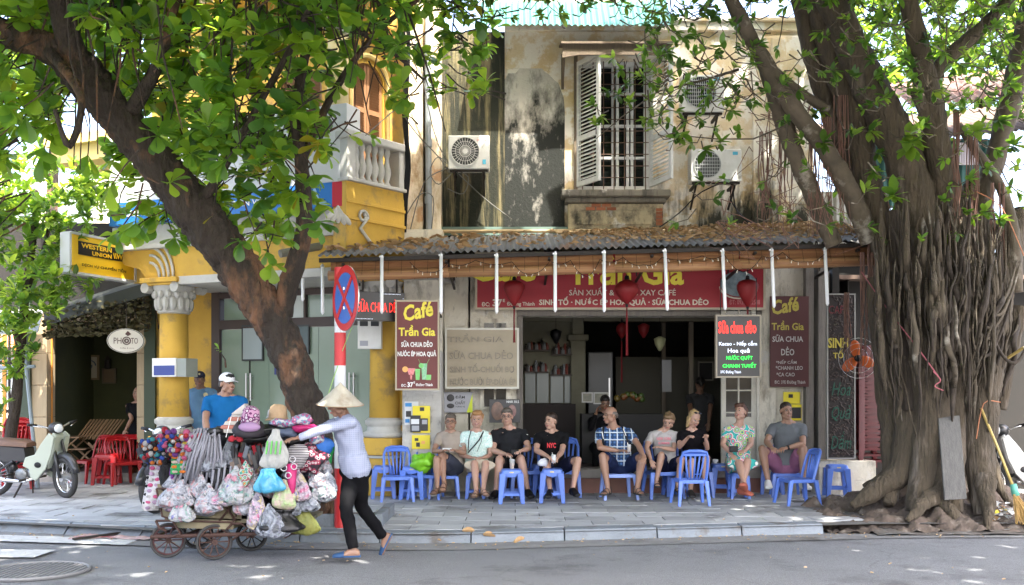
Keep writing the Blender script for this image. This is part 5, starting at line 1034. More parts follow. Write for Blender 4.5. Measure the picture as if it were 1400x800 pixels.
for px, py, ax, n, l in ((215, 185, (.2, -1, .1), 9, .27), (75, 170, (-.3, -.5, -.8), 8, .3), (60, 205, (.1, -.5, -1), 8, .3), (185, 305, (0, -.6, -.8), 8, .28), (160, 320, (-.4, -.6, -.5), 6, .25), (120, 215, (.2, -.4, -1), 5, .25), (30, 25, (-.1, -1, .2), 9, .27), (350, 320, (.5, -.7, -.3), 8, .22), (370, 360, (.3, -.6, -.6), 6, .2), (330, 330, (-.3, -.7, -.3), 7, .2), (395, 300, (.3, -.8, -.4), 7, .22), (480, 185, (1, -.5, -.2), 4, .2), (505, 185, (1, -.4, .1), 4, .18), (537, 128, (0, -.7, -.8), 6, .2), (590, 130, (.4, -.7, -.6), 7, .2), (640, 105, (.7, -.6, -.3), 7, .19), (655, 65, (.7, -.6, 0), 7, .19), (232, 250, (.8, -.5, .2), 6, .2), (430, 240, (.5, -.7, -.5), 6, .2), (410, 265, (.2, -.6, -.7), 8, .25), (260, 210, (.4, -1, 0), 8, .22), (365, 345, (0, -.8, -.3), 5, .17), (300, 480, (0, -.5, .6), 4, .08), (240, 120, (0, -1, .1), 7, .26)):
 spray(px, py, rnd(10.0, 10.4) if px < 470 else 12.2, ax, n, l)
for px, py in ((345, 222), (440, 47), (290, 295), (352, 235)): spray(px, py, 10.2, (0, -.8, -.6), 1, .2, 3)
random.seed(5)
for i in range(4200):  # unseen rest of the crown, spread and thickened over the road to shade it
 a, rr_ = rnd(0, 6.28), math.sqrt(rnd(0, 1)); c = V((-2.2 + 6.6 * rr_ * math.cos(a), 7.4 + 5.4 * rr_ * math.sin(a), 0)); zmin = max(1.5 + .415 * c.y + .25, 5.2)
 c.z = zmin + rnd(.1, 2.6) * (1 - .5 * rr_);
 if c.y > 12.6: continue
 lv.rosette(c, (rnd(-.6, .6), rnd(-.6, .6), rnd(0, 1)), 8, rnd(.24, .33))
for k in range(14):
 a = k * .45; c0 = P(60, -140, 9.7) if k % 2 else P(450, -50, 9.6); e = V((-2.2 + 5 * math.cos(a), 8.2 + 3.6 * math.sin(a), 7.2)); twigs.tube([c0, (c0 + e) / 2 + V((0, 0, .6)), e], [.07, .05, .02], 6)
for i in range(60):
 a = P(rnd(20, 560), rnd(-140, 0), rnd(9.6, 11)); b = a + V((rnd(-.5, .5), rnd(-.3, .3), -rnd(.8, 2.0))); twigs.tube([a, (a + b) / 2 + jit((0, 0, 0), .12), b], [.016, .011, .006], 5)
twigs.build('twigs', bark, at, kind='stuff'); lv.emit(at, 300)
pit = thing('tree_pit', 'stone edged soil pit round the foot of the leaning trunk', 'tree pit', (X(450, 11.1), 11.1, 0)); m = MB(); m.bx(-2.6, -1.45, 10.62, 11.7, PZ - .03, PZ + .02); m.build('soil', mat('soil', (.07, .055, .04), .95, (.12, .09, .07), 10, bump=1, bscale=40), pit)
for a, b in (((-2.62, 10.6), (-1.43, 10.6)), ((-1.43, 10.6), (-1.43, 11.7)), ((-2.62, 10.6), (-2.62, 11.7))): m = MB(); m.bar((a[0], a[1], PZ + .05), (b[0], b[1], PZ + .05), .1, .16); m.build('edge_stone', kerb_m, pit, bevel=.01)
# --- banyan ---
bt = thing('banyan_tree', 'massive banyan with tangled grey aerial roots fused into its trunk', 'tree', (X(1280, 12), 12, 0))
bb = mat('banyan_bark', (.10, .075, .047), .9, (.035, .028, .018), 5, bump=1, bscale=16, stretch=(2, 2, .35), c3=(.17, .14, .11), s3=2.2, t3=.62); bb.node_tree.nodes['Bump'].inputs['Distance'].default_value = .05
bd = mat('banyan_root', (.055, .040, .028), .9, (.022, .017, .012), 8, bump=.8, bscale=22, stretch=(2, 2, .5)); bpale = mat('banyan_limb', (.115, .09, .06), .85, (.05, .04, .027), 5, bump=.6, bscale=20, c3=(.3, .27, .22), s3=3, t3=.62)
random.seed(11)
core = [((1285, 735), .50, 12.35), ((1285, 640), .44, 12.35), ((1288, 540), .40, 12.35), ((1294, 440), .44, 12.4), ((1300, 350), .44, 12.4), ((1305, 270), .38, 12.4)]
m = barky([P(a[0], a[1], y) for a, r, y in core], [r for a, r, y in core], 72, 26, .25, 2.4, .2); m.build('trunk', bb, bt, smooth=True)
def bl_(lst, mm=bb, name='limb', n=30, am=.1, fq=4): m = barky([P(a, b, y) for a, b, y, r in lst], [r for *q, r in lst], n, 14, am, fq, .18); return m.build(name, mm, bt, smooth=True)
bl_([(1165, 692, 11.6, .05), (1195, 672, 11.6, .12), (1235, 640, 11.6, .17), (1248, 560, 11.6, .20), (1240, 470, 11.7, .17), (1225, 400, 11.8, .13), (1205, 330, 12, .13)])
bl_([(1250, 700, 11.3, .10), (1262, 650, 11.4, .16), (1272, 580, 11.4, .20), (1268, 510, 11.4, .21), (1262, 430, 11.5, .18), (1262, 350, 11.6, .20)])
bl_([(1245, 560, 11.5, .10), (1237, 500, 11.45, .10), (1232, 430, 11.5, .09), (1226, 350, 11.7, .09), (1220, 290, 11.8, .08)], bd)
bl_([(1300, 700, 11.3, .12), (1302, 620, 11.4, .14), (1300, 540, 11.5, .15), (1290, 470, 11.6, .16), (1285, 380, 11.7, .2)])
bl_([(1345, 705, 11.2, .11), (1340, 640, 11.35, .15), (1342, 560, 11.4, .18), (1352, 490, 11.5, .18), (1362, 420, 11.6, .17), (1378, 360, 11.7, .14), (1398, 290, 11.9, .12)])
bl_([(1368, 560, 11.7, .07), (1378, 490, 11.7, .09), (1395, 420, 11.7, .10)])
bl_([(1325, 600, 11.5, .14), (1325, 520, 11.55, .16), (1320, 440, 11.6, .18), (1310, 350, 11.8, .2), (1300, 260, 12.0, .16)])
bl_([(1215, 690, 11.5, .07), (1222, 640, 11.75, .14), (1218, 560, 11.9, .15), (1205, 470, 12, .12), (1195, 380, 12.1, .09)])
for l in ([(1240, 712, 10.95, .04), (1262, 690, 11.1, .12), (1285, 665, 11.3, .14), (1275, 620, 11.35, .10)], [(1310, 715, 11.0, .05), (1300, 700, 11.1, .11), (1285, 680, 11.25, .12), (1295, 640, 11.4, .10)], [(1180, 665, 11.9, .03), (1215, 645, 11.8, .08), (1240, 610, 11.7, .1)], [(1385, 692, 11.3, .03), (1368, 668, 11.35, .08), (1352, 620, 11.4, .10)], [(1350, 725, 10.9, .04), (1350, 690, 11.05, .12), (1345, 650, 11.2, .15)]): bl_([(a, b, c, d * .72) for a, b, c, d in l], bb, 'buttress_root', 12, .22, 7)
bl_([(1190, 330, 12.2, .13), (1165, 270, 12.1, .12), (1135, 215, 12.0, .11), (1080, 140, 11.8, .10), (1045, 85, 11.7, .095), (1000, 0, 11.5, .08), (960, -100, 11.3, .06)], bpale)
bl_([(1140, 335, 12.3, .11), (1110, 265, 12.2, .11), (1085, 205, 12.1, .105), (1062, 140, 12.0, .10), (1045, 85, 11.8, .09)], bpale)
bl_([(1210, 340, 12.3, .17), (1185, 250, 12.3, .17), (1165, 150, 12.3, .18), (1130, 50, 12.3, .17), (1105, -60, 12.2, .15)])
bl_([(1200, 330, 12.5, .12), (1150, 200, 12.5, .11), (1110, 80, 12.4, .10), (1085, -40, 12.3, .09)])
bl_([(1262, 350, 12.0, .24), (1250, 260, 12.0, .24), (1215, 170, 12.0, .22), (1170, 80, 12.1, .20), (1130, -20, 12.1, .18)])
bl_([(1300, 330, 12.0, .18), (1290, 250, 11.9, .16), (1275, 160, 11.8, .15), (1262, 90, 11.7, .12), (1240, -10, 11.6, .10)])
bl_([(1270, 110, 11.8, .10), (1300, 75, 11.8, .09), (1335, 45, 11.8, .08), (1390, -10, 11.8, .06)]); bl_([(1045, 85, 11.8, .06), (1085, 120, 12, .06), (1130, 150, 12.2, .07)], bpale)
bl_([(1290, 300, 12.0, .10), (1282, 200, 11.8, .09), (1250, 120, 11.7, .07)]); bl_([(1355, 430, 11.8, .10), (1340, 300, 11.9, .11), (1365, 200, 12, .12), (1395, 80, 12, .13), (1420, -40, 12, .12)], bpale)
bl_([(1390, 400, 11.6, .07), (1385, 320, 11.6, .07), (1370, 260, 11.7, .06), (1330, 200, 11.8, .05), (1310, 170, 11.8, .04)], bpale); bl_([(1320, 400, 12, .16), (1340, 330, 12.2, .14), (1330, 250, 12.3, .12)])
n_r = 0
for i in range(210):
 px0 = rnd(1195, 1392); t = (px0 - 1195) / 200; y0 = rnd(265, 440); y1 = min(y0 + rnd(70, 260), rnd(500, 600)); Yb = 11.55 - .35 * math.sin(math.pi * t) + rnd(-.15, .12) + (.25 if y0 < 330 else 0)
 r0 = random.choice((.007, .009, .012, .014, .02, .034)); drift = rnd(-16, 16) + (1290 - px0) * .22; pts = []; rs = []; K = 7
 for k in range(K):
  s_ = k / (K - 1); pts.append((px0 + drift * s_ * s_ + rnd(-3, 3), y0 + (y1 - y0) * s_, Yb - .18 * math.sin(s_ * 3.14) * (1 if random.random() < .6 else 0) + rnd(-.03, .03))); rs.append(r0 * min(1, .25 + 4 * s_, .15 + 4 * (1 - s_)) * rnd(.75, 1.2))
 m = barky([P(*p) for p in pts], rs, 7, 4, .12, 9); m.build('aerial_root', random.choice((bd, bd, bb, bb, bpale)), bt, smooth=True)
for i in range(12):   # loops that cross on the right
 c = (rnd(1290, 1385), rnd(380, 500)); a = rnd(20, 60); m = barky([P(c[0] - a * .8, c[1] - a * 1.4, 11.4), P(c[0] - a * .5, c[1] + a * .3, 11.25), P(c[0] + a * .1, c[1] + a * .9, 11.2), P(c[0] + a * .6, c[1] + a * .1, 11.3), P(c[0] + a, c[1] - a * 1.2, 11.5)], [.010, .016, .02, .016, .008], 7, 5, .1, 9); m.build('aerial_root', random.choice((bd, bpale)), bt, smooth=True)
hair = MB()
hm = mat('root_hair', (.22, .11, .08), .9, (.13, .08, .06), 12)
for cx, y0, y1, sp_, Yh in ((1192, 330, 505, 5, 12.3), (1183, 345, 520, 7, 12.35), (1158, 400, 520, 4, 13), (1203, 330, 460, 4, 12.3), (1130, 160, 330, 8, 12.0), (1150, 130, 320, 10, 12.05), (1115, 190, 330, 8, 12.1), (1075, 190, 330, 10, 12.3), (1330, 180, 400, 8, 11.7), (1310, 150, 350, 8, 11.7), (1365, 250, 420, 10, 11.6), (1050, 180, 320, 12, 12.5)):
 for k in range(10):
  x = cx + rnd(-sp_, sp_); pts = [P(x + rnd(-3, 3) * j * .5, y0 + (y1 * rnd(.9, 1) - y0) * j / 5, Yh + rnd(-.03, .03)) for j in range(6)]; hair.tube(pts, [.0065, .0065, .006, .005, .004, .003], 4)
for k in range(44):
 x = rnd(1000, 1250); y = rnd(60, 330); hair.tube([P(x + rnd(-60, 60) * j / 4, y + rnd(-40, 60) * j / 4, 12.3 + rnd(-.2, .2)) for j in range(5)], [.007, .007, .006, .005, .004], 4)
hair.build('hanging_rootlets', hm, bt, kind='stuff')
mo = MB()
def mf(u, v):
 x = 3.45 + 3.6 * u; y = 10.75 + 2.1 * v; e = math.sin(math.pi * min(1, max(0, u))) * math.sin(math.pi * min(1, v * .75 + .02)); return V((x, y, .0 + .30 * e + (.20 * noise.noise(V((x * 2.6, y * 3.4, 0))) + .14 * noise.noise(V((x * 6, y * 6, 4)))) * min(1, e * 4) + .05 * noise.noise(V((x * 14, y * 14, 1)))))
mo.grid(mf, 110, 70); mo.build('root_mound', mat('earth_roots', (.115, .085, .065), .95, (.07, .055, .045), 4, bump=1, bscale=22, c3=(.2, .17, .14), s3=5, t3=.6), bt, smooth=True, fixn=False)
# --- fig leaves ---
W_ = [5, 3.5, 2.2]
lv2 = Leaves([leaf_mesh('leaf', LB[k], ELLI, 1.0, fold=.2, droop=rnd(.05, .3)) for k in range(3)]); tw2 = MB()
def spray2(px, py, Y, ax, n=7, L_=.17):
 global lv2; c = P(px, py, Y); lv2.rosette(c, ax, n, L_); tw2.tube([c, c - V(ax).normalized() * .18, c - V(ax).normalized() * .3 + V((0, 0, .1))], [.005, .007, .009], 4)
random.seed(33)
def dens2(px, py):
 if py < 0: return .8
 d = 0
 if 880 < px < 1060: d = .8 if py < 50 else (.5 if py < 190 - (px - 880) * .3 else .03)
 if 640 < px <= 880: d = .35 if py < 28 else (.0)
 if 1040 <= px < 1130: d = .2 if py < 300 else 0
 if 1130 <= px < 1440: d = 1 if py < 130 else (.6 if py < 190 else (.22 if py < 330 else 0))
 return d
for i in range(3400):
 px, py = rnd(640, 1440), rnd(-140, 330)
 if random.random() > dens2(px, py) * .8: continue
 far_ = px > 1130 and random.random() < .6
 Y = rnd(12.5, 14.2) if far_ and px > 1130 else rnd(10.8, 12.2)
 spray2(px, py, Y, (rnd(-1, 1), rnd(-1, .3), rnd(-.6, .8)), random.randint(5, 8), rnd(.10, .15))
tw2.tube([P(1010, 95, 12.6), P(960, 110, 12.5), P(900, 125, 12.4), P(850, 160, 12.3), P(815, 190, 12.3)], [.02, .015, .012, .008, .005], 5)
for px, py in ((905, 75), (890, 95), (875, 105), (900, 115), (925, 60), (855, 115), (845, 130), (860, 140), (830, 125), (815, 170), (822, 160), (838, 80), (850, 95), (930, 90), (950, 75), (915, 130), (880, 70), (812, 145)): spray2(px, py, 12.3, (rnd(-1, .4), -1, rnd(-.5, .5)), 7, .15)
tw2.tube([P(1090, 165, 12), P(1030, 190, 11.9), P(980, 190, 11.8), P(925, 185, 11.8)], [.012, .010, .008, .005], 5)
for px, py, l in ((928, 190, .2), (945, 195, .2), (965, 205, .22), (985, 195, .18), (1000, 150, .16), (1010, 180, .16), (960, 165, .16), (1125, 195, .22), (1095, 190, .14), (990, 245, .12)): spray2(px, py, 11.8, (rnd(-1, .2), -1, rnd(-.6, .3)), 7, l)
for px, py, l, y in ((1240, 185, .30, 11.2), (1245, 200, .28, 11.2), (1220, 268, .24, 11.1), (1190, 180, .2, 11.5), (1195, 235, .18, 11.5), (1335, 180, .2, 11.3), (1365, 165, .18, 11.4), (1325, 245, .14, 11.3), (1345, 290, .16, 11.2), (1380, 260, .14, 11.4), (1350, 230, .15, 11.3), (1200, 210, .14, 11.6), (1320, 290, .13, 11.3), (1385, 200, .18, 11.3), (1368, 300, .14, 11.3)): spray2(px, py, y, (rnd(-.4, .4), -1, rnd(-.4, .3)), 9, l)
for i in range(3300):  # leaves added above the view so the banyan crown also shades the street
 a, rr_ = rnd(0, 6.28), math.sqrt(rnd(0, 1)); c = V((4.8 + 4.6 * rr_ * math.cos(a), 8.0 + 5.4 * rr_ * math.sin(a), 0)); c.z = max(1.5 + .415 * c.y + .3, 5.2) + rnd(0, 2.6); lv2.rosette(c, (rnd(-.6, .6), rnd(-.6, .6), rnd(0, 1)), 8, rnd(.24, .32))
for k in range(12): a = k * .52; c0 = P(1130, -20, 12.1); e = V((4.8 + 3.8 * math.cos(a), 9.2 + 3.6 * math.sin(a), 7.3)); tw2.tube([c0, (c0 + e) / 2 + V((0, 0, .8)), e], [.1, .07, .03], 6)
tw2.build('twigs', bpale, bt, kind='stuff'); lv2.emit(bt, 300)
# --- small bright tree at the left ---
W_ = [4, 2.5, 4]
def small_tree(name, label, root, stems, blobs, nn, L_, seed, cat='tree', limit=150, ms=LB):
 global W_
 random.seed(seed); t = thing(name, label, cat, root); lf = Leaves([leaf_mesh('leaf', ms[k], ELLI, 1.0, fold=.2, droop=.2) for k in range(3)])
 for s_ in stems: m = barky([P(a, b, y) for a, b, y, r in s_], [r for *q, r in s_], 8, 4, .1, 6); m.build('trunk' if s_ is stems[0] else 'branch', bark, t, smooth=True)
 tot = sum(b[3] * b[4] for b in blobs)
 for (cx, cy, Y, rx, ry) in blobs:
  for i in range(int(nn * rx * ry / tot)):
   a = rnd(0, 6.28); q = math.sqrt(rnd(.05, 1)); c = P(cx + rx * q * math.cos(a), cy + ry * q * math.sin(a), Y + rnd(-.7, .7)); lf.rosette(c, (rnd(-.8, .8), rnd(-1, .3), rnd(-.2, 1)), random.randint(6, 8), L_ * rnd(.7, 1.2))
 lf.emit(t, limit); return t
small_tree('street_tree', 'smaller bright green tree behind the yellow projecting sign at the left', (X(20, 14.4), 14.4, PZ), [[(8, 640, 14.4, .09), (20, 560, 14.4, .08), (28, 480, 14.4, .07), (35, 400, 14.4, .06), (45, 330, 14.4, .05), (50, 260, 14.4, .03)], [(28, 480, 14.4, .05), (10, 420, 14.2, .035), (-10, 370, 14.2, .03)], [(35, 400, 14.4, .04), (60, 340, 14.5, .03), (70, 290, 14.5, .02)]],
 [(60, 260, 14.3, 95, 45), (20, 320, 14.2, 75, 55), (85, 290, 14.4, 60, 45), (-40, 280, 14.2, 60, 60), (30, 420, 13.9, 50, 40), (10, 470, 13.8, 40, 45), (75, 380, 14.4, 60, 30), (130, 265, 14.6, 30, 25), (-5, 550, 13.8, 18, 30), (55, 400, 14, 40, 30)], 640, .17, 3)
small_tree('background_tree', 'bright leafy tree crown far behind the banyan at the upper right', (7.5, 19, 0), [[(1300, 560, 19, .15), (1290, 300, 19, .12), (1285, 100, 19, .08)], [(1290, 300, 19, .07), (1350, 120, 19, .04)]],
 [(1180, 60, 19, 70, 80), (1270, 30, 19, 80, 90), (1360, 60, 19, 80, 90), (1250, 130, 19, 70, 50), (1370, 140, 19.5, 60, 50), (1420, 60, 19, 60, 100), (1300, -60, 19, 150, 60)], 900, .24, 8, limit=0)
small_tree('background_tree', 'pale leafy crown glimpsed between trunk and yellow eave at the upper left', (-9, 20, 0), [[(60, 560, 20, .15), (70, 300, 20, .12), (80, 60, 20, .08)]],
 [(60, 60, 20, 120, 90), (190, 60, 20, 90, 80), (-30, 130, 20, 80, 80), (30, 190, 20, 60, 40)], 420, .26, 9, limit=0)
# ---------- plastic stools and chairs ----------
def plastic(name, c): return mat(name, c, .38, tuple(q * .85 for q in c), 3, rnd=.12, spec=.5)
BLU = plastic('blue_plastic', (.10, .20, .62)); BLU2 = plastic('pale_blue_plastic', (.22, .32, .68)); RED = plastic('red_plastic', (.32, .006, .010))
def stool(m_, label, W=.31, H=.44, name='plastic_stool', grp='blue plastic stools along the pavement', sticker=True):
 t = thing(name, label, 'stool', (0, 0, 0), 0, grp); a = W / 2 * .80; b = W / 2
 s = MB(); n = 6
 def rr(w_, z, r=.04): return [V((sx * (w_ - r) + r * math.cos(q), sy * (w_ - r) + r * math.sin(q), z)) for sx, sy, q0 in ((1, 1, 0), (-1, 1, 90), (-1, -1, 180), (1, -1, 270)) for q in [R(q0 + k * 30) for k in range(4)]]
 s.loft([rr(a + .012, H - .06), rr(a + .012, H - .05), rr(a + .004, H - .012), rr(a - .012, H)]); s.build('seat', m_, t, auto=40)
 for sx, sy in ((1, 1), (1, -1), (-1, 1), (-1, -1)):
  l = MB(); p1 = V((sx * (a - .012), sy * (a - .012), H - .05)); p0 = V((sx * (b - .01), sy * (b - .01), 0)); w1, w0 = .040, .024
  def q(p, w_): return [p + V((i * w_ / 1, j * w_ / 1, 0)) for i, j in ((-1, -1), (1, -1), (1, 1), (-1, 1))]
  l.loft([q(p0, w0), q(p1, w1)]); l.build('leg', m_, t, bevel=.004)
 for k in range(4):     # apron arches and low stretchers
  M = Matrix.Rotation(k * math.pi / 2, 4, 'Z'); e = MB(); yy = -(a + .006)
  ar = [V((x, yy, z)) for x, z in ((-a * .95, H - .055), (a * .95, H - .055), (a * .62, H - .16), (a * .52, H - .115), (a * .35, H - .095), (-a * .35, H - .095), (-a * .52, H - .115), (-a * .62, H - .16))]; ar[2].z = H - .13; ar[7].z = H - .13
  e.add([p for p in [ar[0], V((-a * .35, yy, H - .095)), V((a * .35, yy, H - .095)), ar[1]]] + [V((p.x, yy + .006, p.z)) for p in [ar[0], V((-a * .35, yy, H - .095)), V((a * .35, yy, H - .095)), ar[1]]], [(0, 1, 2, 3), (7, 6, 5, 4), (1, 5, 6, 2), (0, 3, 7, 4), (0, 4, 5, 1), (2, 6, 7, 3)])
  zc = .12; ww = a + (b - a) * (1 - zc / H) - .01; e.bx(-ww, ww, -ww - .006, -ww + .006, zc - .016, zc + .016); xf(e, M); e.build('stretcher', m_, t)
 if sticker: q_ = MB(); q_.box((0, -(a + .013), H - .035), (.05, .003, .016)); q_.build('sticker', mat('sticker_gold', (.6, .5, .2), .5), t)
 return t
def chair(m_, label, W=.36, SH=.33, BH=.70, D=.34, grp='blue plastic chairs along the pavement', name='plastic_chair', arms=False):
 """seat front faces -Y, backrest at +Y"""
 t = thing(name, label, 'chair', (0, 0, 0), 0, grp); w_ = W / 2; d = D / 2
 s = MB(); s.grid(lambda u, v: V(((u - .5) * W * (1.0 - .1 * v), (v - .5) * D, SH - .018 * math.sin(math.pi * u) * math.sin(math.pi * v) - (.018 * (1 - v) ** 3))), 8, 8)
 o = s.build('seat', m_, t, smooth=True, fixn=False); md = o.modifiers.new('s', 'SOLIDIFY'); md.thickness = .014; md.offset = -1
 e = MB()
 for sx in (-1, 1): e.bar((sx * w_, -d, SH - .022), (sx * w_ * .9, d, SH - .022), .012, .045)
 e.bar((-w_, -d, SH - .026), (w_, -d, SH - .026), .012, .045); e.bar((-w_ * .9, d, SH - .026), (w_ * .9, d, SH - .026), .012, .045); e.build('seat_rim', m_, t, bevel=.004)
 for sx in (-1, 1):
  for fr_ in (-1, 1):
   l = MB(); p1 = V((sx * w_ * (1 if fr_ < 0 else .9), fr_ * d, SH - .01)); p0 = p1 + V((sx * .03, fr_ * .05, 0)); p0.z = 0
   l.loft([[p0 + V((i * .017, j * .017, 0)) for i, j in ((-1, -1), (1, -1), (1, 1), (-1, 1))], [p1 + V((i * .027, j * .027, 0)) for i, j in ((-1, -1), (1, -1), (1, 1), (-1, 1))]]); l.build('leg', m_, t, bevel=.005)
 bk = lambda x, z: V((x, d + .0 + (z - SH) * .28 - .10 * (x / w_) ** 2 * .35, z)); zt = BH
 f = MB(); out = [(-w_ * .92, SH - .01), (-w_ * .96, SH + .12), (-w_ * .95, zt - .10), (-w_ * .80, zt - .02), (-w_ * .4, zt), (w_ * .4, zt), (w_ * .80, zt - .02), (w_ * .95, zt - .10), (w_ * .96, SH + .12), (w_ * .92, SH - .01)]
 f.tube([bk(x, z) for x, z in out], .019, 6); f.tube([bk(x, zt - .055) for x in (-w_ * .85, -w_ * .3, w_ * .3, w_ * .85)], .014, 6)
 f.prism([bk(x, z) for x, z in ((-w_ * .85, zt - .06), (-w_ * .5, zt - .005), (w_ * .5, zt - .005), (w_ * .85, zt - .06))], (0, -.006, 0), (0, .006, 0)); f.build('back_frame', m_, t, auto=60)
 for k in range(-2, 3):
  l = MB(); x = k * w_ * .26; l.tube([bk(x * .75, SH + .005), bk(x * 1.05, SH + .15), bk(x * 1.25, zt - .055)], [.012, .014, .012], 5); l.build('back_slat', m_, t, smooth=True)
 return t
def gY(py): return (CZ - PZ) * F / (py - HY)
ST0 = None; random.seed(3)
def put_stool(px, pyfoot, rz, label, m_=None, y=None, H=None):
 global ST0
 if ST0 is None: ST0 = stool(BLU, label); o = ST0
 else: o = copy_tree(ST0)
 Y = y or gY(pyfoot); return place(o, (X(px, Y), Y, PZ), R(rz), label)
Ds = .14
for px, py, rz, lb in ((524, 681, 8, 'leftmost blue stool, empty, beside the yellow column base'), (565, 682, -4, 'blue stool with a red drink glass, second from the left'), (699, 688, 2, 'blue stool holding an iced coffee before the man in the dark tee'), (755, 687, -3, 'blue stool in front of the young man in the printed black tee'), (741, 678, 10, 'blue stool tucked just behind the one before the young man'), (924, 678, 6, 'blue stool in front of the boy, behind the empty chair'), (986, 677, 0, 'blue stool carrying two white cups before the woman in the patterned dress'), (1055, 675, -10, 'blue stool with an iced drink before the man in the grey tee'), (1144, 679, -6, 'rightmost blue stool, empty, beside the banyan roots')):
 put_stool(px, py + 1, rz, lb, y=gY(py + 1) + .12)
CH0_ = chair(BLU, 'x')
first = [True]
def put_chair(px, y, rz, label, s=1.0):
 o = CH0_ if first[0] else copy_tree(CH0_); first[0] = False
 return place(o, (X(px, y), y, PZ), R(rz), label, s)
put_chair(543, 13.2, 8, 'blue chair with slatted back standing behind the leftmost stool'); put_chair(583, 13.5, -6, 'blue chair holding a lime green bag, left of the woman in beige')
put_chair(944, 12.72, 183, 'empty blue chair seen from behind, in front of the blonde woman'); put_chair(1090, 12.75, -80, 'empty blue chair seen from the side near the man in the grey tee')
put_chair(720, 13.75, 6, 'blue chair back showing between the man and the young man', 1.12); put_chair(771, 13.8, -5, 'blue chair back just right of the young man', 1.12)
put_chair(607, 13.55, 4, 'blue chair under the woman in the beige shirt', .95); put_chair(905, 13.6, 10, 'blue chair under the boy in the white tee', 1.1); put_chair(948, 13.75, 0, 'blue chair under the blonde woman in black', 1.1)
put_chair(1075, 13.75, -8, 'blue chair under the man in the grey tee', 1.0)
o = chair(BLU2, 'pale blue chair under the man in the plaid shirt', BH=.34, grp='blue plastic chairs along the pavement'); [bpy.data.objects.remove(c) for c in list(o.children) if c.name.startswith('back')]; place(o, (X(845, 13.45), 13.45, PZ), R(5), None, 1.05); o.name = 'plastic_stool'; o['category'] = 'stool'; o['label'] = 'pale blue low seat under the man in the plaid shirt'
for px, y, lb in ((650, 13.5, 'blue low seat under the woman with the camera strap'), (700, 13.65, 'blue low seat under the man in the dark tee'), (752, 13.55, 'blue low seat under the young man in the printed tee'), (1010, 13.5, 'blue low seat under the woman in the patterned dress')):
 o2 = copy_tree(ST0); place(o2, (X(px, y), y, PZ), 0, lb, .8)
C2 = chair(RED, 'x', grp='red plastic chairs outside the photo cafe', W=.40, SH=.36, BH=.74, D=.36, name='red_plastic_chair')
for i, (px, y, rz, lb) in enumerate(((124, 15.9, -35, 'left red chair facing the red stool table'), (167, 15.5, 40, 'front right red chair with open slatted back'), (182, 15.95, 20, 'rear red chair half hidden behind the front right one'), (155, 16.05, -5, 'red chair standing behind the red stool table'))):
 o = C2 if i == 0 else copy_tree(C2); place(o, (X(px, y), y, PZ), R(rz), lb)
rst = stool(RED, 'tall red plastic stool used as a table between red chairs', W=.36, H=.48, grp=None, sticker=False); place(rst, (X(146, 15.6), 15.6, PZ), R(8))
def stack(px, y, n, rz, lbl, m_, dz=.075):
 base_ = None
 for k in range(n):
  o = copy_tree(C2); place(o, (X(px, y), y + .0, PZ + k * dz), R(rz), ('lowest of the ' if k == 0 else 'topmost of the ' if k == n - 1 else ['second', 'third', 'fourth', 'fifth'][k - 1] + ' from the bottom of the ') + lbl); o['group'] = lbl
stack(22, 14.9, 6, 20, 'red chairs stacked behind the white motorbike at the left', RED, .06)
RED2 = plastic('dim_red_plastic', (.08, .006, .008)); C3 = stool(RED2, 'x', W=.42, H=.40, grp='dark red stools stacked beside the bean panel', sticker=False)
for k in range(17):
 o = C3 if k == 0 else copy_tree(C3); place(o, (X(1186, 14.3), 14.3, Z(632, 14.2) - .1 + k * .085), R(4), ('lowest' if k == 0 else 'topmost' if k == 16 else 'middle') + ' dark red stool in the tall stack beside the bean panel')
# ---------- drinks ----------
cl = mat('clear_glass', (.75, .78, .78), .05, alpha=.35); cof = mat('iced_coffee', (.35, .17, .06), .3); rd_ = mat('red_drink', (.35, .03, .02), .2); por = mat('porcelain', (.8, .8, .78), .25)
def glass_(px, py, y, m_, h, label, cat='glass', lvl=.6, w_=.035):
 c = P(px, py, y); t = thing('drink_glass', label, cat, c); q = MB(); q.lathe([(w_ * .8, 0), (w_, h)], c, n=14, caps=False); q.build('glass', cl, t, smooth=True); q = MB(); q.lathe([(w_ * .76, .004), (w_ * .9, h * lvl)], c, n=14); q.build('drink', m_, t, smooth=True); q = MB(); q.cyl(c + V((.01, 0, .01)), c + V((-.02, 0, h * 1.25)), .004, n=5); q.build('straw', WHITE, t)
ys = lambda py: gY(py + 1) + .12
def topz(py): return PZ + .44
def on_stool(px, pyf, dx, dy): Y = ys(pyf); return Y - dy, 540 - (topz(0) - CZ) * F / (Y - dy)
Y_, pz = on_stool(565, 682, 0, .02); glass_(570, pz, Y_, rd_, .08, 'short glass of red drink on the second stool')
Y_, pz = on_stool(699, 688, 0, .02); glass_(700, pz, Y_, cof, .13, 'tall iced coffee on the stool before the man in the dark tee')
Y_, pz = on_stool(1055, 675, 0, .02); glass_(1062, pz, Y_, cof, .11, 'iced coffee on the stool by the man in the grey tee')
Y_, pz = on_stool(986, 677, 0, .02)
for px, lb in ((978, 'left white cup on saucer on the stool'), (996, 'right white cup on saucer on the stool')):
 c = P(px, pz, Y_); t = thing('coffee_cup', lb, 'cup', c); q = MB(); q.lathe([(.03, 0), (.055, .008), (.058, .012)], c, n=16); q.build('saucer', por, t); q = MB(); q.lathe([(.02, .012), (.038, .03), (.042, .06), (.038, .06), (.034, .03)], c, n=16); q.build('cup', por, t, smooth=True)
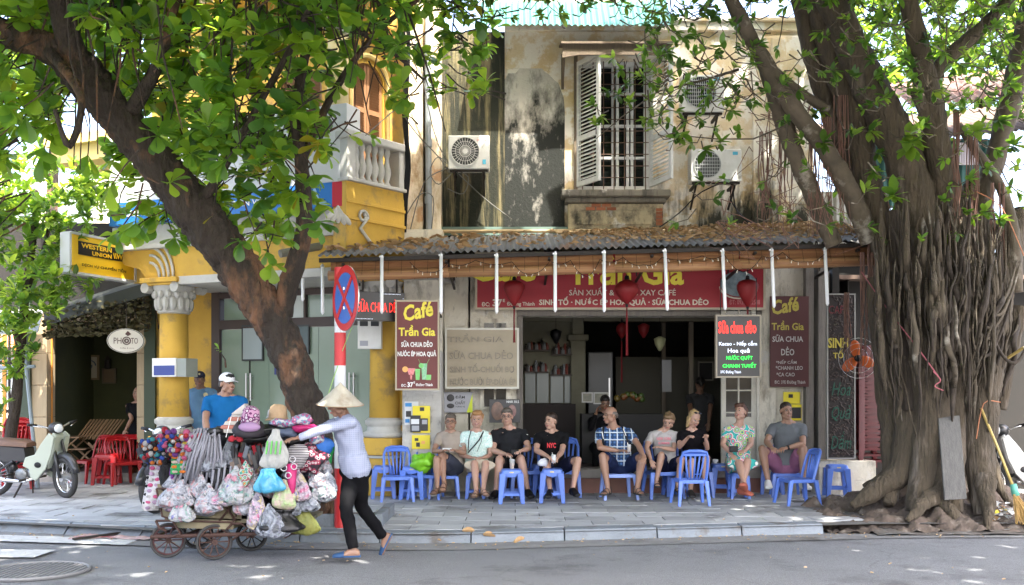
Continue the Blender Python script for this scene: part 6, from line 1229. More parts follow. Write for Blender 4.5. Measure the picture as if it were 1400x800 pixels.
bg = MB(); c = P(580, 632, 13.35); bg.ell(c, (.17, .14, .13), None, 26, 18); bg.v = [q + (q - c) * (.55 * noise.noise(q * 9) + .2 * noise.noise(q * 22)) for q in bg.v]; bg.build('shopping_bag', mat('lime_bag', (.22, .55, .02), .5, (.12, .38, .01), 9), None, smooth=True, label='crumpled lime green bag lying on the blue chair left of the woman in beige', cat='bag')
# ---------- people ----------
def skin(name, c): return mat(name, c, .5, tuple(q * .86 for q in c), 30, sub=.12, bump=.08, bscale=300)
SK = [skin('skin_light', (.42, .255, .185)), skin('skin_tan', (.32, .18, .12)), skin('skin_warm', (.23, .125, .08)), skin('skin_pink', (.45, .27, .20))]
EYE = mat('eye_white', (.26, .24, .22), .3); IRIS = mat('iris', (.03, .02, .015), .2); LIP = mat('lips', (.36, .10, .09), .5); TEETH = mat('teeth', (.42, .40, .36), .4)
def reach(p0, q, L, near=True):
 C = V((0, 0, CZ)); d = P(q[0], q[1], 1.0) - C; o = C - p0; A = d.dot(d); B = 2 * o.dot(d); Cc = o.dot(o) - L * L; D = B * B - 4 * A * Cc
 t = -B / (2 * A) if D < 0 else (-B + (-1 if near else 1) * math.sqrt(D)) / (2 * A); p = C + d * t
 if D < 0: p = p0 + (p - p0).normalized() * L
 return p
def cloth(name, c, c2=None, kind=None, rough=.85):
 m = mat(name, c, rough, tuple(q * .86 for q in c) if c2 is None or kind else c2, 40 if kind else 10, bump=.15, bscale=90, spec=.15)
 if not kind or kind in ('soft',): return m
 N = m.node_tree.nodes; L = m.node_tree.links; b = N['Principled BSDF']; tc = N.new('ShaderNodeTexCoord'); sp = N.new('ShaderNodeSeparateXYZ'); L.new(tc.outputs['Object'], sp.inputs[0])
 def wave(ax, f, th, add=None):
  a = N.new('ShaderNodeMath'); a.operation = 'MULTIPLY'; a.inputs[1].default_value = f; L.new(sp.outputs[ax], a.inputs[0]); s_ = N.new('ShaderNodeMath'); s_.operation = 'SINE'; L.new(a.outputs[0], s_.inputs[0]); g_ = N.new('ShaderNodeMath'); g_.operation = 'GREATER_THAN'; g_.inputs[1].default_value = th; L.new(s_.outputs[0], g_.inputs[0]); return g_.outputs[0]
 def mx(f, a, q):
  x = N.new('ShaderNodeMix'); x.data_type = 'RGBA'
  if isinstance(f, float): x.inputs[0].default_value = f
  else: L.new(f, x.inputs[0])
  for i, w_ in ((6, a), (7, q)):
   if isinstance(w_, tuple): x.inputs[i].default_value = rgb(w_)
   else: L.new(w_, x.inputs[i])
  return x.outputs[2]
 if kind == 'plaid':
  col = mx(wave(0, 130, .3), c, tuple(q * .35 for q in c)); col2 = mx(wave(2, 130, .3), col, tuple(q * .35 for q in c)); col = mx(wave(0, 65, .90), col2, c2); col = mx(wave(2, 65, .90), col, c2)
 elif kind == 'stripe': col = mx(wave(2, 420, .1), c, c2)
 elif kind == 'check': col = mx(wave(0, 350, .4), mx(wave(2, 350, .4), c, c2), c2)
 elif kind in ('print', 'swirl'):
  v = N.new('ShaderNodeTexVoronoi'); v.inputs['Scale'].default_value = 11 if kind == 'swirl' else 28; L.new(tc.outputs['Object'], v.inputs[0]); r = N.new('ShaderNodeValToRGB'); r.color_ramp.interpolation = 'CONSTANT'; e = r.color_ramp.elements; cols = c2; e[0].color = rgb(cols[0]); e[1].position = .99; e[1].color = rgb(cols[-1])
  n_ = 9 if kind == 'swirl' else len(cols)
  for k in range(1, n_): x = e.new(k / n_ * .8); x.color = rgb(cols[k % len(cols)])
  L.new(v.outputs['Distance'], r.inputs[0]); col = r.outputs[0]
 L.new(col, b.inputs['Base Color']); return m
RING = [(-.17, .120, .085), (-.06, .158, .112), (.06, .162, .118), (.28, .148, .108), (.5, .150, .108), (.72, .168, .118), (.86, .165, .105), (.95, .120, .085), (1.0, .068, .062)]
def torso(mb, pel, nk, hx, sx, s, off=0.0, t0=-9, belly=0, n=20, top=1.01, wid=1.0, hem=None):
 sp_ = nk - pel; rings = []
 for t, w_, d_ in RING:
  if t < t0 or t > top: continue
  ax = hx.lerp(sx, max(0, min(1, t))).normalized(); dp = ax.cross(sp_).normalized(); bl = belly * math.exp(-((t - .25) / .3) ** 2)
  c = pel + sp_ * t + dp * 0; W = (w_ * wid + off + bl * .5) * s; D = (d_ + off + bl) * s
  fw = -dp if dp.y > 0 else dp
  rings.append([c + ax * math.cos(a) * W + dp * math.sin(a) * D + fw * bl * .6 * s for a in [2 * math.pi * k / n for k in range(n)]])
 mb.loft(rings)
def finger_chain(mb, base, d, nrm, L_, r, curl):
 p = base; pts = [p]; dd = d.copy()
 for k, f in enumerate((.42, .33, .25)):
  ang = curl * (.5, .9, .7)[k]; dd = (dd * math.cos(ang) + nrm * math.sin(ang)).normalized(); p = p + dd * L_ * f; pts.append(p)
 mb.tube(pts, [r, r * .95, r * .88, r * .7], 6); mb.ell(pts[-1], r * .72, None, 6, 4)
def hand(mb, wr, d, s, curl=.5, nrm=None, thumb=1):
 d = d.normalized(); nrm = V(nrm) if nrm is not None else V((0, 0, -1)); nrm = (nrm - d * nrm.dot(d)); nrm = nrm.normalized() if nrm.length > 1e-3 else orth(d)[0]; u = d.cross(nrm).normalized() * thumb
 M = Matrix((u, d, nrm)).transposed(); mb.ell(wr + d * .048 * s, (.042 * s, .055 * s, .018 * s), M, 12, 8)
 for k, l in enumerate((.072, .080, .075, .058)): finger_chain(mb, wr + d * (.088 - (.006 if k in (0, 3) else 0)) * s + u * (.031 - .0205 * k) * s, (d + u * (.10 - .065 * k)).normalized(), nrm, l * s, .0088 * s, curl * (1 + .12 * k))
 finger_chain(mb, wr + d * .025 * s + u * .032 * s, (d * .75 + u * .75 + nrm * .2).normalized(), (nrm - u * .5).normalized(), .065 * s, .0105 * s, curl * .5)
def foot(mb, an, d, s, off=0.0, down=V((0, 0, -1))):
 d = d.normalized(); up = -down; u = d.cross(up).normalized(); up = u.cross(d).normalized(); b = an - up * .062 * s; rings = []
 for t, w_, h_, zc in ((-.062, .018, .018, .012), (-.05, .030, .038, .012), (-.01, .034, .052, .020), (.05, .035, .044, .012), (.11, .043, .026, -.006), (.155, .042, .018, -.014), (.185, .026, .012, -.018)):
  c = b + d * t * s + up * (zc * s + .008); rings.append([c + u * math.cos(a) * (w_ * s + off) + up * max(math.sin(a) * (h_ * s + off), -(.028 + zc) * s - off) for a in [2 * math.pi * k / 12 for k in range(12)]])
 mb.loft(rings)
def rm(mb, vox, name, m_, par, wr=0.0, fq=9, smooth=1, kind=None, label=None):
 me = remesh(mb, vox, smooth, name); me.materials.clear(); me.materials.append(m_); inv = wm(par).inverted()
 if wr:
  n_ = len(me.vertices); cs = [0.0] * (n_ * 3); me.vertices.foreach_get('co', cs); ns = [0.0] * (n_ * 3); me.vertex_normals.foreach_get('vector', ns); nn = noise.noise
  for i in range(0, n_ * 3, 3):
   x, y, z = cs[i:i + 3]; k = wr * (nn((x * fq, y * fq, z * fq * 1.6)) + .5 * nn((x * fq * 2.3 + 7, y * fq * 2.3, z * fq * 1.5)))
   cs[i] = x + ns[i] * k; cs[i + 1] = y + ns[i + 1] * k; cs[i + 2] = z + ns[i + 2] * k
  me.vertices.foreach_set('co', cs)
 me.transform(inv); me.polygons.foreach_set('use_smooth', [True] * len(me.polygons)); me.update()
 o = link_mesh(name, me, par); return tag(o, label)
def person(label, pel, nk, head, sh=None, el=None, wri=None, kn=None, an=None, toe=((0, -1, 0), (0, -1, 0)), s=1.0, sk=0, yaw=0, pitch=0, roll=0, syaw=0, hyaw=0, top=None, bottom=None, shoes=None, hair=None, curl=(.6, .6), hd=None, belly=0, fem=False, smile=0, glasses=False, standing=False, hip_w=.09, near=(1, 1, 1, 1, 1, 1, 1, 1), group=None, sl=.52, beard=0, vox=.007, hat=None, down=None, cm=1.0):
 """all joints are (px,py) of where they show, pelvis and neck also carry their distance; a = image left, b = image right"""
 PE = P(*pel); NK = P(*nk); root = thing('person', label, 'person', (PE.x, PE.y, 0 if standing == 2 else PZ), 0, group)
 hx = V((math.cos(R(hyaw)), math.sin(R(hyaw)), 0)); sx = V((math.cos(R(syaw)), math.sin(R(syaw)), 0)); sp_ = (NK - PE).normalized()
 shw = (.168 if fem else .19) * s; drop = -.045 * s; SH = [NK - sx * shw + sp_ * drop, NK + sx * shw + sp_ * drop]
 if sh:
  for i in (0, 1):
   if sh[i]: SH[i] = V(sh[i]) if len(sh[i]) == 4 else reach(NK, sh[i][:2], .19 * s, sh[i][2] if len(sh[i]) > 2 else True)
 HI = [PE - hx * hip_w * s - V((0, 0, .02)), PE + hx * hip_w * s - V((0, 0, .02))]
 EL = [reach(SH[i], el[i], .285 * s, near[i]) for i in (0, 1)]; WR = [reach(EL[i], wri[i], .25 * s, near[2 + i]) for i in (0, 1)]
 KN = [reach(HI[i], kn[i], .43 * s, near[4 + i]) for i in (0, 1)]; AN = [reach(KN[i], an[i], .41 * s, near[6 + i]) for i in (0, 1)]
 gz = (0 if standing == 2 else PZ) + .078 * s
 for i in (0, 1):
  if down is None or down[i] is None: AN[i].z = max(AN[i].z, gz)
 aw_ = .9 if fem else 1.0
 b = MB(); torso(b, PE, NK, hx, sx, s, wid=(.95 if fem else 1.0))
 HC = P(head[0], head[1], head[2] if len(head) > 2 else NK.y - .03); HR = Matrix.Rotation(R(yaw), 3, 'Z') @ Matrix.Rotation(R(pitch), 3, 'X') @ Matrix.Rotation(R(roll), 3, 'Y'); hs = s ** .5 * .98
 def h(x, y, z): return HC + HR @ V((x * hs, y * hs, z * hs))
 b.tube([NK - sp_ * .05, NK + sp_ * .01, h(0, .02, -.06)], [.066 * s, .062 * s * aw_, .056 * s * aw_], 12)
 for i in (0, 1):
  b.ell(SH[i], .054 * s * aw_, None, 12, 8); b.tube([SH[i].lerp(NK, .4) - sp_ * .03, SH[i]], [.06 * s, .052 * s * aw_], 10); b.tube([NK + sp_ * .052 * s, NK.lerp(SH[i], .45) + sp_ * .012 * s, SH[i]], [.034 * s, .044 * s, .048 * s], 10)
  b.tube([SH[i], SH[i].lerp(EL[i], .4), EL[i]], [.053 * s * aw_, .049 * s * aw_, .037 * s * aw_], 12); b.ell(EL[i], .037 * s * aw_, None, 10, 6)
  b.tube([EL[i], EL[i].lerp(WR[i], .3), WR[i]], [.037 * s * aw_, .040 * s * aw_, .025 * s * aw_], 12)
  d = (WR[i] - EL[i]).normalized();
  if hd and hd[i]: d = (reach(WR[i], hd[i], .16 * s, True) - WR[i]).normalized()
  hand(b, WR[i], d, s * aw_, curl[i], nrm=(0, .15, -1), thumb=(1 if i == 0 else -1) * (1 if d.y < 0 else 1))
  b.tube([HI[i], HI[i].lerp(KN[i], .35), KN[i]], [.086 * s, .078 * s, .052 * s], 14); b.ell(KN[i], .053 * s, None, 12, 8)
  b.tube([KN[i], KN[i].lerp(AN[i], .3), KN[i].lerp(AN[i], .75), AN[i]], [.051 * s, .056 * s, .037 * s, .032 * s], 12)
  foot(b, AN[i], V(toe[i]), s, down=(V(down[i]) if down and down[i] else V((0, 0, -1))))
 for c, r in (((0, .012, .03), (.074, .093, .088)), ((0, -.02, -.025), (.060, .066, .080)), ((0, -.047, -.088), (.034, .034, .026)), ((.034, -.055, -.03), (.026, .024, .026)), ((-.034, -.055, -.03), (.026, .024, .026)), ((0, -.066, .030), (.046, .017, .011)), ((.077, .012, -.008), (.009, .018, .030)), ((-.077, .012, -.008), (.009, .018, .030)), ((0, -.073, -.062), (.026, .020, .016)), ((.05, -.01, -.06), (.022, .04, .03)), ((-.05, -.01, -.06), (.022, .04, .03))):
  b.ell(h(*c), tuple(q * hs for q in r), HR, 14, 10)
 b.tube([h(0, -.080, .02), h(0, -.104, -.016), h(0, -.100, -.028)], [.008 * hs, .0135 * hs, .012 * hs], 8)
 for sx_ in (-1, 1): b.ell(h(sx_ * .011, -.094, -.025), .009 * hs, None, 8, 6)
 body = rm(b, vox, 'body', SK[sk], root, smooth=1)
 for sx_ in (-1, 1):
  e = MB(); e.ell(h(sx_ * .030, -.080, .006), (.0135 * hs, .009 * hs, .0075 * hs), HR, 10, 6); ey = e.build('eye', EYE, body, smooth=True); e = MB(); e.ell(h(sx_ * .030, -.0875, .006), (.0066 * hs, .004 * hs, .0068 * hs), HR, 8, 6); e.build('iris', IRIS, ey)
  e = MB(); e.tube([h(sx_ * .014, -.090, .026), h(sx_ * .031, -.091, .032), h(sx_ * .047, -.080, .026)], [.0035, .005, .003], 5); e.build('eyebrow', hair[1] if hair else BLACK, body)
 e = MB(); ww = .022 + .008 * smile; e.tube([h(-ww, -.085, -.056 + .010 * smile), h(-.010, -.0955, -.061), h(.010, -.0955, -.061), h(ww, -.085, -.056 + .010 * smile)], [.003, .006 + .003 * smile, .006 + .003 * smile, .003], 6); lip = e.build('mouth', LIP, body, smooth=True)
 if smile: e = MB(); e.tube([h(-.020, -.094, -.055), h(0, -.103, -.059), h(.020, -.094, -.055)], [.003, .0055 * smile, .003], 6); e.build('teeth', TEETH, lip)
 if glasses:
  e = MB()
  for sx_ in (-1, 1):
   e.tube([h(sx_ * .031 + .021 * math.cos(a), -.098 + .004 * abs(math.cos(a)), .006 + .015 * math.sin(a)) for a in [k * math.pi / 7 for k in range(14)]], .0016, 4, closed=True); e.tube([h(sx_ * .052, -.094, .010), h(sx_ * .078, .01, .008)], .0018, 4)
  e.tube([h(-.010, -.099, .008), h(.010, -.099, .008)], .0016, 4); e.build('glasses', DARK, body)
 if hair:
  kind, hm_ = hair; e = MB()
  if kind == 'short':
   for c, r in (((0, .022, .052), (.082, .092, .082)), ((0, .045, .0), (.081, .072, .078)), ((0, -.042, .086), (.062, .048, .034))): e.ell(h(*c), tuple(q * hs for q in r), HR, 16, 12)
   rm(e, .009, 'hair', hm_, body, .006, 45)
  elif kind == 'buzz':
   e.ell(h(0, .020, .054), tuple(q * hs for q in (.079, .092, .075)), HR, 16, 12); e.ell(h(0, .04, .0), tuple(q * hs for q in (.079, .07, .07)), HR, 16, 12); rm(e, .009, 'hair', hm_, body, .002, 60)
  elif kind == 'fringe':
   for sx_ in (-1, 1): e.ell(h(sx_ * .066, .035, .022), tuple(q * hs for q in (.016, .048, .034)), HR, 12, 8)
   e.ell(h(0, .082, .0), tuple(q * hs for q in (.068, .028, .048)), HR, 14, 8); rm(e, .008, 'hair', hm_, body, .005, 45)
  elif kind in ('curly', 'full'):
   for c, r in (((0, .028, .050), (.084, .088, .084)), ((0, .045, .0), (.088, .072, .085)), ((0, -.045, .090), (.068, .048, .036))): e.ell(h(*c), tuple(q * hs for q in r), HR, 16, 12)
   rr_ = random.Random(4)
   for k in range(46 if kind == 'curly' else 24):
    a = rr_.uniform(0, 6.28); t = rr_.uniform(-.25, 1.3); q = V((math.cos(a) * math.cos(t) * .086, math.sin(a) * math.cos(t) * .09 + .03, math.sin(t) * .088 + .045))
    if q.y < -.035 and q.z < .075: continue
    e.ell(h(*q), rr_.uniform(.012, .022) * hs, None, 8, 6)
   rm(e, .008, 'hair', hm_, body, .004, 50)
  elif kind == 'long':
   for c, r in (((0, .028, .048), (.082, .088, .082)), ((0, .05, -.02), (.086, .066, .10)), ((-.075, .005, -.06), (.024, .035, .085)), ((.065, .03, -.06), (.022, .035, .06)), ((0, .07, .09), (.035, .04, .04))): e.ell(h(*c), tuple(q * hs for q in r), HR, 16, 12)
   rm(e, .008, 'hair', hm_, body, .007, 45)
  elif kind == 'bun':
   for c, r in (((0, .03, .046), (.082, .088, .082)), ((0, .12, .0), (.04, .04, .05))): e.ell(h(*c), tuple(q * hs for q in r), HR, 16, 12)
   rm(e, .01, 'hair', hm_, body, .005, 45)
 if top:
  kind, m_, of = top[0], top[1], .012; e = MB(); torso(e, PE, NK, hx, sx, s, off=of + .008, t0=((-.1 if kind != 'tucked' else -.02) if standing else 0.0), belly=belly, wid=(.95 if fem else 1.0), top=.97)
  e.tube([NK - sp_ * .06, NK + sp_ * .004], [.102 * s, .088 * s], 16)
  for i in (0, 1):
   fr_ = {'tee': .62, 'tucked': .62, 'blouse': .5, 'long': 1.0}[kind if kind in ('tee', 'tucked', 'blouse', 'long') else 'tee']; q = SH[i].lerp(EL[i], fr_); e.tube([SH[i].lerp(NK, .35) - sp_ * .02, SH[i]], [.070 * s, .060 * s], 12); e.tube([NK - sp_ * .002, NK.lerp(SH[i], .5) + sp_ * .006 * s, SH[i]], [.05 * s, .052 * s, .056 * s], 12); e.ell(SH[i], .060 * s * aw_, None, 12, 8); e.tube([SH[i], q], [.061 * s * aw_, (.063 if fr_ < 1 else .052) * s * aw_], 14)
   if kind == 'long': e.ell(EL[i], .052 * s, None, 10, 8); e.tube([EL[i], EL[i].lerp(WR[i], .93)], [.052 * s, .038 * s], 12)
  if kind == 'long' and standing: torso(e, PE, NK, hx, sx, s, off=of + .022, t0=-.2, top=.3, wid=1.02)
  shirt = rm(e, .011, top[2] if len(top) > 2 else 'shirt', m_, root, .010, 8, 2)
  for tr_ in top[3:]: tr_(shirt, PE, NK, sp_, sx, s, h)
 if bottom:
  kind, m_ = bottom[:2]; e = MB(); torso(e, PE, NK, hx, sx, s, off=.012, t0=-.2, top=.12, belly=0)
  e.ell(PE - V((0, 0, .03)), (.165 * s, .125 * s, .11 * s), None, 14, 10)
  if kind == 'skirt':
   k0 = [HI[i].lerp(KN[i], .0) for i in (0, 1)]; rings = []
   for t in (0, .35, .7, 1.0):
    c = (HI[0].lerp(KN[0], t * bottom[2]) + HI[1].lerp(KN[1], t * bottom[2])) / 2; wd_ = (KN[1] - KN[0]).length * .5 * t + .10 * s; c = c - V((0, 0, .015 * t)); rings.append([c + hx * math.cos(a) * (wd_ + .05 * s) + V((0, 0, 1)) * math.sin(a) * .085 * s for a in [2 * math.pi * k / 18 for k in range(18)]])
   e.loft(rings)
   c = (KN[0] + KN[1]) / 2; e.prism([PE + hx * .15 * s, PE - hx * .15 * s, (HI[0].lerp(KN[0], bottom[2]) - hx * .06 * s), (HI[1].lerp(KN[1], bottom[2]) + hx * .06 * s)], (0, 0, -.10), (0, 0, 0))
  else:
   for i in (0, 1):
    if kind == 'shorts': q = HI[i].lerp(KN[i], .80); e.tube([HI[i], q], [.108 * s, .094 * s], 16)
    else:
     e.tube([HI[i], HI[i].lerp(KN[i], .5), KN[i]], [.100 * s, .088 * s, .066 * s], 16); e.ell(KN[i], .068 * s, None, 12, 8); e.tube([KN[i], KN[i].lerp(AN[i], .3), KN[i].lerp(AN[i], .98)], [.067 * s, .066 * s, .056 * s], 14)
  rm(e, .011, bottom[3] if len(bottom) > 3 else {'shorts': 'shorts', 'skirt': 'skirt', 'long': 'trousers'}[kind], m_, root, .008, 9, 2)
 if shoes:
  kind, m_ = shoes[:2]
  for i in (0, 1):
   e = MB(); d = V(toe[i]).normalized(); dn = V(down[i]) if down and down[i] else V((0, 0, -1)); up = -dn; u = d.cross(up).normalized(); up = u.cross(d).normalized(); b0 = AN[i] - up * .072 * s
   if kind == 'shoe': foot(e, AN[i], d, s * 1.04, .010, dn); rm(e, .009, 'shoe', m_, root)
   elif kind == 'slipper':
    o = []
    for t, w_ in ((-.07, .02), (-.05, .034), (0, .036), (.06, .036), (.12, .047), (.17, .045), (.2, .025)): o.append([b0 + d * t * s + u * w_ * s * q + up * z for q, z in ((1, .0), (1, .016), (-1, .016), (-1, .0))])
    e.loft(o); e.build('slipper', m_, root, auto=40); e = MB(); pr = []
    for t in (.09, .13, .17, .195): pr.append([b0 + d * t * s + u * math.cos(a) * (.05 - (.02 if t > .18 else 0)) * s + up * (.006 + math.sin(a) * (.052 - (t - .09) * .28) * s) for a in [math.pi * k / 8 for k in range(9)]])
    g_ = MB(); g_.loft(pr, False); g_.build('slipper_upper', m_, root, smooth=True)
   else:
    o = []
    for t, w_ in ((-.07, .022), (-.05, .036), (0, .038), (.06, .038), (.12, .049), (.17, .047), (.2, .027)): o.append([b0 + d * t * s + u * w_ * s * q + up * z for q, z in ((1, -.004), (1, .014), (-1, .014), (-1, -.004))])
    e.loft(o); sd_ = e.build('sandal', m_, root, auto=40); e = MB()
    for t, rw, hh in ((.125, .047, .040), (.045, .040, .066), (-.02, .038, .10)) if kind == 'sandal' else ((.12, .047, .04),): e.tube([b0 + d * (t - (.02 if hh > .09 else 0) * math.sin(a)) * s + u * math.cos(a) * rw * s + up * (.008 + math.sin(a) * hh * s) for a in [math.pi * k / 10 for k in range(11)]], .0065, 5)
    e.build('strap', m_, sd_)
 root['_j'] = 0; del root['_j']
 return dict(root=root, body=body, h=h, HR=HR, HC=HC, hs=hs, WR=WR, EL=EL, KN=KN, AN=AN, NK=NK, PE=PE, SH=SH, sx=sx, sp=sp_, s=s)
HB = mat('hair_brown', (.035, .020, .012), .6, (.018, .010, .006), 60); HG = mat('hair_grey_brown', (.06, .045, .035), .6, (.14, .12, .10), 50); HC_ = mat('hair_copper', (.25, .12, .045), .6, (.36, .20, .08), 50); HS = mat('hair_silver', (.15, .13, .11), .6, (.06, .05, .04), 50); HBL = mat('hair_blonde', (.30, .20, .085), .5, (.42, .30, .15), 50); HD = mat('hair_black', (.012, .010, .009), .45); HA = mat('hair_auburn', (.05, .018, .009), .55, (.10, .04, .02), 50); HSA = mat('hair_sandy', (.12, .075, .035), .6, (.19, .12, .06), 50)
bs = mat('sandal_black', (.02, .019, .02), .6); brn = mat('sandal_brown', (.09, .05, .03), .6); shb = mat('shoe_black', (.005, .005, .006), .6, spec=.3)
GRP = 'people seated on low plastic seats in front of the cafe'
def front(o, px, py, Y_, w_, m_): pass
def chest_text(body_, px, py, wpx, hpx, m_, dy=.155):
 def f(shirt, PE, NK, sp_, sx, s, h):
  Yc = NK.y - dy; mb = text_mb(body_, hpx / F * Yc, wpx / F * Yc, .03); xf(mb, Matrix.Translation(P(px, py, Yc)));
  mb.build('printed_letters', m_, shirt, fixn=False)
 return f
def strap_pts(pts, r, m_, name='strap'):
 def f(shirt, PE, NK, sp_, sx, s, h):
  e = MB(); e.tube([P(*q) for q in pts], r, 6); e.build(name, m_, shirt)
 return f
def collar(m_):
 def f(shirt, PE, NK, sp_, sx, s, h):
  e = MB()
  for q in (-1, 1): e.prism([NK + sx * q * .075 * s + sp_ * .025, NK + sx * q * .02 * s - V((0, .085, 0)) - sp_ * .03, NK + sx * q * .06 * s - V((0, .098, 0)) - sp_ * .075, NK + sx * q * .105 * s - V((0, .03, 0)) - sp_ * .02], (0, -.004, 0), (0, .006, 0))
  e.build('collar', m_, shirt)
 return f
beige = cloth('beige_shirt', (.34, .29, .24)); A = person('seated woman with short dark grey hair and glasses, beige shirt, legs crossed', (619, 638, 13.6), (616, 592, 13.55), (616, 577), el=((593, 617), (635, 620)), wri=((606, 617), (622, 616)), kn=((597, 628), (604, 622)), an=((598, 671), (607, 659)), toe=((-.35, -1, 0), (-.1, -1, -.35)), s=.93, sk=1, hair=('short', HG), glasses=True, smile=.4, fem=True, top=('tee', beige, 'shirt', collar(beige)), bottom=('shorts', cloth('slate_shorts', (.045, .05, .07))), shoes=('sandal', brn), group=GRP, hd=((612, 613), (616, 613)), hyaw=12)
e = MB(); e.box(P(611, 615, 13.22), (.12, .07, .012), Matrix.Rotation(.5, 3, 'X')); e.build('paper_napkin', WLET, None, label='small white paper held by the woman in the beige shirt', cat='paper')
mint = cloth('mint_blouse', (.50, .66, .60), [(.62, .74, .68), (.40, .62, .58), (.66, .76, .72), (.5, .68, .62)], 'print'); B = person('smiling seated woman with curly copper hair, mint blouse and dark camera strap', (652, 637, 13.6), (651, 591, 13.5), (652, 574), el=((630, 624), (671, 624)), wri=((645, 626), (660, 626)), kn=((649, 634), (664, 634)), an=((651, 671), (661, 669)), toe=((-.15, -1, 0), (.3, -1, 0)), s=.95, sk=3, hair=('curly', HC_), smile=1, fem=True, top=('tee', mint, 'blouse', strap_pts([(644, 589, 13.42), (641, 600, 13.36), (640, 616, 13.34)], .007, shb), strap_pts([(661, 590, 13.42), (655, 602, 13.36), (640, 619, 13.33)], .009, shb), strap_pts([(660, 590, 13.4), (658, 604, 13.34), (652, 618, 13.32)], .004, shb)), bottom=('skirt', cloth('cream_skirt', (.52, .46, .36)), .92), shoes=('sandal', brn), group=GRP, hd=((656, 625), (650, 625)), curl=(.4, .4))
C = person('seated man with silver hair and glasses in a charcoal tee and dark shorts', (697, 637, 13.75), (696, 588, 13.65), (693, 570), el=((674, 616), (723, 613)), wri=((691, 621), (714, 616)), kn=((683, 628), (712, 627)), an=((678, 671), (722, 672)), toe=((-.3, -1, 0), (.25, -1, 0)), s=1.04, sk=3, yaw=-4, hair=('short', HS), glasses=True, smile=.3, belly=.02, top=('tee', cloth('charcoal_tee', (.016, .017, .020)), 'shirt', strap_pts([(720, 594, 13.42), (722, 594.5, 13.42)], .004, WLET, 'chest_mark')), bottom=('shorts', cloth('black_shorts', (.008, .008, .01))), shoes=('shoe', shb), group=GRP, hd=((698, 621), (706, 617)))
e = MB(); e.box(P(704, 618, 13.12), (.10, .03, .06)); e.build('camera', BLACK, None, bevel=.006, label='small black camera in the hands of the man in the charcoal tee', cat='camera')
D = person('seated young man with cropped hair, black tee with red print, one leg out', (756, 638, 13.6), (754, 592, 13.5), (753, 576), el=((733, 616), (768, 618)), wri=((749, 624), (762, 625)), kn=((747, 634), (790, 629)), an=((752, 670), (783, 668)), toe=((-.2, -1, 0), (.3, -1, 0)), s=.98, sk=0, yaw=-38, hair=('buzz', HB), top=('tee', cloth('black_tee', (.006, .006, .007)), 'shirt', chest_text('NYC', 754, 609, 12, 7, mat('tee_red', (.6, .03, .04), .7))), bottom=('shorts', cloth('navy_shorts', (.008, .010, .03))), shoes=('shoe', shb), group=GRP, hd=((757, 628), (757, 630)), syaw=6)
e = MB(); e.ell(P(742, 633, 13.1), (.07, .05, .045), None, 14, 10); e.v = [q + V((0, 0, .04 * noise.noise(q * 18))) for q in e.v]; e.build('plastic_bag', mat('cloudy_plastic', (.6, .62, .64), .4), None, smooth=True, label='crumpled white plastic bag on the lap of the young man', cat='bag')
glass_(757, 633, 13.02, mat('clear_water', (.6, .62, .62), .1), .11, 'plastic cup held by the young man in the printed tee', lvl=.9)
E = person('balding seated man in a blue plaid shirt with backpack straps, looking left', (849, 637, 13.6), (839, 587, 13.5), (834, 568), el=((820, 612), (873, 609)), wri=((848, 617), (880, 624)), kn=((824, 624), (878, 624)), an=((831, 668), (871, 668)), toe=((-.5, -1, 0), (.3, -1, 0)), s=1.04, sk=1, yaw=-62, hair=('fringe', HS), glasses=True, smile=.3, top=('tee', cloth('plaid_shirt', (.07, .15, .34), (.55, .62, .68), 'plaid'), 'shirt', strap_pts([(825, 583, 13.43), (824, 594, 13.33), (825, 608, 13.34)], .014, shb), strap_pts([(850, 582, 13.43), (854, 592, 13.33), (859, 606, 13.34)], .014, shb), strap_pts([(823, 590, 13.31), (825, 600, 13.31)], .006, WLET), strap_pts([(852, 586, 13.31), (856, 596, 13.31)], .006, WLET), ), bottom=('shorts', cloth('blue_shorts', (.012, .02, .06))), shoes=('sandal', bs), group=GRP, hd=((858, 615), (879, 634)), syaw=-6)
glass_(860, 618, 13.1, cof, .10, 'small glass in the hand of the man in the plaid shirt', w_=.028)
F_ = person('boy with sandy hair in a white printed tee looking down', (911, 637, 13.7), (907, 591, 13.6), (914, 576), el=((884, 612), (921, 615)), wri=((890, 629), (904, 612)), kn=((904, 622), (932, 628)), an=((896, 665), (925, 670)), toe=((0, -1, 0), (0, -1, 0)), s=.88, sk=0, yaw=-20, pitch=22, roll=8, hair=('full', HSA), top=('tee', cloth('white_tee', (.42, .40, .39)), 'shirt', chest_text('NEW YORK', 908, 600, 20, 4, mat('tee_pink', (.6, .15, .2), .7), .15), chest_text('SUMMER', 908, 606, 16, 3, mat('tee_pink', (.6, .15, .2), .7), .15)), bottom=('shorts', cloth('navy_shorts', (.008, .010, .03))), shoes=('flip', bs), group=GRP, curl=(.2, .4))
G_ = person('blonde woman in a black tee, sunglasses on her head, both hands raised', (950, 638, 13.65), (946, 590, 13.55), (949, 573), el=((929, 611), (967, 613)), wri=((940, 599), (965, 600)), kn=((946, 631), (966, 626)), an=((944, 671), (962, 671)), s=.94, sk=3, yaw=18, pitch=20, roll=8, hair=('long', HBL), smile=1, fem=True, top=('tee', cloth('black_blouse', (.006, .005, .007)), 'shirt'), bottom=('shorts', cloth('black_shorts', (.008, .008, .01))), shoes=('shoe', bs), group=GRP, hd=((948, 592), (966, 589)), curl=(1.1, 1.1))
e = MB()
for q in (-1, 1): e.ell(G_['h'](q * .033, -.052, .112), tuple(v * G_['hs'] for v in (.026, .008, .016)), G_['HR'] @ Matrix.Rotation(-.9, 3, 'X'), 10, 6)
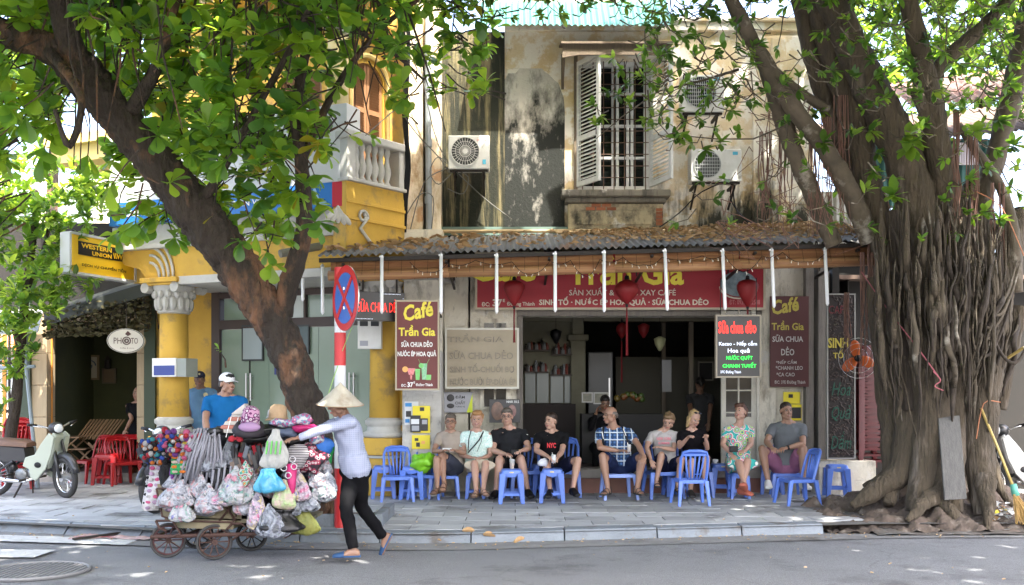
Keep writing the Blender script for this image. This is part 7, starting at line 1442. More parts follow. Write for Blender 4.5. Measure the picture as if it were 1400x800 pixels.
e.tube([G_['h'](-.06, -.045, .11), G_['h'](0, -.055, .115), G_['h'](.06, -.045, .11)], .003, 4); e.build('sunglasses', mat('shades', (.02, .02, .03), .1), G_['body'])
dressm = cloth('swirl_dress', (.1, .4, .36), [(.05, .42, .38), (.62, .66, .55), (.03, .22, .25), (.55, .60, .08), (.12, .5, .45), (.6, .12, .22), (.66, .68, .62), (.04, .3, .3)], 'swirl')
H_ = person('laughing woman with short auburn hair in a bright swirl patterned dress, looking left', (1009, 637, 13.55), (1010, 584, 13.5), (1012, 564), el=((988, 608), (1027, 608)), wri=((1001, 622), (1018, 617)), kn=((1010, 633), (1022, 631)), an=((1018, 662), (1014, 667)), toe=((-.4, -1, .5), (.6, -1, 0)), s=.98, sk=3, yaw=-40, pitch=-14, roll=-6, hair=('full', HA), smile=1.3, fem=True, belly=.02, top=('tee', dressm, 'dress'), bottom=('skirt', dressm, .97, 'dress_skirt'), shoes=('shoe', mat('shoe_rust', (.36, .10, .06), .7)), group=GRP, hd=((1005, 629), (1012, 617)), curl=(.2, .5))
e = MB(); e.box(P(1003, 614, 13.05), (.11, .05, .08)); e.cyl(P(1001, 614, 13.02), P(1001, 614, 12.96), .034, n=14); e.build('camera', BLACK, None, bevel=.006, label='black camera on the lap of the woman in the patterned dress', cat='camera')
I_ = person('seated man with short dark hair in a grey tee and purple shorts', (1075, 637, 13.7), (1077, 580, 13.6), (1075, 562), el=((1048, 604), (1098, 607)), wri=((1056, 613), (1074, 613)), kn=((1042, 614), (1098, 614)), an=((1051, 664), (1098, 660)), toe=((-.2, -1, 0), (.1, -1, 0)), s=1.05, sk=1, yaw=6, hair=('buzz', HB), smile=.2, top=('tee', cloth('grey_tee', (.13, .14, .15)), 'shirt'), bottom=('shorts', cloth('purple_shorts', (.26, .11, .19))), shoes=('shoe', mat('shoe_white', (.62, .62, .6), .7)), group=GRP, hd=((1060, 615), (1066, 614)), curl=(.7, .7))
e = MB(); e.tube([I_['WR'][1] + (I_['EL'][1] - I_['WR'][1]).normalized() * .02, I_['WR'][1] + (I_['EL'][1] - I_['WR'][1]).normalized() * .045], .033, 12); e.build('wristwatch', BLACK, I_['body'])
pol = cloth('cyan_polo', (.008, .11, .30)); PM = person('man in a bright blue polo and white cap behind the goods cart, looking right', (307, 613, 11.3), (308, 543, 11.3), (311, 525), el=((281, 575), (335, 575)), wri=((284, 599), (334, 599)), kn=((300, 660), (318, 660)), an=((298, 705), (320, 705)), s=1.0, sk=1, yaw=48, hair=('short', HD), smile=.3, standing=True, top=('tee', pol, 'shirt', collar(pol)), bottom=('long', cloth('dark_trousers', (.01, .01, .012))), shoes=('shoe', shb), syaw=10)
def cap(pr, m_, bill, label=None):
 h = pr['h']; e = MB(); e.ell(h(0, .012, .058), tuple(q * pr['hs'] for q in (.086, .102, .078)), pr['HR'], 18, 12); e.v = [q if (pr['HR'].inverted() @ (q - pr['HC'])).z > .035 else q - pr['HR'] @ V((0, 0, (pr['HR'].inverted() @ (q - pr['HC'])).z - .035)) for q in e.v]
 c = e.build('cap', m_, pr['body'], smooth=True); g_ = MB()
 rows = [[h(math.sin(a) * .078 * q, -.075 - bill * math.cos(a) * k, .040 - .012 * k + .012 * (1 - abs(a))) for a in [R(-70 + 140 * j / 10) for j in range(11)]] for k, q in ((0, 1), (.5, 1), (1, .9))]
 g_.loft(rows, False) if False else g_.grid(lambda u, v: h(math.sin(R(-75 + 150 * u)) * .080, -.045 - (bill + .03) * v * math.cos(R(-75 + 150 * u)) ** .6, .045 - .018 * v - .012 * abs(2 * u - 1) ** 2), 12, 4); o = g_.build('cap_bill', m_, pr['body'], smooth=True, fixn=False); md = o.modifiers.new('s', 'SOLIDIFY'); md.thickness = .004
cap(PM, mat('cap_white', (.72, .72, .74), .8), .075)
gsh = cloth('guard_shirt', (.13, .25, .40)); GM = person('security guard in a pale blue shirt and navy cap standing by the yellow wall', (277, 592, 15.3), (274, 533, 15.3), (273, 519), el=((258, 561), (297, 561)), wri=((259, 581), (296, 581)), kn=((270, 630), (286, 630)), an=((269, 664), (288, 664)), s=1.0, sk=2, hair=('buzz', HD), standing=True, belly=.03, top=('tucked', gsh, 'shirt', collar(gsh)), bottom=('long', cloth('guard_trousers', (.015, .016, .03))), shoes=('shoe', shb), yaw=14, vox=.009)
nav = mat('cap_navy', (.012, .016, .05), .7); cap(GM, nav, .03)
e = MB(); e.cyl(P(281, 540, 15.13), P(281, 540, 15.10), .035, n=12); e.build('badge', mat('badge', (.5, .45, .25), .5), GM['root']); e = MB(); e.cyl(GM['h'](0, -.093, .085), GM['h'](0, -.105, .085), .016, n=8); e.build('cap_badge', mat('badge', (.5, .45, .25)), GM['body'])
vsh = cloth('lavender_shirt', (.22, .245, .33), (.28, .30, .38), 'check'); VW = person('street vendor in a conical hat, pale lavender shirt and black trousers pushing the cart', (486, 640, 9.15), (472, 571, 9.1), (463, 553, 9.08), el=((428, 590), (432, 590)), wri=((398, 600), (404, 600)), kn=((473, 694), (494, 693)), an=((484, 756), (524, 734)), toe=((-1, -.15, 0), (-.45, 0, -.9)), s=.93, sk=2, yaw=-75, pitch=14, hair=('bun', HD), fem=True, standing=2, syaw=-62, hyaw=-62, near=(1, 0, 1, 0, 1, 0, 1, 0), top=('long', vsh, 'shirt'), bottom=('long', cloth('black_trousers', (.003, .003, .004))), shoes=('slipper', mat('slipper_blue', (.012, .05, .13), .7)), down=(None, (1, 0, -.45)), hd=((384, 600), (386, 602)), curl=(.45, .5), hip_w=.08)
ch = thing('conical_hat', 'wide pale palm-leaf conical hat on the head of the street vendor', 'hat', P(465, 552, 9.08)); e = MB(); c0 = P(465, 553, 9.08); ax = V((.03, -.10, 1)).normalized(); k_ = 14
e.lathe([(.214 - .214 * t ** .93 + .0015 * ((i % 2) * 2 - 1), .205 * t) for i, t in enumerate([j / k_ for j in range(k_ + 1)])], c0, ax, 40, False); o = e.build('palm_leaf', mat('palm_hat', (.42, .38, .31), .7, (.33, .29, .225), 14, bump=.3, bscale=40, c3=(.24, .19, .13), s3=3, t3=.62), ch, smooth=True); e = MB(); u_, w_q = orth(ax); e.tube([c0 + (u_ * math.cos(a) + w_q * math.sin(a)) * .214 for a in [j * math.pi / 20 for j in range(40)]], .004, 5, closed=True); e.build('rim', mat('hat_rim', (.3, .2, .12), .7), ch)
dk_c = cloth('dark_clothes', (.005, .005, .006)); JN = person('dark-haired person sitting in the dim cafe behind the man in plaid', (822, 610, 15.6), (826, 566, 15.6), (827, 551), el=((808, 585), (842, 585)), wri=((815, 565), (836, 600)), kn=((815, 612), (835, 612)), an=((815, 640), (835, 640)), s=1, sk=2, pitch=20, hair=('short', HD), top=('long', dk_c), bottom=('long', dk_c), vox=.012)
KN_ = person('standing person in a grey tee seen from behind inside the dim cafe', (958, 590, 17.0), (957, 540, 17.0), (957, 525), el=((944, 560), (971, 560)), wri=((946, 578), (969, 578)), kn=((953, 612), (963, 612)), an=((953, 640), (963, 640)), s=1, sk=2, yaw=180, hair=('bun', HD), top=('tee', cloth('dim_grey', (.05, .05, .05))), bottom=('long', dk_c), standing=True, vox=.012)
LN = person('woman in black half hidden by the doorway of the photo cafe', (190, 594, 16.75), (189, 552, 16.75), (189, 538), el=((180, 573), (198, 573)), wri=((172, 588), (200, 590)), kn=((184, 612), (194, 612)), an=((184, 640), (195, 640)), s=1, sk=1, yaw=-30, hair=('long', HD), top=('tee', dk_c), bottom=('long', dk_c), standing=True, vox=.012, fem=True)
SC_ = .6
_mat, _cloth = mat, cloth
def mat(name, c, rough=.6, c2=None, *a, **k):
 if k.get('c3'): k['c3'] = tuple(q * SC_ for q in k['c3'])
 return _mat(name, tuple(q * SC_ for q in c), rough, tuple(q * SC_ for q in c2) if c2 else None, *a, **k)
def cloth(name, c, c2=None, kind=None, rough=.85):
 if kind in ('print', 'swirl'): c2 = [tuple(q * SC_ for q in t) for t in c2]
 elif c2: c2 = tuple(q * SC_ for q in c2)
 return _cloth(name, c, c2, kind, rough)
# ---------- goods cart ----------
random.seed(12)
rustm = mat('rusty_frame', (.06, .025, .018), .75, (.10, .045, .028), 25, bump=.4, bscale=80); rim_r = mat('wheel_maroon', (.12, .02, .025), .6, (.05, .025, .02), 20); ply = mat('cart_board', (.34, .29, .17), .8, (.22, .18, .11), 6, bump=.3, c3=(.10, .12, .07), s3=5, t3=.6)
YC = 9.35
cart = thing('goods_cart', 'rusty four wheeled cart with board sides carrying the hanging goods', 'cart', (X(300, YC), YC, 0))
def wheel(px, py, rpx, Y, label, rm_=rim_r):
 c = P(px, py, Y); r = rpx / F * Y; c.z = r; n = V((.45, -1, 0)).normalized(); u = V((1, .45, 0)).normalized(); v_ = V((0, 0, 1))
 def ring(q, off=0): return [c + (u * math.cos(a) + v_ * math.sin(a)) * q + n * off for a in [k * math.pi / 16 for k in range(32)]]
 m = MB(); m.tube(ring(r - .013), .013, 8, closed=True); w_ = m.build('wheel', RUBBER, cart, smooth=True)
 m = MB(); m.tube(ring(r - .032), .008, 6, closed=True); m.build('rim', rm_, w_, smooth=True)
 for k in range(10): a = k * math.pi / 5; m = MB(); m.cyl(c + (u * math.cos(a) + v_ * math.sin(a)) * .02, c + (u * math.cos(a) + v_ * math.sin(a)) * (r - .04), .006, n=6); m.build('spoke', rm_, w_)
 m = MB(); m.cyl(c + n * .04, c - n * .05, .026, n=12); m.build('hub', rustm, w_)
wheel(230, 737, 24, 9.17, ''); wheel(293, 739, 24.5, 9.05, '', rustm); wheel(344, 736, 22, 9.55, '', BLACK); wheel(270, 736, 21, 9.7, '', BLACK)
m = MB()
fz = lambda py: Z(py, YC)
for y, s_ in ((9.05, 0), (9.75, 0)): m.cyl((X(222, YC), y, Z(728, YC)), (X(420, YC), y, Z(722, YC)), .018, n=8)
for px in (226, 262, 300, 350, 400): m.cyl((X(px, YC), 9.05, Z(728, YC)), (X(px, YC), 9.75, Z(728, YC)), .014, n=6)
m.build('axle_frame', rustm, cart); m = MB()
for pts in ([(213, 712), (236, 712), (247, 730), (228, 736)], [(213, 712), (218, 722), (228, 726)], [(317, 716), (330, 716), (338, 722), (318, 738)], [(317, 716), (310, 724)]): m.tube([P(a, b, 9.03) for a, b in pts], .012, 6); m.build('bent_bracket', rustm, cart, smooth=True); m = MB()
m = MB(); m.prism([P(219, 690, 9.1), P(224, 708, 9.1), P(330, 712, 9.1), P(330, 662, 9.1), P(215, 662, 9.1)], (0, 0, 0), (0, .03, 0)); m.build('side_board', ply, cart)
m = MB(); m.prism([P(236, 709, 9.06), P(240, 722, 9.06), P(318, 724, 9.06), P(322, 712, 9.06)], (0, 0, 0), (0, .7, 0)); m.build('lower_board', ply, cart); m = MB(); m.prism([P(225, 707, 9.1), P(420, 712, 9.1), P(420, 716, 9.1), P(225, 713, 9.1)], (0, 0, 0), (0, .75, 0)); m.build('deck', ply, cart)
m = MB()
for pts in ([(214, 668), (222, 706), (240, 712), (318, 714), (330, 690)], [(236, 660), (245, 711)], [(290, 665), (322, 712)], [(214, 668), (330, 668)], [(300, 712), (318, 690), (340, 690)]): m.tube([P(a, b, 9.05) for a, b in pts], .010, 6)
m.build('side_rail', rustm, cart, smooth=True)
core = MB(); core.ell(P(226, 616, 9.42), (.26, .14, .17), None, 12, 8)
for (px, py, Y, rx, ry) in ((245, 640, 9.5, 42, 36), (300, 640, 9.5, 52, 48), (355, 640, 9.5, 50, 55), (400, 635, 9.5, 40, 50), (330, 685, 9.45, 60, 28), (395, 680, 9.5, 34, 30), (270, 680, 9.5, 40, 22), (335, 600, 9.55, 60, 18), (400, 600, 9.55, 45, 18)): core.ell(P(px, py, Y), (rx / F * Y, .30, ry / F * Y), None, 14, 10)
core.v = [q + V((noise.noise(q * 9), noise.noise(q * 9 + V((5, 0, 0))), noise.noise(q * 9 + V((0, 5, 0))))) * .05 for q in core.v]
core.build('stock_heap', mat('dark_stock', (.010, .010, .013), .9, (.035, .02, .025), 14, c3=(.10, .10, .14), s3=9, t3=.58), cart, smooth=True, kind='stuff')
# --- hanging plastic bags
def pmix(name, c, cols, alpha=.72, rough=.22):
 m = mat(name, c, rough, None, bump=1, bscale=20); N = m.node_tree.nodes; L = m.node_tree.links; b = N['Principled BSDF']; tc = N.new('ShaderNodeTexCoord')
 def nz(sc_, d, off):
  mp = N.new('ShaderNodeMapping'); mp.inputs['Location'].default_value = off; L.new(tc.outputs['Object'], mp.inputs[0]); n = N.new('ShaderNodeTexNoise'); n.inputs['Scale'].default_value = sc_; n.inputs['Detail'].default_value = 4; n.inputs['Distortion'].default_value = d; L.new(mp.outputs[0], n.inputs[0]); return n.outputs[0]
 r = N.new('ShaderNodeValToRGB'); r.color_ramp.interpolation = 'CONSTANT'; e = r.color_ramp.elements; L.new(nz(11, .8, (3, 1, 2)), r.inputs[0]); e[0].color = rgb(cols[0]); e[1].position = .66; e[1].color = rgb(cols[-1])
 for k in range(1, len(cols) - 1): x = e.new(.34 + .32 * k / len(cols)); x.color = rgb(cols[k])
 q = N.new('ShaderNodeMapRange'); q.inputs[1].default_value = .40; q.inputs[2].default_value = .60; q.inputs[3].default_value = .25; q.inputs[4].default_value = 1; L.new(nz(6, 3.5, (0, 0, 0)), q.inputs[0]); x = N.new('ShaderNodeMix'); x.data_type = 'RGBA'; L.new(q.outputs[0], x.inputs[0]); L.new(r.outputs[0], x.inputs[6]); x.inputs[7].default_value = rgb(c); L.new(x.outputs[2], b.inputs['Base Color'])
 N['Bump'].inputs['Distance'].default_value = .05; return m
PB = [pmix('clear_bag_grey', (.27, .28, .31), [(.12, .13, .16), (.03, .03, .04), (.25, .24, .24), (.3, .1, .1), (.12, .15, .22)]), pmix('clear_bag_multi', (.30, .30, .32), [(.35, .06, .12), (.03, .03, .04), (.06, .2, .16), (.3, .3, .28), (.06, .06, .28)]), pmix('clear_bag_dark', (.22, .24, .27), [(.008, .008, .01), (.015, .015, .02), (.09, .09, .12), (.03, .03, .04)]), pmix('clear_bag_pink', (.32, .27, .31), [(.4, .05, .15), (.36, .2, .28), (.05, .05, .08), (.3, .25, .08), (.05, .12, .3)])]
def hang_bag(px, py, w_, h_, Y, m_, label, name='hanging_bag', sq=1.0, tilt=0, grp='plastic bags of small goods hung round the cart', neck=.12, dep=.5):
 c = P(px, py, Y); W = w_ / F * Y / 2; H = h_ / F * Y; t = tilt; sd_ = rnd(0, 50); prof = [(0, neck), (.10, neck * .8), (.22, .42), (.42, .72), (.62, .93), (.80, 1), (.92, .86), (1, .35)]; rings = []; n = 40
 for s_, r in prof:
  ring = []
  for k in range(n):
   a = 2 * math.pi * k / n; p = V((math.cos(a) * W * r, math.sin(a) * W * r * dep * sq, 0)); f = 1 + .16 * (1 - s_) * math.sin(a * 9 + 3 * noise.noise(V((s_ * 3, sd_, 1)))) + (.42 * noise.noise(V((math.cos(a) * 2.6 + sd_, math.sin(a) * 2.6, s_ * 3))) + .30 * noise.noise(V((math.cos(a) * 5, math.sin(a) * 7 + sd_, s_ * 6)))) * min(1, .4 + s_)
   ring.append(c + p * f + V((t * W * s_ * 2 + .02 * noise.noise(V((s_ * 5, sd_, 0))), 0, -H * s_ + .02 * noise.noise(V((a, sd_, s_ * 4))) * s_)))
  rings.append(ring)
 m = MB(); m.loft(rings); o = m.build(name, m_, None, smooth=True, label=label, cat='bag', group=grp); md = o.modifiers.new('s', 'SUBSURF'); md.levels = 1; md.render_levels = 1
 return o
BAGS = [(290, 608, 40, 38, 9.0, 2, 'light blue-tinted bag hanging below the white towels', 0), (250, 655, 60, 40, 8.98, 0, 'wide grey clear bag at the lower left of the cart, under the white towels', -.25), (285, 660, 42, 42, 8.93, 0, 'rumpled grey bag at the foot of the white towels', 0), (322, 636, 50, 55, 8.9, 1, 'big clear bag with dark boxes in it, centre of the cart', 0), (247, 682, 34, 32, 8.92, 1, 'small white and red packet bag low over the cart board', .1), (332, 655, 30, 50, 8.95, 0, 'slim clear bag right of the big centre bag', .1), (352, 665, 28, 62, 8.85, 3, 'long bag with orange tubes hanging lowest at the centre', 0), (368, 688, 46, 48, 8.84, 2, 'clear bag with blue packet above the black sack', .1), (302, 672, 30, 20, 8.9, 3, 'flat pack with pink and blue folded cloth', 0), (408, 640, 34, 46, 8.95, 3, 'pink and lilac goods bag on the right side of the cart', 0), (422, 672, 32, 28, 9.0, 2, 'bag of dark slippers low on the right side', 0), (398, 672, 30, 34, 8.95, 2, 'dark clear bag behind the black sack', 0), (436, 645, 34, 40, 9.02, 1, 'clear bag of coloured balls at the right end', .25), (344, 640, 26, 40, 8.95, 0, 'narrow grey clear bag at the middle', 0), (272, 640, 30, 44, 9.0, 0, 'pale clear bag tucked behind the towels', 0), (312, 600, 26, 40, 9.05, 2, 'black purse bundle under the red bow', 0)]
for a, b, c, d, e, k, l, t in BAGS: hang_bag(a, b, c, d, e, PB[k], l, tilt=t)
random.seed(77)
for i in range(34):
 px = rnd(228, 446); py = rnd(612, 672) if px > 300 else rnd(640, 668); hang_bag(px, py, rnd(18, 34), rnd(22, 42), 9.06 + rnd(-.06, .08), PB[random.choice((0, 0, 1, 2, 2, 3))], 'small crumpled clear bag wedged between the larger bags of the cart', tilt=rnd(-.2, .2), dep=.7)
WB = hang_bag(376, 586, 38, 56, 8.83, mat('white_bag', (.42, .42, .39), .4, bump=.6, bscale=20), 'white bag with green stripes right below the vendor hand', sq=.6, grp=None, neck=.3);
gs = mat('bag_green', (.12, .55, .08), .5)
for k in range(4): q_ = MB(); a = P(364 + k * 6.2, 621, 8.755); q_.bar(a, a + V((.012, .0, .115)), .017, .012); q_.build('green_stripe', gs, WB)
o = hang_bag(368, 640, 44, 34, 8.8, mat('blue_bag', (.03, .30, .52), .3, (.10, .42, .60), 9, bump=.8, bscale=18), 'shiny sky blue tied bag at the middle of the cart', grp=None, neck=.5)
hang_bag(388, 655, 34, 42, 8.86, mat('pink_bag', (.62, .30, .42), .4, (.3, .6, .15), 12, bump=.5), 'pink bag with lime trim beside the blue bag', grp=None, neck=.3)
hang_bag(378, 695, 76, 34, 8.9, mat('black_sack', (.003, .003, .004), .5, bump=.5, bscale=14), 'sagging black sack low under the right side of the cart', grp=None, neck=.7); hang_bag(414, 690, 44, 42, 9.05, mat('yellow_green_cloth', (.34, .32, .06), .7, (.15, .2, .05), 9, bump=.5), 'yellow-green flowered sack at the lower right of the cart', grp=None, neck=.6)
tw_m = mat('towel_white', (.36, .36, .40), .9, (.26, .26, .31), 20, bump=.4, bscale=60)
tb = thing('towel_bundle', 'bundle of long white cords and towels hanging over the left of the cart', 'towels', P(280, 590, 9.0))
for i in range(46):
 px = rnd(258, 308); Yq = 8.98 + rnd(-.05, .05); L_ = rnd(50, 90) - abs(px - 282) * .5; sp_ = (px - 284) * .35; m = MB(); a = P(px * .6 + 284 * .4 + rnd(-3, 3), 590 + rnd(-5, 5), Yq); b2 = P(px + sp_ * .4 - 8, 590 + L_ * .5, Yq - .03); c2 = P(px + sp_ * .9 - 14 + rnd(-3, 3), 590 + L_, Yq + .02); m.tube([a, b2, c2], [.010, .012, .011], 5); m.build('cord', tw_m, tb, smooth=True)
for i in range(7): m = MB(); a = P(292 + i * 4, 640 + rnd(-3, 3), 8.93); m.tube([a, a + V((-.015, 0, -.12)), a + V((-.03, 0, -.20))], [.012, .010, .009], 5); m.build('dark_cord', BLACK if i % 2 else tw_m, tb, smooth=True)
pc = {'black': (.004, .004, .006), 'red': (.55, .02, .04), 'pink': (.70, .12, .28), 'orange': (.75, .20, .02), 'blue': (.02, .08, .45), 'white': (.62, .60, .58), 'yellow': (.7, .5, .04), 'green': (.03, .35, .10), 'purple': (.22, .05, .32), 'turquoise': (.05, .38, .42), 'cream': (.55, .45, .36), 'lilac': (.5, .35, .5)}
pcm = {k: mat('yarn_' + k, v, .95, tuple(q * .7 for q in v), 60, bump=.8, bscale=90) for k, v in pc.items()}
ball_me = {}
for k in pc:
 for j in (0, 1):
  m = MB(); m.ell((0, 0, 0), 1, None, 10, 7); m.v = [q * (1 + .16 * noise.noise(q * 3 + V((j * 9, 0, 0)))) for q in m.v]; ball_me[k, j] = m.mesh('yarn_ball', pcm[k], smooth=True)
cnt = {};
def balls(n, x0, x1, y0, y1, Y, cols, r0, r1, where):
 for i in range(n):
  k = random.choice(cols); px, py = rnd(x0, x1), rnd(y0, y1); r = rnd(r0, r1); m_ = Matrix.Translation(P(px, py, Y + rnd(-.16, .02))) @ Matrix.Diagonal((r, r, r * rnd(.8, 1.1), 1)); o = link_mesh('yarn_ball', ball_me[k, random.randint(0, 1)], None, m_)
  tag(o, k + ' yarn ball toy ' + where, 'yarn ball', 'yarn ball toys bunched at the left of the cart')
balls(80, 194, 224, 600, 636, 9.25, ['black', 'black', 'blue', 'white', 'red', 'turquoise', 'orange'], .016, .028, 'in the dark outer bunch at the far left of the cart')
balls(80, 216, 254, 596, 632, 9.15, ['red', 'orange', 'blue', 'pink', 'black', 'white', 'turquoise'], .018, .030, 'in the bright bunch left of the white towels')
balls(34, 234, 262, 596, 628, 9.05, ['orange', 'yellow', 'pink', 'white', 'red', 'purple'], .020, .030, 'in the orange and pink bunch beside the towels')
balls(30, 214, 270, 588, 602, 9.2, ['white', 'cream', 'pink', 'purple', 'red', 'blue'], .02, .034, 'along the top edge below the handlebars')
balls(26, 250, 280, 590, 612, 9.1, ['red', 'pink', 'white', 'lilac'], .022, .034, 'in the pink bunch above the towels')
def strip_card(px, py, w_, h_, Y, m_, label, ang=0, cat='goods', name='goods_strip', segs=8, m2=None):
 a = w_ / F * Y; b2 = h_ / F * Y; t = thing(name, label, cat, P(px, py, Y)); m = MB(); o = P(px, py, Y)
 m.grid(lambda u, v: o + V(((u - .5) * a + ang * v * b2, .02 * math.sin(v * 5 + u * 3), -v * b2)), 4, 8); e = m.build('card', m_, t, fixn=False); md = e.modifiers.new('s', 'SOLIDIFY'); md.thickness = .006
 if m2:
  for k in range(segs):
   for j in (0, 1): q_ = MB(); q_.ell(o + V(((j - .5) * a * .5 + ang * (k + .5) / segs * b2, -.015, -(k + .5) / segs * b2)), (a * .22, .014, b2 / segs * .36), None, 7, 5); q_.build('item', m2[(k + j) % len(m2)], t)
lc = mat('card_white', (.6, .58, .6), .6)
strip_card(214, 636, 18, 62, 9.2, lc, 'white strip of pink hair ties hanging at the far left', -.12, m2=[pcm['pink'], pcm['lilac'], pcm['white']]); strip_card(226, 636, 14, 55, 9.22, pcm['lilac'], 'lilac strip of hair clips beside the dark plush', -.1, m2=[pcm['white'], pcm['red']])
strip_card(206, 650, 12, 46, 9.3, lc, 'white card with black dashes at the cart corner', -.12, m2=[pcm['black'], lc]); strip_card(245, 622, 22, 26, 9.0, pcm['green'], 'green card with rows of orange clips', 0, m2=[pcm['orange'], pcm['cream']], segs=4)
strip_card(372, 628, 0, 0, 9, lc, '') if False else None
for px, py, w_, h_, Y, k, lb in ((228, 628, 20, 46, 9.12, 'black', 'furry black plush hanging beside the hair tie strips'), (238, 634, 10, 30, 9.1, 'purple', 'small dark purple plush behind the green card')):
 m = MB(); m.ell(P(px, py + h_ / 2, Y), (w_ / F * Y / 2, .06, h_ / F * Y / 2), None, 18, 14); m.v = [q + V((noise.noise(q * 40), noise.noise(q * 40 + V((3, 0, 0))), 0)) * .015 for q in m.v]; m.build('plush_toy', pcm[k], None, smooth=True, label=lb, cat='toy')
wm_ = [mat('leather_black', (.005, .005, .006), .5), mat('leather_brown', (.10, .06, .04), .5, (.2, .13, .09), 40), mat('leather_grey', (.12, .14, .17), .5), pcm['red'], mat('leopard', (.30, .22, .13), .6, (.05, .035, .02), 60)]
wl = ['black', 'brown', 'grey', 'red', 'spotted']
for i in range(44):
 px, py = rnd(312, 372), rnd(598, 634); k = random.choice((0, 0, 0, 1, 1, 2, 2, 3, 4)); Yq = 9.02 + rnd(-.08, .05); a = P(px, py, Yq); h_ = rnd(.08, .17); w_ = rnd(.03, .055); M = Matrix.Rotation(rnd(-.4, .4), 3, 'Y') @ Matrix.Rotation(rnd(-.5, .5), 3, 'Z'); m = MB(); m.box(a - V((0, 0, h_ / 2)), (w_, .016, h_), M); m.cyl(a + V((0, 0, .06)), a, .0025, n=4)
 o = m.build('hanging_pouch', wm_[k], None, bevel=.005, label=wl[k] + ' pouch or belt hanging in the dark bunch at the middle of the cart', cat='pouch', group='small pouches hung at the middle of the cart')
zz = cloth('zigzag', (.5, .3, .05), [(.55, .1, .1), (.55, .45, .1), (.05, .3, .25), (.5, .5, .45), (.3, .08, .1)], 'print'); m = MB(); c = P(336, 648, 8.86); m.prism([c + V((-.07, 0, .0)), c + V((0, 0, -.13)), c + V((.07, 0, .0)), c + V((0, 0, .13))], (0, -.02, 0), (0, .02, 0)); m.build('zigzag_purse', zz, None, bevel=.008, label='diamond shaped zigzag purse of many colours at the cart centre', cat='purse')
mg = mat('magenta_fabric', (.62, .02, .18), .6, (.45, .01, .12), 8); m = MB(); m.tube([P(398, 634, 8.88), P(399, 665, 8.87), P(396, 697, 8.88)], [.055, .035, .012], 8); m.build('folded_umbrella', mg, None, smooth=True, label='folded magenta umbrella hanging right of the pink bag', cat='umbrella')
m = MB()
for px, py in ((394, 650), (402, 638), (388, 640), (400, 628)): m.tube([P(px + 4 * math.cos(a), py + 4 * math.sin(a), 8.83) for a in [k * math.pi / 6 for k in range(12)]], .005, 5, closed=True)
m.build('scissor_handle', lc, None, label='white ring handles of scissors above the magenta umbrella', cat='scissors', kind='stuff')
def scarf(px, py, w_, h_, Y, m_, label, dep=.5, cat='scarf', name='folded_scarf', seed=0, fr=10):
 m = MB(); c = P(px, py, Y); a, b2 = w_ / F * Y / 2, h_ / F * Y / 2; m.ell(c, (a, a * dep, b2), None, 24, 16); m.v = [q + (q - c) * (.5 * noise.noise(q * fr + V((seed, 0, 0))) + .2 * noise.noise(q * fr * 2.6)) for q in m.v]; return m.build(name, m_, None, smooth=True, label=label, cat=cat)
bw = cloth('stripe_knit', (.03, .03, .035), (.58, .55, .55), 'stripe'); bwp = cloth('dark_print', (.05, .04, .05), [(.03, .02, .03), (.5, .45, .45), (.3, .04, .08), (.04, .03, .04)], 'print'); wc = cloth('white_pink_print', (.6, .55, .55), [(.62, .58, .6), (.55, .1, .25), (.2, .3, .45), (.6, .6, .6)], 'print')
scarf(405, 625, 34, 34, 8.95, bw, 'black and white striped knit cap under the vendor arm', name='knit_cap', cat='cap'); scarf(425, 628, 40, 40, 9.0, bwp, 'dark patterned knit cap with red flecks under the vendor sleeve', name='knit_cap', cat='cap')
scarf(437, 610, 32, 28, 9.1, mat('blue_cloth', (.02, .16, .55), .7, bump=.4), 'bright blue cloth bundle in front of the vendor waist', name='cloth_bundle', cat='cloth'); scarf(449, 618, 18, 40, 9.2, mat('green_cloth', (.02, .42, .10), .7, bump=.4), 'bright green cloth beside the blue bundle', name='cloth_bundle', cat='cloth'); scarf(440, 634, 20, 22, 9.15, mat('rose_cloth', (.5, .12, .18), .7), 'rose red cloth below the blue bundle', name='cloth_bundle', cat='cloth')
for i, (px, py, w_, h_, k, lb) in enumerate(((365, 587, 44, 16, 'black', 'black folded cloth below the straw hat'), (390, 592, 36, 14, 'grey', 'slate folded cloth beneath the vendor hand'), (385, 578, 40, 12, 'print', 'pink and white printed cloth on top of the pile'), (412, 574, 30, 16, 'print', 'grey and pink print cloth at the top right of the pile'), (420, 586, 40, 12, 'magenta', 'magenta cloth folded under the vendor sleeve'), (400, 603, 40, 14, 'black', 'black cloth edge under the vendor wrist'), (290, 590, 36, 12, 'black', 'dark knitted gloves above the white towels'), (345, 600, 50, 16, 'black', 'dark bag straps under the floral hat'), (432, 600, 22, 14, 'print', 'printed cloth by the vendor elbow'))):
 scarf(px, py, w_, h_, 9.05, {'black': wm_[0], 'grey': mat('slate_cloth', (.10, .13, .20), .8), 'print': wc, 'magenta': mg}[k], lb, .9, 'cloth', seed=i, name='folded_cloth')
m = MB(); c = P(322, 600, 8.9);
for q in (-1, 1): m.ell(c + V((q * .035, 0, 0)), (.035, .02, .028), Matrix.Rotation(q * .5, 3, 'Y'), 10, 7)
m.ell(c, .014); m.build('red_bow', pcm['red'], None, smooth=True, label='small red bow over the black purses', cat='bow')
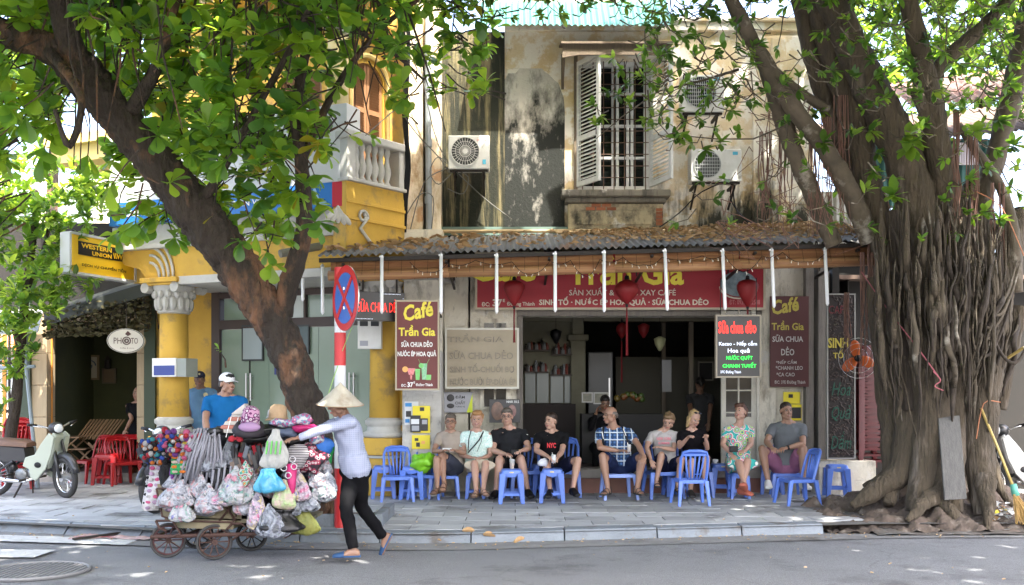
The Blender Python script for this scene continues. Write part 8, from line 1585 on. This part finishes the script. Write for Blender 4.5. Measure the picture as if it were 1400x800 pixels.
def hat(px, py, w_, Y, m_, label, crown=.55, h_=.13, brim=.05, m2=None, tilt=(0, 0), name='sun_hat'):
 c = P(px, py, Y); r = w_ / F * Y / 2; M = (Matrix.Translation(c) @ Matrix.Rotation(tilt[0], 4, 'X') @ Matrix.Rotation(tilt[1], 4, 'Y')); t = thing(name, label, 'hat', c); m = MB(); m.lathe([(r * crown, .0), (r * crown * .98, h_ * .4), (r * crown * .85, h_ * .8), (r * crown * .5, h_ * .98), (.002, h_)], (0, 0, 0), n=22, caps=False); m.v = [q * (1 + .04 * noise.noise(q * 12)) for q in m.v]; xf(m, M); m.build('crown', m_, t, smooth=True)
 m = MB(); m.lathe([(r * crown * 1.0, .004), (r * .8, -.01), (r, -brim)], (0, 0, 0), n=26, caps=False); m.v = [q + V((0, 0, .018 * noise.noise(q * 9))) for q in m.v]; xf(m, M); o = m.build('brim', m2 or m_, t, smooth=True, fixn=False); md = o.modifiers.new('s', 'SOLIDIFY'); md.thickness = .006
hat(342, 580, 46, 8.95, cloth('floral_hat', (.4, .1, .3), [(.36, .02, .10), (.62, .55, .6), (.15, .03, .12), (.55, .3, .45)], 'print'), 'floral magenta sun hat with black and lilac brim on top of the pile', .56, .17, .07, m2=mat('hat_black', (.02, .014, .02), .7), tilt=(.35, .15))
m = MB(); m.ell(P(341, 584, 8.83), (.10, .05, .045), None, 14, 8); m.build('hat_lining', mat('lilac_lining', (.40, .24, .42), .8), None, smooth=True, label='lilac underside of the floral sun hat brim', cat='hat')
hat(380, 572, 34, 9.15, mat('straw', (.55, .38, .22), .8, (.48, .32, .18), 30, bump=.4, bscale=90), 'plain straw coloured hat standing on the dark cloths', .75, .13, .02, tilt=(0, .05)); hat(372, 568, 16, 9.3, lc, 'small white cap behind the straw hat', .8, .06, .01)
bx_ = thing('striped_boxes', 'slanted stack of salmon and white boxes tied with white ribbon', 'boxes', P(320, 585, 9.05)); sal = mat('box_salmon', (.55, .20, .14), .6); whb = mat('box_white', (.64, .60, .54), .6)
for k in range(5): a, b2 = P(296 + k * 5, 592 - k * 5.5, 9.05), P(338 + k * 1, 592 - k * 5.5, 9.05); m = MB(); m.prism([a, b2, b2 + V((0, 0, .034)), a + V((.02, 0, .034))], (0, -.02, 0), (0, .16, 0)); m.build('box', sal if k % 2 else whb, bx_, bevel=.003)
m = MB(); m.prism([P(316, 566, 9.0), P(338, 566, 9.0), P(334, 552, 9.0)], (0, 0, 0), (0, .12, 0)); m.build('lid', whb, bx_)
for px in (312, 322): m = MB(); m.bar(P(px - 3, 598, 9.0), P(px + 4, 570, 9.0), .012, .004); m.build('ribbon', WLET, bx_)
mat, cloth = _mat, _cloth
# ---------- motorbikes ----------
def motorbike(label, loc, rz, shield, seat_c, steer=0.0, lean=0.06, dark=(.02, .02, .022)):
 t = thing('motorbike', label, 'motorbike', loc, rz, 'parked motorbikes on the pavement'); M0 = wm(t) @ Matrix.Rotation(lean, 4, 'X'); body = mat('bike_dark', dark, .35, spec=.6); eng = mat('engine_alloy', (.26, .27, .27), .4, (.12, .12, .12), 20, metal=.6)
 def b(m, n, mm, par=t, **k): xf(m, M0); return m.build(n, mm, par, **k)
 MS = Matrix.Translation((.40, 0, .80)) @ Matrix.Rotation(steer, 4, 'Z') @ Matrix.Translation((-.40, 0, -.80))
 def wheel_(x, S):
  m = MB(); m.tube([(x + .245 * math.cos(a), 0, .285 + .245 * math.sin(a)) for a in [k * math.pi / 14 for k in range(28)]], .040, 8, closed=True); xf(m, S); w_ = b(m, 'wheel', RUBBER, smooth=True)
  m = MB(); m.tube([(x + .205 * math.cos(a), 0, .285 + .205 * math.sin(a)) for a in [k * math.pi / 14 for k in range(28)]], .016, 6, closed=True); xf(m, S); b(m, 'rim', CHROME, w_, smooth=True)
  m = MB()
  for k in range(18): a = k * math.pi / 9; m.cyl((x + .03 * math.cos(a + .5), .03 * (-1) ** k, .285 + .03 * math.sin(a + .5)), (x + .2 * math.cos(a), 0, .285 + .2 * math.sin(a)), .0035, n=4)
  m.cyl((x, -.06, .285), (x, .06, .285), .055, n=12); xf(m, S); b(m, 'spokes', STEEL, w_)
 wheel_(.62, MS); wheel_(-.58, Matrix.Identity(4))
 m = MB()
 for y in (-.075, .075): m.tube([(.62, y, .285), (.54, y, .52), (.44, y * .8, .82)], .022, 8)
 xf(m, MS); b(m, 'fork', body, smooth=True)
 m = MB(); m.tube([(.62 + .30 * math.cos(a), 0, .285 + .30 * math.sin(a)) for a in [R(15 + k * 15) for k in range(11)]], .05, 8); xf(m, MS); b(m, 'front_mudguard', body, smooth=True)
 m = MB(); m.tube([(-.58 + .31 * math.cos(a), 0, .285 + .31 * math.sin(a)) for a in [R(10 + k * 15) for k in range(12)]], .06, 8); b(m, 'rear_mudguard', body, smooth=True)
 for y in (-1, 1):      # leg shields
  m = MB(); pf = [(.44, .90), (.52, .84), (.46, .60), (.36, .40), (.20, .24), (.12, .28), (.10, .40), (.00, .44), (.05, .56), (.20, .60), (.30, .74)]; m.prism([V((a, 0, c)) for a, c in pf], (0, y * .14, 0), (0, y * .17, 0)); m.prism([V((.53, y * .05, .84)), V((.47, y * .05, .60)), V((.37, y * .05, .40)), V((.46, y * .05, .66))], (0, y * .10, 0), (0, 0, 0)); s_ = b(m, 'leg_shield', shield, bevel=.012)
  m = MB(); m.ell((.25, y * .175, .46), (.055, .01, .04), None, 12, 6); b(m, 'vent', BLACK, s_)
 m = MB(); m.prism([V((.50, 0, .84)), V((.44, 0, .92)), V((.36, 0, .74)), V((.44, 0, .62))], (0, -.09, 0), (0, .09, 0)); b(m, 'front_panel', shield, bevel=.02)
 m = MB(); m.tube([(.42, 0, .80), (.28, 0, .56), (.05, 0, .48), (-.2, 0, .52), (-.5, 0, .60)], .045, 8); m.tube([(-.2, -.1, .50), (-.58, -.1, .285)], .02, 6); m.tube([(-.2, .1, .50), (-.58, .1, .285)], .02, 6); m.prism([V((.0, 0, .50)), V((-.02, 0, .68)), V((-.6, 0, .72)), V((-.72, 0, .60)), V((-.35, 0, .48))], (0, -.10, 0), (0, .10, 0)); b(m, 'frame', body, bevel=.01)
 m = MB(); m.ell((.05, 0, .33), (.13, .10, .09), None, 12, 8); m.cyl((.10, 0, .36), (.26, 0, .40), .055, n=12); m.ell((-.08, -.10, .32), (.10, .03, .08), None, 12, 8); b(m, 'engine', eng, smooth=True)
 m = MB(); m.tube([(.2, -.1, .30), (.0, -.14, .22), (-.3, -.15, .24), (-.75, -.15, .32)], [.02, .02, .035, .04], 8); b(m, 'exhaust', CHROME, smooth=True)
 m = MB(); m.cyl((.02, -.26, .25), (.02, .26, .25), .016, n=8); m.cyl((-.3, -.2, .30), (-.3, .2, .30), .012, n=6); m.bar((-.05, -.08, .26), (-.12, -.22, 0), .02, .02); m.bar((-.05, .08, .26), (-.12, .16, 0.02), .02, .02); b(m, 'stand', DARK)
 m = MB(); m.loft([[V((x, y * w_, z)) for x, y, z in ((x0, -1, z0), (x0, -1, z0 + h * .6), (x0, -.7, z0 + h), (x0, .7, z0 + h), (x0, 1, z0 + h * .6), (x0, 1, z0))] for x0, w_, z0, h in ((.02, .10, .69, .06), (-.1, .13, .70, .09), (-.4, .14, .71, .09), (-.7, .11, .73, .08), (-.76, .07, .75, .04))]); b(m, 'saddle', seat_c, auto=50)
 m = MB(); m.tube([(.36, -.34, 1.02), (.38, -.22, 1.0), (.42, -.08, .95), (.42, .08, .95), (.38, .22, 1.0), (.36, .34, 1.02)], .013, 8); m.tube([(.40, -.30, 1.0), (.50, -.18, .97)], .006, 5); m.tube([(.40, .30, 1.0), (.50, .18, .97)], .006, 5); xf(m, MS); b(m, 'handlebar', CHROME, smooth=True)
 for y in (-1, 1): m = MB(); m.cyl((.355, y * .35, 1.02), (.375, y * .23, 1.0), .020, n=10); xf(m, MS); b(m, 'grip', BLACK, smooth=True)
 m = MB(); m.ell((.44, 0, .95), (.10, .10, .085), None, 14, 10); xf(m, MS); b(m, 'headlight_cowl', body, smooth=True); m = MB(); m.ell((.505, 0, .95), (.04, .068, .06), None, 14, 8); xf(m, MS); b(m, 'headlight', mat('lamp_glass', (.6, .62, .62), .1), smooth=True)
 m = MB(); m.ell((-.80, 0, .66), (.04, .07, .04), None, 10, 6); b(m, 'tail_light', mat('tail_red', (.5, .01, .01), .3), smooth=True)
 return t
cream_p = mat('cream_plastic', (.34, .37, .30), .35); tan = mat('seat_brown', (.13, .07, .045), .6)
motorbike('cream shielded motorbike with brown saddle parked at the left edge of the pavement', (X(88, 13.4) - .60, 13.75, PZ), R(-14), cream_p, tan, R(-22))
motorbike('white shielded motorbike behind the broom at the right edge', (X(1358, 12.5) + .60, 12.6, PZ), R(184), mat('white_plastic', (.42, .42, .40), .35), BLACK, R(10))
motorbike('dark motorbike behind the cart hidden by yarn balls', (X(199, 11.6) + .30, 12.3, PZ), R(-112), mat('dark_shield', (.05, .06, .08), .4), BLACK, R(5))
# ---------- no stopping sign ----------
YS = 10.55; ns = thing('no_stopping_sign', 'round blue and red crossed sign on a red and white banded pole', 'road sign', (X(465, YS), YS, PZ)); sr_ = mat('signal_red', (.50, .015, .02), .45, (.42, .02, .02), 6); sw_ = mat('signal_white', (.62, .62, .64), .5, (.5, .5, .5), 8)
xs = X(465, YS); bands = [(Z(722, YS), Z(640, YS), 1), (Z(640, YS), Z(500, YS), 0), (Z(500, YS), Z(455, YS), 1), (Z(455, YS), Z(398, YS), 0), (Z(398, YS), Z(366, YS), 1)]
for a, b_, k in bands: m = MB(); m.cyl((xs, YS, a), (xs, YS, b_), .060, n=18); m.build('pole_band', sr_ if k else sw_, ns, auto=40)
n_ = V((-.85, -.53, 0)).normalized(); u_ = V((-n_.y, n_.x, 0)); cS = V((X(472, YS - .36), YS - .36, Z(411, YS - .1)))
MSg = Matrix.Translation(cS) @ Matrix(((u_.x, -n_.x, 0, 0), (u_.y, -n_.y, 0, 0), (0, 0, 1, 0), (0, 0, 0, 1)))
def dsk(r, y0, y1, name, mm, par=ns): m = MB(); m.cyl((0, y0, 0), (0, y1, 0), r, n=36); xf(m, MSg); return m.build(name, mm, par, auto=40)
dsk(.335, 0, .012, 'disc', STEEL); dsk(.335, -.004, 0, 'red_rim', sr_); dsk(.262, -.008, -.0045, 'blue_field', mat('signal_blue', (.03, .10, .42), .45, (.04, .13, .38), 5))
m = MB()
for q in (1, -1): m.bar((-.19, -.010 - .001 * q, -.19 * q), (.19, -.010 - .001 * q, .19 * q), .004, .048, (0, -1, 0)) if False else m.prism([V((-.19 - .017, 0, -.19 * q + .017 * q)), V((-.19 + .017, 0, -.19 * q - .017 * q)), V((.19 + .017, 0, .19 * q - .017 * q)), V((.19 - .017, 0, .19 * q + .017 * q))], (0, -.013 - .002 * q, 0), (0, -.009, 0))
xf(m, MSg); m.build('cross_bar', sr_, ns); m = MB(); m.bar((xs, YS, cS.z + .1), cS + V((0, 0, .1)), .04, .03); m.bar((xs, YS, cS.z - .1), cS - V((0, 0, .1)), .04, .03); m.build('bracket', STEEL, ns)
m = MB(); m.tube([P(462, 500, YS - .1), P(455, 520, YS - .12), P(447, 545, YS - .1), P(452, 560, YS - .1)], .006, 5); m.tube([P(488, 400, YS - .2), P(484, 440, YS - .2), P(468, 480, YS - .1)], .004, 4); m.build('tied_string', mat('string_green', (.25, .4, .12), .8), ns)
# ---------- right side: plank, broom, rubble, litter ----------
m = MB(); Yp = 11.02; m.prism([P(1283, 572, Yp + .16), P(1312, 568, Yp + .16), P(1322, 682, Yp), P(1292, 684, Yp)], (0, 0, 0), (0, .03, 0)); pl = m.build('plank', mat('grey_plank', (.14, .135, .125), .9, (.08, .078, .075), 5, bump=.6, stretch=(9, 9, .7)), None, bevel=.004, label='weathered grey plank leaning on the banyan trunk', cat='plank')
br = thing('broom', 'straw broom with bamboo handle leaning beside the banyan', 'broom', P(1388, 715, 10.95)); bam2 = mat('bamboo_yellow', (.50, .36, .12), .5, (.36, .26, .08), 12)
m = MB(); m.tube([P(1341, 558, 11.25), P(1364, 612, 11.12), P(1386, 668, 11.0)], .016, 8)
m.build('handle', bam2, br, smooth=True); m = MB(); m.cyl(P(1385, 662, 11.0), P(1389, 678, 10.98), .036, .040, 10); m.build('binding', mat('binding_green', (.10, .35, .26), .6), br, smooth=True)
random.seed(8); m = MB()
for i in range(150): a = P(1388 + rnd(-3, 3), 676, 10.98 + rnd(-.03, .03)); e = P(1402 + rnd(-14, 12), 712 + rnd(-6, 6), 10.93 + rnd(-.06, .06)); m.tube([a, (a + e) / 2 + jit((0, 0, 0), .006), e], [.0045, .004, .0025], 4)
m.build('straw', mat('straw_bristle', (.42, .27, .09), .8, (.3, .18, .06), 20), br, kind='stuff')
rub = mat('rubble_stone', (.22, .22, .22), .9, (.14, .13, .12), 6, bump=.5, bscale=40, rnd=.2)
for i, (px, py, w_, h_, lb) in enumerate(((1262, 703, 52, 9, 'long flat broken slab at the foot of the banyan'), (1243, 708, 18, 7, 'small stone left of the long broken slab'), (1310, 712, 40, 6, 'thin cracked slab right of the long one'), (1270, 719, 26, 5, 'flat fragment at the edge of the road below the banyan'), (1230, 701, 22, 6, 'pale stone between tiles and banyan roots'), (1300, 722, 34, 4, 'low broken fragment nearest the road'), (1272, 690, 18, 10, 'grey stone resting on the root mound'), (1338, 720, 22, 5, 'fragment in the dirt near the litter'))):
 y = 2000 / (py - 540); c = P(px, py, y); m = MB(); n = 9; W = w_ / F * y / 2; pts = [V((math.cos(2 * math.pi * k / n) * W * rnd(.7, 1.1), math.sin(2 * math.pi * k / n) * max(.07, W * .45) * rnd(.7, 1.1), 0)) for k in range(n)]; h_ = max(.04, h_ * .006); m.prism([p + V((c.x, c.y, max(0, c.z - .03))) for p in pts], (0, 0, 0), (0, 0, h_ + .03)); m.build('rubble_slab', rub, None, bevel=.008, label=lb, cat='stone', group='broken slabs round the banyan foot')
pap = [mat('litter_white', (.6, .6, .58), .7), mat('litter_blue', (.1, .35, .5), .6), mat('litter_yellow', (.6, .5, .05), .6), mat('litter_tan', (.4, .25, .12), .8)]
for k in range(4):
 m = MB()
 for i in range((34, 5, 5, 8)[k]):
  c = P(1366 + rnd(-16, 20), 700 + rnd(-14, 12), 11.15 + rnd(-.1, .1)); s_ = rnd(.02, .05); M = Matrix.Rotation(rnd(0, 6), 3, 'Z') @ Matrix.Rotation(rnd(-1, 1), 3, 'X'); c.z = max(c.z, .04); m.add([M @ V(q) * s_ + c for q in ((-1, -.7, 0), (1, -.8, .3), (.8, .9, 0), (-.9, .7, .4))], [(0, 1, 2, 3)])
 m.build('litter', pap[k], None, label=['white', 'blue', 'yellow', 'tan'][k] + ' scraps of litter heaped beside the broom', cat='litter', kind='stuff', fixn=False)
sh = MB(); a0 = (X(104, 10.5), 10.62);
sh.grid(lambda u, v: V((X(104, 10.5) + .95 * u, 10.30 + .42 * v + .06 * math.sin(u * 5), .006 + .03 * abs(noise.noise(V((u * 7, v * 4, 2)))))), 20, 8); sh.build('flattened_sheet', mat('pink_sheet', (.42, .20, .18), .8, (.46, .42, .40), 7, c3=(.3, .04, .05), s3=3, t3=.58), None, fixn=False, label='flattened red and pale plastic sheet lying in the gutter left of the cart', cat='litter')
m = MB(); m.bar((X(105, 10.3), 10.22, .02), (X(170, 10.6), 10.68, .03), .05, .02); m.build('dark_strip', DARK, None, label='dark folded strip on the flattened sheet in the gutter', cat='litter')
random.seed(17)
for i, (px, py, s_, lb) in enumerate(((640, 739, .24, 'large curled dry leaf below the kerb, left one'), (668, 741, .18, 'flat dry leaf just right of the large curled one'), (712, 747, .16, 'thin dry leaf lying on the road below the seated people'), (426, 738, .14, 'dry leaf near the foot of the vendor'), (385, 741, .1, 'small dry leaf behind the cart'), (600, 744, .06, 'tiny dry leaf in the gutter'), (8, 722, .12, 'dry leaf at the far left of the gutter'))):
 m = MB(); y = 2041 / (py - 540); dry_leaf(m, (X(px, y), y, .03), s_, .3, .5); o = m.build('dry_leaf', dl1[0], None, label=lb, cat='leaf'); md = o.modifiers.new('s', 'SUBSURF'); md.levels = md.render_levels = 1
m = MB()
for i in range(420):
 x = rnd(-6, 6.5); y = kerbY(x) - abs(random.gauss(0, .22)) if i % 3 else rnd(8, 14); z = .006 if y < kerbY(x) else PZ + .008; dry_leaf(m, (x, y, z), rnd(.012, .045))
m.build('fallen_bits', dl1[1], None, fixn=False, label='small dry bits of leaf scattered along the gutter and pavement', cat='debris', kind='stuff')
m = MB(); m.grid(lambda u, v: V((3.9 + 3.4 * u, kerbY(3.9 + 3.4 * u) - .28 + .9 * v, .012 + .05 * v + .02 * noise.noise(V((u * 9, v * 5, 0))))), 30, 8); m.build('dirt_verge', mat('verge_dirt', (.12, .105, .09), .95, (.07, .06, .05), 5, bump=.8, bscale=30, c3=(.2, .2, .19), s3=6, t3=.58), None, kind='structure', fixn=False)
# ---------- orange fan and dangling cord ----------
fn = thing('electric_fan', 'wall fan with orange blades in front of the bean panel', 'fan', P(1172, 492, 13.4)); c = P(1172, 490, 13.4); om = mat('fan_orange', (.50, .10, .02), .35)
for k in range(3): a0_ = R(100 + k * 120); m = MB(); m.ell(c + V((math.cos(a0_) * .13, 0, math.sin(a0_) * .13)), (.12, .012, .075), Matrix.Rotation(-a0_, 3, 'Y'), 14, 8); m.build('blade', om, fn, smooth=True)
m = MB(); m.cyl(c - V((0, .05, 0)), c + V((0, .14, 0)), .045, n=14); m.build('motor', BLACK, fn, smooth=True); m = MB()
for r_ in (.27, .2, .13): m.tube([c + V((math.cos(a) * r_, -.05, math.sin(a) * r_)) for a in [k * math.pi / 14 for k in range(28)]], .003, 4, closed=True)
m.build('guard', STEEL, fn); m = MB(); m.tube([c + V((0, .14, 0)), c + V((.0, .3, -.1)), (c.x, 13.95, c.z - .1)], .02, 6); m.build('arm', DARK, fn)
cables('cord', [[P(1178, 372, 12.2), P(1215, 425, 11.5), P(1250, 470, 11.1), P(1283, 515, 10.95)], [P(1276, 508, 10.95), P(1286, 520, 10.9), P(1278, 528, 10.92), P(1290, 534, 10.9)]], .007, mat('pink_cord', (.36, .10, .12), .8), 'pink cord stretched from the awning corner down across the banyan roots')
cables('cord', [[P(1335, 262, 11.5), P(1370, 285, 11.4), P(1400, 350, 11.3)], [P(1335, 600, 11.2), P(1345, 552, 11.2), P(1368, 550, 11.2)]], .006, mat('orange_cord', (.4, .16, .08), .8), 'thin orange cord strung across the right of the banyan')
m = MB(); m.cyl(P(1362, 500, 11.6), P(1400, 475, 11.3), .018, n=8); m.build('bamboo_stick', bam2, None, label='short bamboo stick jutting out right of the banyan', cat='stick')
bpy.data.scenes.remove(TS)
